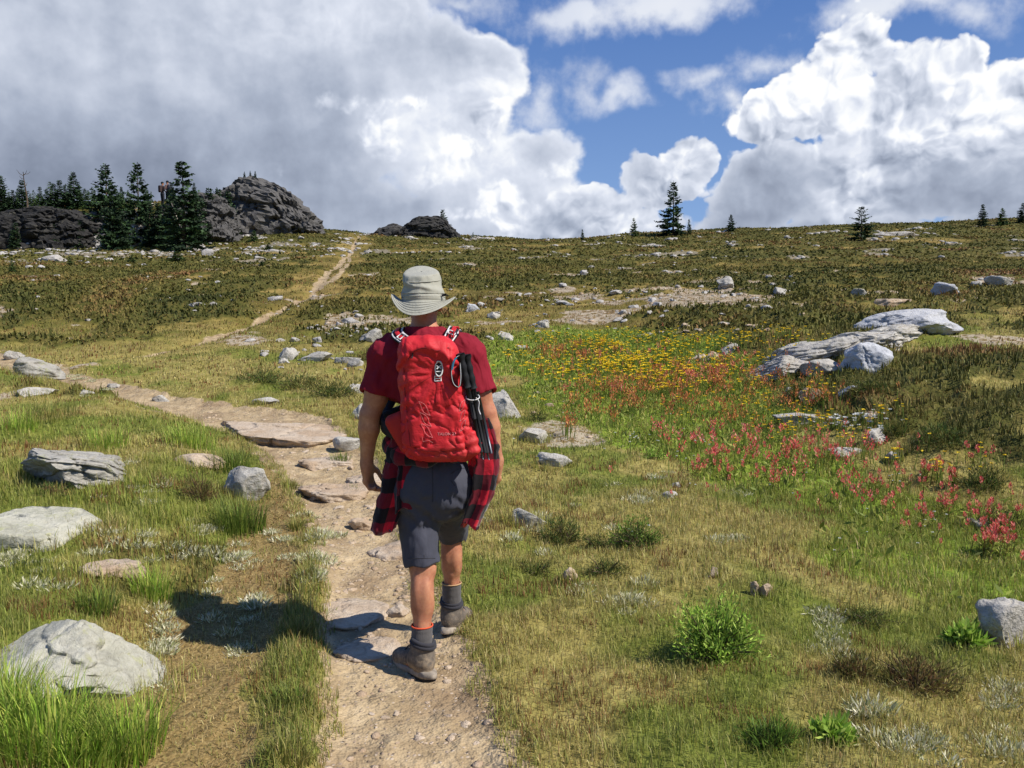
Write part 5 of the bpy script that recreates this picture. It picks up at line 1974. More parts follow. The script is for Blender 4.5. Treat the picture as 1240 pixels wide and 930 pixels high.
for nm, pts in (('seam', [(524, r) for r in range(560, 612, 4)]), ('seam', [(511 + (r - 620) * .05, r) for r in range(672, 676)]),
                ('pocket_zip', [(546 + i * 1.5, 574 - i * 1.3 + .06 * i * i) for i in range(12)]), ('pocket_zip', [(546 + i * 1.2, 582 + i * 1.6) for i in range(5)]),
                ('hem', [(494 + i * 3, 676 + .012 * (i * 3 - 18) ** 2 * .0) for i in range(12)])):
    q = [on_shorts(*p) for p in pts]
    q = [p for p in q if p is not None]
    if len(q) > 3:
        g = Geo()
        add_tube(g, np.array(q), .0018, 5)
        g.build(nm, [DARKGAITER if 'DARKGAITER' in globals() else SHORTS], shorts)


# hair under the hat brim at the nape
def hair_f(p):
    f = sd_ell(p, HEAD + [0, -.010, .02], (.083, .096, .100))
    return np.maximum(f - .003 * fbm(p * 90, 2), np.maximum((p[:, 1] - HEAD[1]) - .03, HEAD[2] - .055 - p[:, 2]))


HAIR = material('brown_hair', lambda t: dict(color=t.ramp(t.noise(t.vec('MULTIPLY', t.obj(), (1, 1, .2)), 200, 3, .6), [(.3, lin(58, 42, 30)), (.7, lin(96, 72, 52))]), rough=.6))
sdf_obj('hair', hair_f, HEAD + [-.12, -.14, -.12], HEAD + [.12, .12, .16], .005, HAIR, person, 1)

# hat
hat_c = W(513, 366, Y0 + .035)


def hat_ring(r, z, th, k_brim=0.0, top=0.0):
    """ring at radius r; th measured from the back (-y) towards +x"""
    c, s_ = np.cos(th), np.sin(th)
    side = np.abs(s_) ** 2.2
    back = np.clip(c, 0, 1) ** 1.5
    x = r * s_ * (1.0 + .02 * k_brim) - .010 * top
    y = -r * c * 1.10
    zz = z + k_brim * (.052 * side - .050 * back - .006 + .008 * np.sin(3 * th + .6)) + top * min(1, r / .083) * (-.036 * c + .005 * np.sin(2 * th + 1))
    return np.stack([x, y, zz], -1)


th = np.linspace(0, 2 * np.pi, 96, endpoint=False)
prof = [(.004, .147, 0, 1), (.045, .149, 0, 1), (.078, .148, 0, 1), (.083, .145, 0, 1), (.0855, .136, 0, .97), (.089, .117, 0, .88), (.092, .098, 0, .72), (.095, .078, 0, .5), (.098, .060, 0, .35),
        (.100, .038, 0, .2), (.102, .024, 0, .1), (.1045, .020, 0, 0), (.1045, .006, 0, 0), (.101, .003, 0, 0), (.104, 0, .05, 0), (.112, -.003, .25, 0), (.122, -.006, .5, 0), (.133, -.009, .75, 0), (.145, -.013, 1, 0),
        (.1505, -.0155, 1.08, 0), (.1510, -.0185, 1.08, 0), (.145, -.0175, 1, 0), (.122, -.011, .5, 0), (.104, -.005, .05, 0), (.094, -.004, 0, 0), (.092, .05, 0, .3)]
rings = []
for i, (r, z, kb, tp) in enumerate(prof):
    v = hat_ring(r, z, th, kb, tp)
    if 3 < i < 11:                                    # slouch creases in the crown
        f_ = .0085 * np.sin(th * 2 + z * 95) * np.sin(np.pi * (z - .02) / .11) + .010 * fbm(np.stack([np.cos(th) * 2.2, np.sin(th) * 2.2, np.full(96, z * 26)], -1), 3)
        v[:, :2] *= 1 + f_[:, None] / r
        v[:, 2] += .006 * np.sin(th * 2 + z * 40)
    rings.append(v)
hv = np.concatenate(rings) @ rotx(-.05).T
hq = grid_faces(len(prof), 96, False, True)
hat = link('hat', mesh_data('hat', hv + hat_c - HO, hq[:, ::-1], [HATCLOTH], True), person)
md = hat.modifiers.new('s', 'SUBSURF')
md.levels = md.render_levels = 1
g = Geo()
for rr in (.110, .118, .126, .134, .142):             # stitching rows on the brim
    kb = np.interp(rr, [.104, .145], [.05, 1])
    ring = hat_ring(rr, np.interp(rr, [.104, .145], [0, -.013]) + .0012, np.linspace(0, 2 * np.pi, 97), kb) @ rotx(-.05).T + hat_c - HO
    add_tube(g, ring, .0009, 4)
g.build('brim_stitching', [HATCLOTH], hat)
g = Geo()
for rr, zz in ((.1035, .024), (.1015, .044), (.0905, .112)):
    add_tube(g, hat_ring(rr, zz, np.linspace(0, 2 * np.pi, 73), 0, np.interp(zz, [.02, .11], [.1, .85])) @ rotx(-.05).T + hat_c - HO, .0022, 6)
g.build('crown_seam', [HATCLOTH], hat)
g = Geo()
tg = hat_ring(.106, .03, np.array([1.05]), 0)[0] + hat_c - HO
add_tube(g, [tg, tg + [.022, -.004, .004]], .006, 7)
add_tube(g, [tg + [.02, -.004, .004], tg + [.036, -.006, -.004]], .0025, 6)
g.build('cord_toggle', [BLACKWEB], hat)


# ---- socks and boots
def boot(P_, yaw, an, kn, sock_top, trim, name_r, pitch=0.0):
    M = rotz(yaw) @ rotx(pitch)

    def loc(p):
        return (p - P_) @ M
    Bt = Body()
    lp = lambda x, y, z: P_ + M @ np.array([x, y, z])
    Bt.cone(lp(0, .062, .10), lp(0, .055, .155), .054, .056, .03)
    Bt.ell(lp(0, .045, .065), (.043, .050, .060), .03, M)
    Bt.cone(lp(0, .075, .085), lp(0, .205, .052), .052, .043, .04)
    Bt.ell(lp(0, .225, .050), (.047, .062, .040), .03, M)

    def bf(p):
        q = loc(p)
        f = Bt(p)
        f = f - .0025 * np.sin(q[:, 1] * 120 + np.abs(q[:, 0]) * 40) * np.exp(-((q[:, 1] - .12) / .035) ** 2) - .003 * fbm(q * 34, 2)
        seam = np.abs(q[:, 2] - .050 - .018 * np.sin(q[:, 1] * 16))
        f = f + .0025 * np.exp(-(seam / .004) ** 2)
        f = smax(f, .026 - q[:, 2], .004)
        f = smax(f, q[:, 2] - .165, .006)
        return f
    c = lp(0, .12, .08)
    b = sdf_obj('boot', bf, c - .24, c + .24, .005, BOOT, person, 1)
    # midsole and lugged outsole
    n = 48
    a = np.linspace(0, 2 * np.pi, n, endpoint=False)
    oy = .130 + .160 * np.cos(a)
    wid = np.interp(oy, [-.03, .0, .06, .12, .20, .26, .29], [.030, .042, .043, .040, .051, .044, .022])
    ox = wid * np.sign(np.sin(a)) * np.abs(np.sin(a)) ** .55
    for nm, z0, z1, gr, mt in (('midsole', .010, .034, 1.06, RUBBER), ('outsole', -.004, .012, 1.0, OUTSOLE)):
        gz = Geo()
        rings = []
        for z, k in ((z0, .93), (z0 + .003, gr), ((z0 + z1) / 2, gr * .985), (z1 - .002, gr * .99), (z1 + .004, .90)):
            lift = .018 * sstep(.20, .30, oy) + .006 * sstep(.03, -.03, oy) + (.010 * np.exp(-((oy - .03) / .04) ** 2) if nm == 'midsole' and z >= z1 - .002 else 0)
            jag = .006 * (np.sign(np.sin(np.arange(n) * 2.1)) * .5 + .5) if nm == 'outsole' and z == z0 else 0
            rings.append(np.stack([ox * k, .130 + (oy - .130) * k, z + lift + jag], -1))
        v = np.concatenate(rings)
        f = grid_faces(len(rings), n, False, True)
        v = np.concatenate([v, [[0, .13, z0 + .004]], [[0, .13, z1]]])
        i = np.arange(n)
        tri = np.concatenate([np.stack([np.full(n, len(v) - 2), (i + 1) % n, i], -1), np.stack([np.full(n, len(v) - 1), 4 * n + i, 4 * n + (i + 1) % n], -1)])
        gz.add(v @ M.T + P_ - HO, f[:, ::-1])
        gz.f.setdefault(3, []).append(tri.astype(np.int32))
        gz.mi.setdefault(3, []).append(np.zeros(len(tri), np.int32))
        gz.build(nm, [mt], b)
    g = Geo()
    for k in range(5):
        y, z = .112 + k * .020, .150 - k * .016
        s_ = 1 if k % 2 else -1
        pts = [lp(-.030 * s_, y - .012, z - .004), lp(-.012 * s_, y, z + .010), lp(.012 * s_, y + .004, z + .010), lp(.030 * s_, y + .012, z - .010)]
        add_tube(g, np.array(pts) - HO, .0028, 5)
    g.build('bootlace', [DARKGAITER], b)
    # padded cuff, folded down
    g = Geo()
    for (y, z, r, t_) in ((.055, .160, .053, .011), (.052, .176, .050, .010)):
        aa = np.linspace(0, 2 * np.pi, 33)
        ring = np.array([lp(r * math.sin(q), y + r * 1.05 * math.cos(q), z + .012 * math.cos(q + .8)) for q in aa]) - HO
        add_tube(g, ring, t_, 8)
    g.build('cuff', [DARKGAITER], b)
    # ribbed sock and its coloured top band
    ax = kn - an
    q1 = (sock_top[2] - an[2]) / (kn[2] - an[2])
    a0, a1 = an + [0, 0, -.02], an + (kn - an) * q1 + [0, -.007, 0]
    g = Geo()
    n = 40
    a = np.linspace(0, 2 * np.pi, n, endpoint=False)
    rows = []
    for k, q in enumerate(np.linspace(0, 1, 14)):
        c = a0 * (1 - q) + a1 * q
        r = (.0500 + .0015 * math.sin(k * 2.3)) + .0012 * np.sin(a * 20)
        rows.append(np.stack([c[0] + r * np.sin(a), c[1] + r * np.cos(a), np.full(n, c[2])], -1))
    g.add(np.concatenate(rows) - HO, grid_faces(14, n, False, True)[:, ::-1])
    s = g.build('sock', [SOCK], person)
    g = Geo()
    aa = np.linspace(0, 2 * np.pi, 37)
    ring = np.stack([a1[0] + .0500 * np.sin(aa), a1[1] + .0500 * np.cos(aa), np.full(37, a1[2])], -1) - HO
    add_tube(g, ring, .0038, 6)
    g.build('sock_band', [trim], s)


kl = W(520, 757, AN_L[1] + .01)
kr = W(545, 704, AN_R[1] - .01)
boot(PL, YAW_L, AN_L, KN_L, kl, ORANGE, 'left')
boot(PR, YAW_R, AN_R, KN_R, kr, TANTRIM, 'right', -.05)


# ---- plaid shirt tied round the waist
def drape(path, hw, depth, seed, name, parent, nu=44, nv=40, tilt=0.0, flare=0.0):
    """a hanging fold of cloth: flattened tube with pleats"""
    path = np.array(path)
    t = np.linspace(0, 1, nv)
    ts = np.linspace(0, 1, len(path))
    P_ = np.stack([pchip(ts, path[:, k])(t) for k in range(3)], -1)
    HW = pchip(np.linspace(0, 1, len(hw)), hw)(t)
    a = np.linspace(0, 2 * np.pi, nu, endpoint=False)
    rs = np.random.RandomState(seed)
    ph = rs.uniform(0, 6.28, 4)
    V, UV = [], []
    L = 0
    for i in range(nv):
        if i:
            L += np.linalg.norm(P_[i] - P_[i - 1])
        pleat = .30 * np.sin(3 * a + ph[0] + t[i] * 1.6) + .22 * np.sin(5 * a + ph[1] - t[i] * 2.2) * t[i]
        ex = HW[i] * np.sign(np.cos(a)) * np.abs(np.cos(a)) ** .75
        ey = depth * (.55 + .45 * t[i]) * (np.sin(a) + pleat)
        off = np.stack([ex * math.cos(tilt) - ey * math.sin(tilt), ex * math.sin(tilt) + ey * math.cos(tilt),
                        .014 * np.sin(2 * a + ph[2]) * (i == nv - 1) + .010 * fbm(np.stack([np.cos(a) * 2, np.sin(a) * 2, np.full(nu, t[i] * 6 + seed)], -1), 2)], -1)
        crk = fbm(np.stack([np.cos(a) * 2.5, np.sin(a) * 2.5, np.full(nu, t[i] * 9 + seed * 3.3)], -1), 3)
        off[:, :2] *= (1 + .34 * crk * (.4 + .6 * np.sin(t[i] * 3.0)))[:, None]
        V.append(P_[i] + off)
        UV.append(np.stack([ex + .04 * seed + .02 * np.sin(a), np.full(nu, L + .03 * seed)], -1))
    V, UV = np.concatenate(V), np.concatenate(UV)
    f = grid_faces(nv, nu, False, True)
    n0 = len(V)
    V = np.concatenate([V, [V[:nu].mean(0)], [V[n0 - nu:n0].mean(0) + [0, 0, .03]]])
    UV = np.concatenate([UV, UV[:1], UV[-1:]])
    i = np.arange(nu)
    tri = np.concatenate([np.stack([np.full(nu, n0), i, (i + 1) % nu], -1), np.stack([np.full(nu, n0 + 1), n0 - nu + (i + 1) % nu, n0 - nu + i], -1)])
    return link(name, mesh_data(name, V - HO, [f, tri], [PLAID], True, {'uvm': UV}), parent)


wr_path = []
for q in np.linspace(0, 2 * np.pi, 60):
    wr_path.append(BELLY + [.190 * math.sin(q) + .004, .148 * math.cos(q), -.045 + .02 * math.cos(q) + .010 * math.sin(3 * q)])
v, f, c = tube(np.array(wr_path), .034 + .008 * np.sin(np.arange(60) * .9), 14, False)
v[:, 2] = BELLY[2] - .045 + (v[:, 2] - BELLY[2] + .045) * 1.25
uv = np.stack([np.repeat(np.arange(60) * .02, 14), np.tile(np.arange(14) * .016, 60)], -1)
flannel = link('flannel_shirt', mesh_data('flannel_shirt', v - HO, f, [PLAID], True, {'uvm': uv}), person)
yb = Y0 - .09
drape([W(490, 508, yb), W(486, 545, yb), W(478, 590, yb - .01), W(463, 643, yb - .01)], [.036, .062, .066, .056], .030, 3, 'hanging_sleeve', flannel, tilt=.2)
drape([W(497, 515, yb), W(494, 560, yb - .03), W(492, 618, yb - .03)], [.03, .044, .050], .024, 6, 'shirt_tail', flannel, tilt=.3)
drape([W(583, 506, yb + .04), W(590, 545, yb + .02), W(586, 590, yb - .01), W(569, 637, yb)], [.036, .056, .052, .042], .030, 8, 'hanging_sleeve', flannel, tilt=-.25)
drape([W(574, 520, yb + .02), W(577, 560, yb + .03), W(583, 606, yb + .06)], [.03, .040, .036], .024, 11, 'shirt_tail', flannel, tilt=-.3)
# ------------------------------------------------------------------ red rucksack (carried, so a thing of its own)
PK = W(526, 483, Y0 - .215)
PO = PK + [0, 0, -.28]
pack = empty('backpack', tuple(PO), 'red rucksack with white buckle and swirl print on the back of the walking hiker', 'backpack')
BK = W(530, 452, Y0 - .30)                              # where the compression strap pulls


def pack_warp(p):
    q = p - PK
    t = q[:, 2] / .28
    q = q.copy()
    q[:, 0] -= -.030 * t                                # leans a little to the left at the top
    q[:, 0] /= (1.0 - .14 * t - .08 * np.clip(t - .45, 0, 1))
    q[:, 1] += .020 * t - .012 * (1 - t * t)
    return q


def pack_f(p):
    q = pack_warp(p)
    f = sd_box(q, (0, 0, 0), (.154, .104, .285), .072)
    d = p - BK
    ang = np.arctan2(d[:, 2], d[:, 0])
    r = np.hypot(d[:, 0], d[:, 2])
    pull = fbm(np.stack([np.cos(ang) * 2.6, np.sin(ang) * 2.6, r * 5], -1), 3)
    back = sstep(0.02, -.06, q[:, 1])
    f = f - back * (.017 * pull * sstep(.02, .08, r) * sstep(.32, .12, r))
    cr = np.abs(fbm(np.stack([q[:, 0] * 7 + q[:, 2] * 9, q[:, 1] * 5, q[:, 2] * 7 - q[:, 0] * 10], -1), 3))
    f = f + back * .0075 * np.exp(-cr / .05) * (.3 + sstep(.1, -.05, q[:, 2]))
    f = f + back * .014 * np.exp(-(r / .045) ** 2)                                       # pulled in at the buckle
    f = f + .006 * np.exp(-((q[:, 2] - .205 + .05 * (q[:, 0] / .12) ** 2 + .020 * np.sin(q[:, 0] * 24)) / .010) ** 2)   # lid edge
    f = f - .010 * back * np.exp(-((q[:, 2] - .235 + .05 * (q[:, 0] / .12) ** 2) / .022) ** 2)
    f = f + .005 * np.exp(-((np.abs(q[:, 0]) - .112) / .006) ** 2) * back                # side seams
    f = f + .005 * back * np.exp(-((q[:, 2] + .215 + .02 * np.cos(q[:, 0] * 14)) / .007) ** 2)
    f = f - .005 * fbm(np.stack([q[:, 0] * 9 + q[:, 2] * 5, q[:, 1] * 9, q[:, 2] * 8], -1), 3)
    f = f - back * .004 * np.sin(q[:, 0] * 40 - q[:, 2] * 60) * np.exp(-((q[:, 2] + .03) / .08) ** 2)
    return f


vp, fp = surface_net(pack_f, PK - [.24, .19, .34], PK + [.24, .19, .34], .0045)
vp = relax(vp, fp, 2)
pbody = link('pack_body', mesh_data('pack_body', vp - PO, fp, [PACKRED], True), pack)
PBVH = BVHTree.FromPolygons([tuple(v) for v in vp], [tuple(map(int, q)) for q in fp])


def onpack(px, row, off=.0015):
    """point on the rucksack's back straight behind a spot of its face"""
    w = W(px, row, Y0 - .33)
    c = np.array([0, 0, CAM_Z])
    d = Vector(w - c).normalized()
    loc, n, i, dist = PBVH.ray_cast(Vector(c), d)
    if loc is None:
        loc = Vector(w + [0, .06, 0])
        n = Vector((0, -1, 0))
    return np.array(loc) + np.array(n) * off, np.array(n)


def ribbon(g, pts, side, w, th, mi=0):
    """flat strap along pts; side vectors give its width direction"""
    pts = np.asarray(pts, float)
    n = len(pts)
    side = np.broadcast_to(np.asarray(side, float), (n, 3)).copy()
    tan = np.gradient(pts, axis=0)
    tan /= np.linalg.norm(tan, axis=1, keepdims=True) + 1e-9
    side -= tan * np.sum(side * tan, 1)[:, None]
    side /= np.linalg.norm(side, axis=1, keepdims=True) + 1e-9
    nor = np.cross(side, tan)
    w = np.broadcast_to(np.asarray(w, float), (n,))[:, None] / 2
    h = np.broadcast_to(np.asarray(th, float), (n,))[:, None] / 2
    ring = np.stack([pts + side * w + nor * h * .6, pts + side * w * .9 + nor * h, pts - side * w * .9 + nor * h, pts - side * w + nor * h * .6,
                     pts - side * w - nor * h * .6, pts - side * w * .9 - nor * h, pts + side * w * .9 - nor * h, pts + side * w - nor * h * .6], 1)
    g.add(ring.reshape(-1, 3), grid_faces(n, 8, False, True), mi)
    g.add(np.concatenate([ring[0], ring[-1]]), np.array([[0, 1, 2, 3], [0, 3, 4, 7], [4, 5, 6, 7], [8, 11, 10, 9], [8, 15, 12, 11], [12, 15, 14, 13]]), mi)


def smooth_path(pts, n=40):
    pts = np.array(pts, float)
    s = np.concatenate([[0], np.cumsum(np.linalg.norm(np.diff(pts, axis=0), axis=1))])
    t = np.linspace(0, s[-1], n)
    out = np.stack([pchip(s, pts[:, k])(t) for k in range(3)], -1)
    for _ in range(3):
        out[1:-1] = .25 * out[:-2] + .5 * out[1:-1] + .25 * out[2:]
    return out


# shoulder straps over the shirt, down the chest and back under the arm
for s_, sh, anchor, over in ((-1, SH_L, W(499, 418, Y0 - .17), W(481, 404, Y0 - .085)), (1, SH_R, W(540, 416, Y0 - .17), W(549, 401, Y0 - .085))):
    top = np.array([over[0] - s_ * .000, Y0 + .01, max(over[2] + .010, NECK[2] - .005)])
    pts = smooth_path([anchor, over, top, top + [s_ * .012, .085, -.06], top + [s_ * .02, .135, -.19], top + [s_ * .055, .110, -.34],
                       top + [s_ * .095, .00, -.44], PK + [s_ * .13, .09, -.16]], 60)
    side = np.tile([1.0, 0, 0], (60, 1))
    side[:, 2] = -s_ * .35
    side[45:] = [0, .2, 1]
    wd = np.interp(np.arange(60), [0, 6, 34, 46, 59], [.052, .062, .060, .025, .02])
    g = Geo()
    ribbon(g, pts - PO, side, wd, .013)
    strap = g.build('shoulder_strap', [BLACKWEB], pack)
    tan = np.gradient(pts, axis=0)
    tan /= np.linalg.norm(tan, axis=1, keepdims=True)
    sd_ = side - tan * np.sum(side * tan, 1)[:, None]
    sd_ /= np.linalg.norm(sd_, axis=1, keepdims=True)
    nor = np.cross(sd_, tan)
    nor *= np.sign(nor[12, 2] + 1e-6)
    for e in (-1, 1):
        g = Geo()
        ribbon(g, (pts + nor * .0075 + sd_ * e * (wd / 2 - .007)[:, None])[1:34] - PO, side[1:34], .006, .003)
        g.build('reflective_edge', [PALE], strap)
    g = Geo()
    ribbon(g, (pts + nor * .012)[0:30] - PO, side[0:30], .020, .004)
    g.build('lifter_webbing', [PACKRED], strap)
    g = Geo()                                             # ladder lock
    c = pts[4] + nor[4] * .017
    for e in (-1, 1):
        add_tube(g, [c + sd_[4] * e * .016 - tan[4] * .012 - PO, c + sd_[4] * e * .016 + tan[4] * .012 - PO], .0028, 6)
        add_tube(g, [c + tan[4] * e * .012 - sd_[4] * .016 - PO, c + tan[4] * e * .012 + sd_[4] * .016 - PO], .0028, 6)
    g.build('ladder_buckle', [PALE], strap)

# grab loop
g = Geo()
a0, a1 = W(549, 409, Y0 - .17), W(556, 404, Y0 - .12)
ribbon(g, smooth_path([a0, W(551, 396, Y0 - .15), W(556, 396, Y0 - .13), a1], 14) - PO, (0, 1, 0), .016, .004)
g.build('grab_loop', [PACKRED], pack)

# hip belt
g = Geo()
pts = np.array([BELLY + [.222 * math.sin(q), .182 * math.cos(q), .085 + .06 * math.cos(q)] for q in np.linspace(math.pi * 1.12, math.pi * 2.88, 60)])
ribbon(g, pts - PO, (0, 0, 1), np.interp(np.abs(np.arange(60) - 30), [0, 12, 16, 29], [.03, .03, .06, .06]), .018)
g.build('hip_belt', [BLACKWEB], pack)

# compression strap with buckle
g = Geo()
pts = np.array([onpack(530 + .12 * (r - 455) * .1, r, .003)[0] for r in np.linspace(459, 492, 16)])
ribbon(g, smooth_path(pts, 30) - PO, (1, 0, 0), .019, .003)
strap = g.build('compression_strap', [PACKRED], pack)
g = Geo()
c, n = onpack(531.5, 446, .006)
t_ = np.linspace(0, 2 * np.pi, 33)
el = np.array([[.0160 * math.sin(q) * (1 if abs(math.sin(q)) < .9 else .98), -.003 * math.cos(2 * q), .033 * math.cos(q)] for q in t_])
add_tube(g, c + el - PO, .0036, 7)
add_tube(g, [c + [-.010, -.002, .014] - PO, c + [.010, -.003, .002] - PO], .0026, 6)
add_tube(g, [c + [.010, -.002, .016] - PO, c + [-.009, -.003, .000] - PO], .0026, 6)
add_tube(g, [c + [-.011, -.002, -.012] - PO, c + [.011, -.002, -.012] - PO], .0026, 6)
c2, n2b = onpack(530.5, 458.5, .006)
for dz in (-.011, 0, .011):
    add_tube(g, [c2 + [-.0135, 0, dz] - PO, c2 + [.0135, 0, dz] - PO], .0026, 6)
for dx_ in (-.0135, .0135):
    add_tube(g, [c2 + [dx_, 0, -.011] - PO, c2 + [dx_, 0, .011] - PO], .0026, 6)
g.build('clip_buckle', [PALE], pack)
g = Geo()
ribbon(g, np.array([c + [0, -.001, .026], c + [0, -.002, 0], c + [0, -.001, -.03]]) - PO, (1, 0, 0), .022, .003)
g.build('buckle_pad', [BLACKWEB], pack)

# swirl print
g = Geo()


def print_line(pp, r=.0010):
    P_ = smooth_path([onpack(a, b, .0008)[0] for a, b in pp], 26)
    P_[:, 1] = np.minimum(P_[:, 1], np.convolve(np.pad(P_[:, 1], 4, 'edge'), np.ones(9) / 9, 'valid')) - .002
    add_tube(g, P_ - PO, r, 5)


def almond(x0, r0, x1, r1, fat, hook=0.0):
    """one pointed leaf of the print: two arcs between its tips"""
    for sg in (-1, 1):
        pts = []
        for q in np.linspace(0, 1, 9):
            w_ = fat * math.sin(math.pi * q) * sg
            dx_, dr_ = x1 - x0, r1 - r0
            L_ = math.hypot(dx_, dr_)
            pts.append((x0 + dx_ * q - dr_ / L_ * w_ + hook * math.sin(2 * math.pi * q), r0 + dr_ * q + dx_ / L_ * w_))
        print_line(pts, .0008)


for k in range(3):
    almond(507 + k * 1.4, 486 + k * 13.5, 521 + k * 1.6, 503 + k * 13.5, 3.2, 1.0)
print_line([(511, 528), (513, 535), (518, 533), (524, 536)], .0008)
for k in range(3):
    almond(563 + k * .6, 484 + k * 12, 556 + k * .8, 498 + k * 12, 2.2, -.6)
g.build('swirl_print', [GREYPRINT], pack)

# piping and zip along the panel seams
PIPING = material('dark_red_piping', lambda t: dict(color=lin(112, 18, 24), rough=.7))
for nm, pts, r, mt in (('lid_zip', [(494, 436), (500, 426), (515, 421), (530, 425), (543, 421), (555, 430)], .0026, PIPING),
                       ('seam_piping', [(489, 446), (490, 470), (493, 500), (497, 540)], .0018, PIPING),
                       ('seam_piping', [(560, 446), (564, 470), (568, 500), (571, 532)], .0018, PIPING),
                       ('seam_piping', [(498, 541), (515, 546), (540, 547), (566, 542)], .0018, PIPING),
                       ('seam_piping', [(500, 470), (512, 462), (524, 455)], .0012, PIPING), ('seam_piping', [(540, 456), (550, 464), (560, 474)], .0012, PIPING)):
    g = Geo()
    P_ = smooth_path([onpack(a, b, .0004)[0] for a, b in pts], 40)
    P_ = np.array([(lambda q: q)(p) for p in P_])
    add_tube(g, P_ - PO, r, 6)
    g.build(nm, [mt], pack)
g = Geo()
zp = onpack(500, 427, .004)[0]
add_tube(g, [zp - PO, zp + [-.004, -.004, -.022] - PO], [.003, .004], 6)
g.build('zip_pull', [BLACKWEB], pack)

# small lettering
cu = bpy.data.curves.new('lettering', 'FONT')
cu.body = 'TALON 22'
cu.size = .0175
cu.align_x = 'CENTER'
cu.extrude = .0002
cu.offset = .0003
tx = bpy.data.objects.new('lettering_text', cu)
COL.objects.link(tx)
bpy.context.view_layer.update()
tm = bpy.data.meshes.new_from_object(tx.evaluated_get(bpy.context.evaluated_depsgraph_get()))
bpy.data.objects.remove(tx)
bpy.data.curves.remove(cu)
tm.materials.clear()
tm.materials.append(GREYPRINT)
co = np.zeros(len(tm.vertices) * 3, np.float32)
tm.vertices.foreach_get('co', co)
co = co.reshape(-1, 3)
cc, nn = onpack(541, 527, 0)
newv = []
for x, y, z in co:
    o = Vector((cc[0] + x, cc[1] - .2, cc[2] + y))
    loc, n, i, d = PBVH.ray_cast(o, Vector((0, 1, 0)))
    loc = loc if loc is not None else Vector((o.x, cc[1], o.z))
    newv.append((loc.x, loc.y - .0015 - z, loc.z))
tm.vertices.foreach_set('co', (np.array(newv) - PO).astype(np.float32).ravel())
tm.update()
link('lettering', tm, pack)

# side pockets: the left one a flat orange-red wing, the right one bunched
for s_, cpx, crow, hx, hz in ((-1, 487, 524, .044, .095), (1, 571, 536, .036, .060)):
    c = W(cpx, crow, Y0 - .20)

    def pf(p, c=c, s_=s_, hx=hx, hz=hz):
        q = (p - c) @ roty(-.42 if s_ < 0 else -.28)
        q[:, 0] *= 1 / (1 + .25 * q[:, 2] / hz)
        return sd_box(q, (0, 0, 0), (hx, .045 if s_ < 0 else .085, hz), .028) - .006 * fbm(q * 16 + s_ * 3, 3) - (.004 * np.sin(q[:, 2] * 140) if s_ > 0 else 0)
    sdf_obj('side_pocket', pf, c - .16, c + .16, .006, PACKDARK if s_ < 0 else PACKRED, pack, 2, origin=PO)
# lower edge cord on the right
g = Geo()
add_tube(g, smooth_path([W(585, 512, Y0 - .20), W(578, 526, Y0 - .24), W(570, 540, Y0 - .26), W(566, 552, Y0 - .24)], 16) - PO, .004, 6)
add_tube(g, smooth_path([W(566, 538, Y0 - .27), W(578, 535, Y0 - .26), W(586, 540, Y0 - .22), W(584, 556, Y0 - .20)], 16) - PO, .004, 6)
g.build('cinch_cord', [PACKRED], pack)

# two trekking poles strapped to the right side of the rucksack
pa, pb = W(557, 428, Y0 - .29), W(583, 548, Y0 - .245)
ax = (pb - pa) / np.linalg.norm(pb - pa)
for k, (dx_, dy_) in enumerate(((0, 0), (.026, .022))):
    o = pa + [dx_, dy_, -.006 * k]
    pole = empty('trekking_pole', tuple(o), 'black folded trekking pole strapped to the right side of the red rucksack', 'trekking pole', 'trekking poles on the rucksack')
    g = Geo()
    s = np.linspace(0, .155, 14)
    add_tube(g, [ax * q for q in s], .0165 + .002 * np.sin(s * 130) + .004 * (s < .015), 12)
    g.build('grip', [BLACKWEB], pole)
    g = Geo()
    add_tube(g, [ax * .15, ax * .30], .0115, 9)
    add_tube(g, [ax * .30, ax * .455], .0098, 9)
    g.build('shaft', [BLACKWEB], pole)
    g = Geo()
    o2 = np.array([.016, .012, 0])
    add_tube(g, [ax * .17 + o2, ax * .46 + o2], .0075, 8)
    g.build('folded_section', [BLACKWEB if k == 0 else ALU], pole)
    g = Geo()
    add_tube(g, [ax * .455, ax * .49], [.006, .003], 7)
    g.build('tip', [ALU], pole)
    g = Geo()
    lp_ = smooth_path([[0, -.012, -.008], [-.022, -.020, -.020], [-.036, -.022, -.075], [-.026, -.024, -.135], [-.002, -.026, -.150], [.006, -.024, -.10], [.002, -.018, -.04]], 30)
    if k == 0:
        ribbon(g, lp_, (.25, 1, .05), .024, .0035)
        w_ = g.build('wrist_strap', [BLACKWEB], pole)
        g = Geo()
        add_tube(g, lp_ + [0, -.013, 0], .0013, 5)
        g.build('strap_edge', [PALE], w_)
        g = Geo()
        ribbon(g, lp_[2:9] + [.004, -.014, 0], (.9, .2, 0), .007, .003)
        g.build('teal_band', [TEAL], w_)
g = Geo()
c = pa + ax * .20
ring = [c + [.030 * math.cos(q) + .014, .026 * math.sin(q) + .010, .012 * math.sin(q)] for q in np.linspace(0, 2 * np.pi, 25)]
add_tube(g, np.array(ring) - PO, .0025, 6)
add_tube(g, smooth_path([c + [.03, -.02, 0], c + [.045, -.02, -.02], c + [.040, -.015, -.05], c + [.05, -.02, -.075]], 14) - PO, .0024, 6)
g.build('elastic_keeper', [PALE], pack)


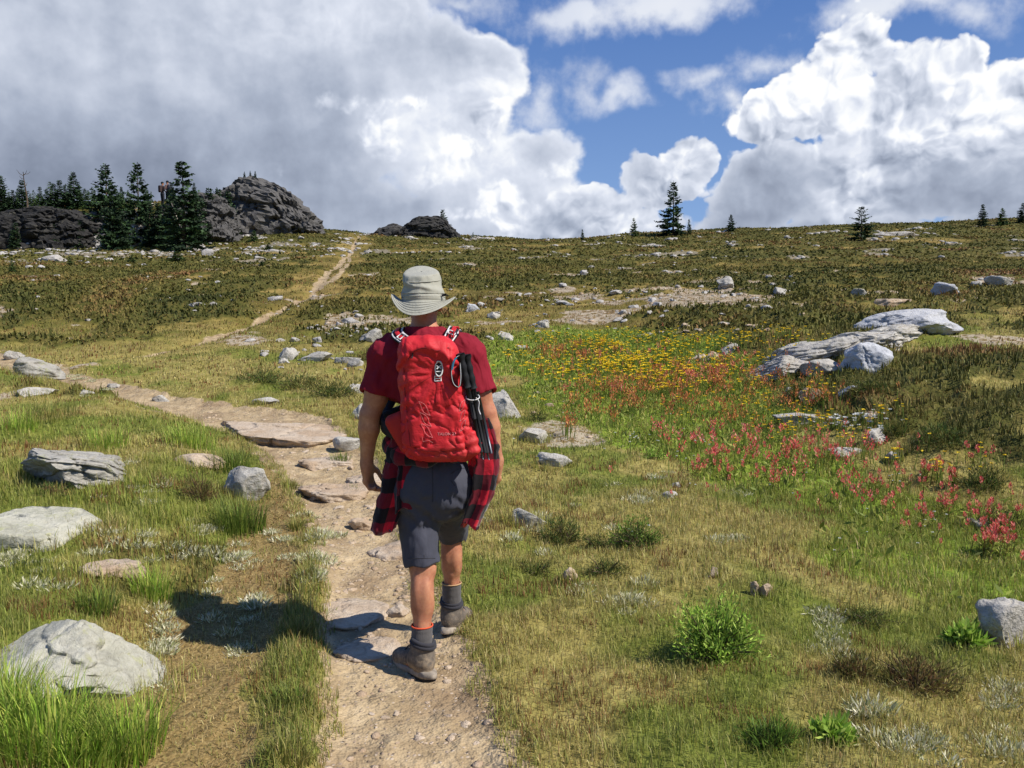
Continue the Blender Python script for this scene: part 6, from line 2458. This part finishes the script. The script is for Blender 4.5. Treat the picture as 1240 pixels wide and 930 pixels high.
# ------------------------------------------------------------------ two people far up on the rock wall
def small_person(p, label, shirt, legs, packcol, face):
    o = empty('person', tuple(p), label, 'person', None, face)
    b = Body()
    for s_ in (-1, 1):
        b.cone((s_ * .10, 0, .88), (s_ * .11, .02, .48), .10, .07, .03)
        b.cone((s_ * .11, .02, .48), (s_ * .11, -.01, .08), .065, .045, .03)
        b.ell((s_ * .11, .05, .05), (.05, .12, .05), .02)
        b.cone((s_ * .21, 0, 1.42), (s_ * .27, -.02, 1.15), .055, .045, .03)
        b.cone((s_ * .27, -.02, 1.15), (s_ * .16, .16, 1.05), .042, .035, .03)
        b.ell((s_ * .15, .19, 1.04), (.04, .05, .04), .02)
    b.ell((0, 0, 1.25), (.18, .12, .28), .04)
    b.ell((0, 0, .93), (.17, .12, .13), .04)
    b.cone((0, 0, 1.45), (0, .02, 1.58), .06, .055, .03)
    b.ell((0, .03, 1.66), (.085, .10, .12), .03)
    v, f = surface_net(b, (-.45, -.35, -.05), (.45, .4, 1.85), .02)
    v = relax(v, f, 1)
    cl = np.where(v[:, 2:3] > 1.53, np.array(lin(176, 124, 96)), np.where(v[:, 2:3] > .95, np.array(lin(*shirt)), np.array(lin(*legs))))
    link('body', mesh_data('body', v, f, [material('far_clothing', lambda t: dict(color=t.attr('col', 'Color'), rough=.9))], True, {'col': cl}), o)
    hv, hf = ico(3)
    hv = hv * [.10, .115, .10] + [0, .01, 1.72]
    link('hat', mesh_data('hat', hv, hf, [BLACKWEB], True), o)
    q = Geo()
    kv, kf = surface_net(lambda p: sd_box(p, (0, -.19, 1.25), (.15, .10, .26), .07), (-.25, -.4, .9), (.25, 0, 1.6), .03)
    q.add(kv, kf)
    q.build('rucksack', [material('far_pack_' + packcol, lambda t: dict(color=lin(62, 46, 44) if packcol == 'brown' else lin(70, 72, 84), rough=.8))], o)
    return o


for p_, lab, sh_, lg, pk_, fc in zip(PEOPLE_SPOTS, ('left one of two distant walkers standing on the rock wall among the firs', 'right one of two distant walkers standing on the rock wall among the firs'),
                                     ((58, 46, 46), (96, 74, 70)), ((44, 44, 50), (60, 58, 64)), ('brown', 'grey'), (-.6, 1.2)):
    small_person(p_ - np.array([0, 0, .03]), lab, sh_, lg, pk_, fc)
# ------------------------------------------------------------------ flowers, shrubs, tufts
pr = np.random.RandomState(5)


def quads_cloud(centers, dirs, length, width, rs):
    """small leaf-shaped quads from a point along a direction"""
    n = len(centers)
    d = dirs / (np.linalg.norm(dirs, axis=1, keepdims=True) + 1e-9)
    w = np.cross(d, rs.normal(size=(n, 3)))
    w /= np.linalg.norm(w, axis=1, keepdims=True) + 1e-9
    w = w * (width / 2)[:, None]
    m = centers + d * (length * .5)[:, None]
    tip = centers + d * length[:, None]
    v = np.stack([centers, m + w, tip, m - w], 1).reshape(-1, 3)
    f = np.arange(n * 4).reshape(n, 4)
    return v, f


def bract_head(rs, n, size, cols):
    """paintbrush: upright coloured bracts; returns verts, quads, colours about the origin"""
    k = np.arange(n)
    a = k * 2.4 + rs.uniform(0, 6)
    z = np.linspace(0, size * .9, n)
    sp = .75 - .5 * k / n
    c = np.stack([np.cos(a) * size * .10, np.sin(a) * size * .10, z], -1)
    d = np.stack([np.cos(a) * sp, np.sin(a) * sp, np.full(n, .9)], -1)
    v, f = quads_cloud(c, d, size * rs.uniform(.40, .60, n), size * rs.uniform(.16, .28, n), rs)
    col = np.repeat(np.array([lin(*cols[rs.randint(len(cols))]) for _ in range(n)]), 4, 0)
    return v, f, col


def daisy_head(rs, n, size, cols):
    a = np.arange(n) / n * 6.283
    d = np.stack([np.cos(a), np.sin(a), np.full(n, .25)], -1) + rs.normal(0, .1, (n, 3))
    v, f = quads_cloud(np.zeros((n, 3)), d, np.full(n, size * .55), np.full(n, size * .38), rs)
    return v, f, np.repeat(np.array([lin(*cols[rs.randint(len(cols))]) for _ in range(n)]), 4, 0)


REDS = [(226, 92, 90), (234, 124, 114), (210, 78, 80), (236, 150, 134), (190, 94, 80)]
ORNG = [(206, 128, 70), (186, 108, 68), (166, 96, 66), (214, 148, 84), (150, 104, 60)]
YEL = [(240, 206, 40), (246, 218, 62), (228, 186, 34)]
WHT = [(222, 222, 214), (206, 208, 204)]


def zone(px, row, sx, sy, n):
    qx, qy = pr.normal(px, sx, n), pr.normal(row, sy, n)
    k = max(2, n // 9)                                  # most of them keep company in clumps
    cx, cy = pr.normal(px, sx, k), pr.normal(row, sy, k)
    i = pr.randint(k, size=n)
    c_ = pr.uniform(0, 1, n) < .62
    qx = np.where(c_, cx[i] + pr.normal(0, sx * .13, n), qx)
    qy = np.where(c_, cy[i] + pr.normal(0, sy * .16, n), qy)
    P_, h = pix_ground(qx, np.clip(qy, 300, 925))
    return P_[h]


# far sheet of blooms nobody could count
g = Geo()
for px, row, sx, sy, n, kind, cols, sz in (
        (735, 447, 54, 15, 480, 'd', YEL, .06), (800, 456, 55, 14, 300, 'd', YEL, .06), (740, 420, 60, 6, 260, 'd', YEL, .05), (770, 450, 80, 18, 120, 'b', REDS, .06), (850, 478, 70, 18, 160, 'd', YEL, .045), (880, 422, 60, 7, 160, 'd', YEL, .045),
        (800, 470, 80, 16, 240, 'b', ORNG, .075), (700, 435, 30, 7, 150, 'b', ORNG, .08), (860, 480, 70, 18, 190, 'b', ORNG, .075), (860, 463, 35, 6, 50, 'b', REDS, .07), (930, 500, 50, 16, 130, 'b', ORNG, .07),
        (760, 495, 50, 14, 160, 'b', ORNG, .08), (890, 550, 40, 12, 70, 'b', REDS, .07), (960, 560, 60, 16, 80, 'b', REDS, .065), (950, 520, 60, 20, 110, 'd', YEL, .035),
        (1010, 535, 40, 10, 60, 'd', YEL, .035), (1030, 520, 30, 8, 60, 'd', WHT, .05), (1000, 590, 90, 20, 70, 'b', REDS, .06), (1150, 580, 30, 8, 30, 'd', YEL, .04),
        (800, 540, 60, 14, 30, 'd', WHT, .025), (900, 600, 120, 25, 24, 'd', WHT, .02), (1130, 660, 80, 20, 22, 'd', WHT, .02)):
    pts = zone(px, row, sx, sy, n)
    for p in pts:
        hgt = pr.uniform(.08, .20) if kind == 'b' else pr.uniform(.12, .24)
        if WHT is cols:
            hgt *= .6
        top = p + [pr.normal(0, .02), pr.normal(0, .02), hgt]
        v, f, c = (bract_head if kind == 'b' else daisy_head)(pr, 7, sz * pr.uniform(.75, 1.2), cols)
        g.add(v + top, f, 0, col=c)
        w = np.array([.004 + .0002 * p[1], 0, 0])
        g.add(np.array([p - w, p + w, top + w * .5, top - w * .5]), np.array([[0, 1, 2, 3]]), 0, col=np.tile(np.array(lin(104, 120, 48)), (4, 1)))
tag(g.build('wildflowers', [PETAL], smooth=False), 'drift of yellow, orange and red wildflowers filling the green hollow', 'wildflowers', kind='stuff')

# broad leaves of the flowering herbs
rs = np.random.RandomState(31)
x = rs.uniform(-3, 9, 90000)
y = np.sqrt(rs.uniform(3.2 ** 2, 18 ** 2, 90000))
z, m = height(x, y)
k = (m['flower'] > .55) & (fbm(np.stack([x * 1.6, y * 1.6, x * 0 + 4], -1), 3) > -.05) & (rs.uniform(0, 1, len(x)) < .5)
x, y, z = x[k], y[k], z[k]
n = len(x)
a = rs.uniform(0, 6.283, n)
L_ = rs.uniform(.045, .10, n)
v, f = quads_cloud(np.stack([x, y, z + rs.uniform(0, .10, n)], -1), np.stack([np.cos(a), np.sin(a), rs.uniform(.1, 1.4, n)], -1), L_, L_ * rs.uniform(.22, .36, n), rs)
LEAFC = np.array([lin(*c) for c in ((112, 126, 46), (128, 142, 54), (98, 110, 42), (146, 154, 66), (160, 156, 80))])
g = Geo()
g.add(v, f, 0, col=np.repeat(LEAFC[rs.randint(5, size=n)] * rs.uniform(.7, 1.25, (n, 1)), 4, 0))
tag(g.build('meadow_leaves', [GRASS], smooth=False), 'fresh green leaves of the flowering herbs in the hollow', 'meadow leaves', kind='stuff')

# the nearer red paintbrush: each plant a thing with a bloom
VAR = []
for k in range(6):
    rs = np.random.RandomState(500 + k)
    h = rs.uniform(.11, .19)
    s, b = Geo(), Geo()
    lx = rs.normal(0, .02, 2)
    add_tube(s, [(0, 0, -.02), (lx[0] * .4, lx[1] * .4, h * .5), (lx[0], lx[1], h)], [.003, .0026, .002], 5, col=np.array(lin(108, 96, 52)))
    n = 16
    q = rs.uniform(.1, .92, n)
    a = rs.uniform(0, 6.28, n)
    c = np.stack([lx[0] * q, lx[1] * q, h * q], -1)
    d = np.stack([np.cos(a), np.sin(a), rs.uniform(.3, 1.0, n)], -1)
    v, f = quads_cloud(c, d, rs.uniform(.03, .055, n), rs.uniform(.006, .010, n), rs)
    s.add(v, f, 0, col=np.repeat(np.array([lin(*LUSH[i]) for i in rs.randint(0, 5, n)]), 4, 0))
    v, f, cc = bract_head(rs, 15, .045, REDS)
    b.add(v + [lx[0], lx[1], h - .012], f, 0, col=cc)
    VAR.append((s.data('stem', [PETAL], False), b.data('bloom', [PETAL], False)))


def paintbrush(p, k, label, group):
    o = link('paintbrush_flower', VAR[k][0], None, p)
    o.rotation_euler = (pr.normal(0, .12), pr.normal(0, .12), pr.uniform(0, 6.28))
    s = pr.uniform(.75, 1.2)
    o.scale = (s, s, s)
    link('bloom', VAR[k][1], o)
    return tag(o, label, 'flower', group)


for px, row, sx, sy, n, label, group in (
        (1165, 634, 56, 20, 92, 'red paintbrush flower in the long drift toward the right edge', 'paintbrush flowers in the long drift'),
        (1095, 600, 28, 13, 44, 'red paintbrush flower in the dense clump below the upright stone', 'paintbrush flowers below the upright stone'),
        (1210, 672, 24, 16, 40, 'coral paintbrush flower in the grass above the right-edge boulder', 'paintbrush flowers above the right-edge boulder'),
        (885, 580, 26, 14, 54, 'pinkish red paintbrush flower in the patch nearest the dry turf', 'paintbrush flowers nearest the dry turf'),
        (960, 555, 34, 9, 40, 'red paintbrush flower in the strip left of the low white stone', 'paintbrush flowers left of the low white stone')):
    for p in zone(px, row, sx, sy, n):
        paintbrush(p, pr.randint(6), label, group)

# silver-leaved plants
SIL = []
for k in range(4):
    rs = np.random.RandomState(600 + k)
    g = Geo()
    n = 110
    r = .075 * np.sqrt(rs.uniform(0, 1, n))
    a = rs.uniform(0, 6.28, n)
    c = np.stack([r * np.cos(a), r * np.sin(a), np.zeros(n)], -1)
    d = np.stack([np.cos(a) * r * 9, np.sin(a) * r * 9, np.full(n, .8)], -1) + rs.normal(0, .35, (n, 3))
    v, f = quads_cloud(c, d, rs.uniform(.022, .050, n), rs.uniform(.005, .0085, n), rs)
    sc = np.array([lin(*q) for q in [(192, 190, 150), (212, 208, 174), (168, 168, 122), (220, 214, 188), (146, 150, 98)]])
    g.add(v, f, 0, col=np.repeat(sc[rs.randint(5, size=n)], 4, 0))
    SIL.append(g.data('silver_plant', [SILVER], False))
SPOTS = [(300, 740, 26, 30, 14, 'silver-leaved plant on the near half of the straw track', 'silver plants on the straw track'),
         (100, 650, 40, 14, 18, 'silver-leaved plant behind the flat brownish stone', 'silver plants behind the flat brownish stone'),
         (90, 470, 40, 8, 12, 'silver-leaved plant around the small whitish stone by the trail bend', 'silver plants by the trail bend'),
         (250, 660, 60, 18, 60, 'silver-leaved plant in the big pale mat left of the straw track', 'silver plants left of the straw track'),
         (195, 775, 12, 26, 18, 'silver-leaved plant in the strip beside the wedge-shaped boulder', 'silver plants beside the wedge-shaped boulder'),
         (165, 590, 26, 16, 14, 'silver-leaved plant in grass below the layered ledge', 'silver plants below the layered ledge'),
         (30, 690, 26, 14, 14, 'silver-leaved plant between the two big pale left boulders', 'silver plants between the left boulders'),
         (378, 690, 8, 22, 10, 'silver-leaved plant on the grassy edge of the trail', 'silver plants on the trail edge'),
         (1115, 903, 22, 9, 9, 'silver-leaved plant in the clump nearest the camera at lower right', 'silver plants nearest the camera'),
         (1062, 858, 16, 6, 6, 'silver-leaved plant in the clump behind the nearest silver clump', 'silver plants behind the nearest clump'),
         (1000, 775, 24, 24, 16, 'silver-leaved plant in the loose patch right of the bright green shrub', 'silver plants right of the bright shrub'),
         (1215, 860, 18, 26, 10, 'silver-leaved plant low at the right edge under the white boulder', 'silver plants under the right-edge boulder'),
         (740, 728, 28, 14, 16, 'silver-leaved plant in the pale patch behind the bright green shrub', 'silver plants behind the bright shrub'),
         (800, 596, 50, 14, 22, 'silver-leaved plant in the turf at the lower rim of the flowers', 'silver plants at the flower rim'),
         (870, 655, 14, 5, 8, 'silver-leaved plant in the flat blue-grey patch in the dry turf', 'silver plants in the dry turf'),
         (662, 640, 40, 14, 12, 'silver-leaved plant near the grey striped flat stone', 'silver plants near the striped stone')]
for px, row, sx, sy, n, label, group in SPOTS:
    for p in zone(px, row, sx, sy, n):
        o = link('silver_plant', SIL[pr.randint(4)], None, p)
        s = pr.uniform(.6, 1.2)
        o.scale = (s, s, s * pr.uniform(.7, 1.1))
        o.rotation_euler = (0, 0, pr.uniform(0, 6.28))
        tag(o, label, 'plant', group)


def shrub(px, row, wpx, hpx, label, cols, tips, seed, n=1500, leaf=(.02, .045), lw=(.004, .008), name='shrub', depth=.8, up=.7):
    p = at(px, row)
    D = math.hypot(p[1], CAM_Z - p[2])
    w, h = wpx / F_PX * D, hpx / F_PX * D
    rs = np.random.RandomState(seed)
    g = Geo()
    n1 = n // 14
    # sprays of leaves along short twigs that fan out from the root
    a = rs.uniform(0, 6.283, n1)
    e = np.arccos(rs.uniform(.05, 1, n1))
    lump = .72 + .6 * fbm(np.stack([np.cos(a) * 1.5, np.sin(a) * 1.5, e * 1.5 + seed], -1), 2) + rs.uniform(0, .35, n1)
    d = np.stack([np.cos(a) * np.sin(e) * w / 2, np.sin(a) * np.sin(e) * w / 2 * depth, np.cos(e) * h], -1) * lump[:, None]
    t = g
    tw = Geo()
    for i in range(n1):
        q = rs.uniform(.35, 1.0, 14)
        c = d[i] * q[:, None] + rs.normal(0, .012, (14, 3))
        c[:, 2] = np.maximum(c[:, 2], -.01)
        dr = d[i] / np.linalg.norm(d[i]) * .8 + rs.normal(0, .8, (14, 3)) + [0, 0, up]
        v, f = quads_cloud(c, dr, rs.uniform(*leaf, 14), rs.uniform(*lw, 14), rs)
        cc = np.array([lin(*(tips if qq > .72 else cols)[rs.randint(len(tips if qq > .72 else cols))]) for qq in q]) * rs.uniform(.75, 1.25)
        t.add(v, f, 0, col=np.repeat(cc, 4, 0))
        if i % 4 == 0:
            add_tube(tw, [np.array([0, 0, -.02]), d[i] * .5 + [0, 0, .01], d[i] * .9], [.004, .003, .0015], 4)
    o = empty(name, tuple(p + np.array([0, w * .3, 0])), label, 'shrub')
    g.build('foliage', [GRASS], o, smooth=False)
    tw.build('twigs', [BARK], o)
    return o


DK = [(74, 92, 40), (62, 80, 34), (88, 106, 48), (100, 114, 54)]
MD = [(104, 132, 48), (88, 116, 40), (120, 146, 56)]
BR = [(146, 178, 66), (164, 192, 80), (130, 164, 60), (182, 200, 96)]
OL = [(110, 108, 54), (128, 120, 62), (96, 98, 48)]
BN = [(122, 94, 64), (140, 108, 74), (108, 90, 58), (130, 120, 70)]
shrub(872, 808, 108, 74, 'bright green dwarf fir shrub alone in the dry turf at lower right', MD, BR, 1, 3600, (.02, .042), (.005, .009))
shrub(775, 668, 78, 36, 'dense dark green dwarf shrub in the middle of the turf', DK, MD, 2, 2600, (.014, .03), (.004, .008), up=1.0)
shrub(684, 664, 66, 34, 'olive dwarf shrub left of the dense dark one', OL, DK, 3, 1800, (.02, .04), (.003, .007), up=1.0)
shrub(722, 668, 36, 24, 'small dark sprig shrub between the olive and the dense dark shrub', DK, OL, 4, 700, (.015, .03), (.003, .006), up=1.0)
shrub(735, 702, 70, 22, 'low dark shrub behind the small cream stone', DK, OL, 5, 1200, (.015, .03), (.003, .006), up=1.0)
shrub(650, 700, 60, 18, 'low dark shrub left of the small cream stone', DK, OL, 6, 1000, (.015, .03), (.003, .006), up=1.0)
shrub(1060, 764, 86, 20, 'flat dark mat shrub left of the right-edge boulder', DK, OL, 7, 1500, (.015, .03), (.003, .006), up=1.0)
shrub(1130, 850, 130, 44, 'brown dried heather clump at lower right', BN, OL, 8, 2600, (.02, .05), (.003, .006), up=1.2)
shrub(1040, 830, 60, 34, 'rusty dried heather clump left of the big brown one', BN, OL, 9, 1300, (.02, .05), (.003, .006), up=1.2)
shrub(1178, 788, 50, 22, 'broad-leaved green plant at the foot of the right-edge boulder', MD, BR, 10, 500, (.04, .075), (.012, .02), up=.9)
shrub(1014, 905, 46, 22, 'yellow-green leafy plant near the lower edge', BR, BR, 11, 420, (.03, .055), (.012, .018), up=.9)
shrub(940, 915, 70, 22, 'dark green tussock at the lower edge left of the yellow-green plant', DK, MD, 12, 900, (.03, .06), (.003, .006), up=1.2)
shrub(792, 558, 44, 14, 'bright small shrub at the lower left rim of the flowers', MD, BR, 13, 700, (.02, .04), (.005, .009))
shrub(1065, 478, 70, 22, 'dark heather mound in front of the round boulder', DK, OL, 14, 1600, (.03, .06), (.006, .012), up=1.1)
shrub(985, 482, 70, 20, 'dark heather mound in front of the broken slab', DK, OL, 15, 1500, (.03, .06), (.006, .012), up=1.1)
shrub(1092, 533, 56, 30, 'dark heather mound behind the upright stone', DK, OL, 16, 1500, (.03, .06), (.005, .010), up=1.1)
shrub(1150, 545, 80, 28, 'olive heather mound on the bank right of the upright stone', OL, DK, 17, 1800, (.03, .06), (.005, .010), up=1.1)
shrub(1205, 600, 80, 34, 'dark heather mound on the bank above the long flower drift', DK, OL, 18, 1800, (.03, .05), (.005, .010), up=1.1)
shrub(1225, 648, 60, 26, 'dark heather mound at the right edge beside the flower drift', DK, OL, 19, 1300, (.02, .05), (.005, .010), up=1.1)
shrub(400, 484, 90, 26, 'dark heather mound below the row of white stones, nearest the elbow', DK, OL, 20, 1800, (.03, .06), (.006, .012), up=1.1)
shrub(310, 466, 90, 22, 'dark heather mound below the row of white stones, left end', DK, OL, 21, 1600, (.03, .06), (.006, .012), up=1.1)
shrub(355, 474, 80, 22, 'olive heather mound below the row of white stones, middle', OL, DK, 22, 1600, (.03, .06), (.006, .012), up=1.1)
shrub(650, 520 - 8, 36, 16, 'small dark shrub at the foot of the large white boulder', DK, OL, 23, 700, (.02, .04), (.005, .009), up=1.0)
shrub(235, 612, 70, 40, 'rust-brown dry plant left of the white wedge stone', BN, OL, 24, 1100, (.03, .07), (.003, .006), up=1.4)
shrub(60, 605, 60, 22, 'dark dry plant in the crack under the layered ledge', BN, DK, 25, 700, (.02, .04), (.003, .006), up=1.0)


def tuft(px, row, wpx, hpx, label, n, cols, seed, group=None):
    p = at(px, row)
    D = math.hypot(p[1], CAM_Z - p[2])
    w, h = wpx / F_PX * D, hpx / F_PX * D
    rs = np.random.RandomState(seed)
    r = np.sqrt(rs.uniform(0, 1, n)) * w / 2
    a = rs.uniform(0, 6.283, n)
    x, y = p[0] + r * np.cos(a) * .75, p[1] + r * np.sin(a) * .75
    z = height(x, y)[0]
    c = pick(cols, n, rs)
    g = Geo()
    add_blades(g, np.stack([x, y, z - .01], -1) - p, h * rs.uniform(.5, 1.2, n), rs.uniform(.003, .0065, n), a + rs.normal(0, .7, n), .10 + .5 * r / (w / 2) * rs.uniform(.3, 1, n) + rs.gamma(2, .05, n), c,
               tipcol=c * .6 + pick(GOLD, n, rs) * .4)
    return tag(g.build('grass_tuft', [GRASS], loc=tuple(p)), label, 'grass tuft', group)


VIV = [(124, 160, 46), (144, 176, 58), (106, 144, 40), (166, 186, 72), (182, 188, 90)]
DKG = [(84, 112, 36), (100, 126, 40), (72, 98, 32), (124, 140, 54)]
STY = [(160, 148, 82), (136, 134, 64), (116, 124, 54), (100, 112, 46)]
for i, (px, row, w, h, n, cols, lab) in enumerate((
        (60, 905, 150, 74, 760, VIV, 'tall bright green grass tuft in front of the wedge-shaped boulder'),
        (150, 912, 110, 60, 520, VIV, 'bright grass tuft right of the tallest one at lower left'),
        (10, 880, 80, 76, 380, VIV, 'bright grass tuft at the lower left corner'),
        (105, 930, 110, 46, 360, VIV, 'bright grass tuft at the bottom edge below the wedge-shaped boulder'),
        (292, 642, 74, 42, 420, DKG, 'dark green grass tuft in front of the white wedge stone'),
        (185, 725, 60, 40, 240, VIV, 'green grass tuft on the right shoulder of the wedge-shaped boulder'),
        (120, 740, 60, 34, 200, DKG, 'green grass tuft behind the wedge-shaped boulder'),
        (280, 570, 60, 34, 320, DKG, 'green grass tuft behind the white wedge stone'),
        (230, 540, 80, 30, 300, VIV, 'green grass tuft above the low flat stone'),
        (130, 540, 70, 30, 300, VIV, 'green grass tuft right of the layered ledge'),
        (60, 505, 90, 26, 320, STY, 'yellowish grass tuft above the layered ledge'),
        (20, 520, 60, 30, 240, VIV, 'green grass tuft left of the layered ledge'),
        (368, 700, 34, 18, 200, STY, 'yellow-tipped grass tuft on the trail edge left of the boots'),
        (364, 770, 44, 24, 240, STY, 'bushy dry grass tuft on the trail edge in the long shadow'),
        (360, 640, 30, 16, 160, STY, 'dry grass tuft on the trail edge beside the cracked rock step'),
        (352, 850, 60, 22, 240, DKG, 'dark grass tuft on the trail edge near the bottom of the view'),
        (344, 915, 70, 24, 260, STY, 'dry grass tuft on the trail edge at the bottom of the view'),
        (350, 590, 28, 13, 130, STY, 'dry grass tuft on the trail edge below the broad slab'),
        (412, 560, 30, 16, 120, DKG, 'small grass tuft between the white stone and the tan steps'),
        (430, 598, 24, 14, 90, DKG, 'small grass tuft growing between the cracked rock steps'))):
    tuft(px, row, w, h, lab, n, cols, 700 + i)
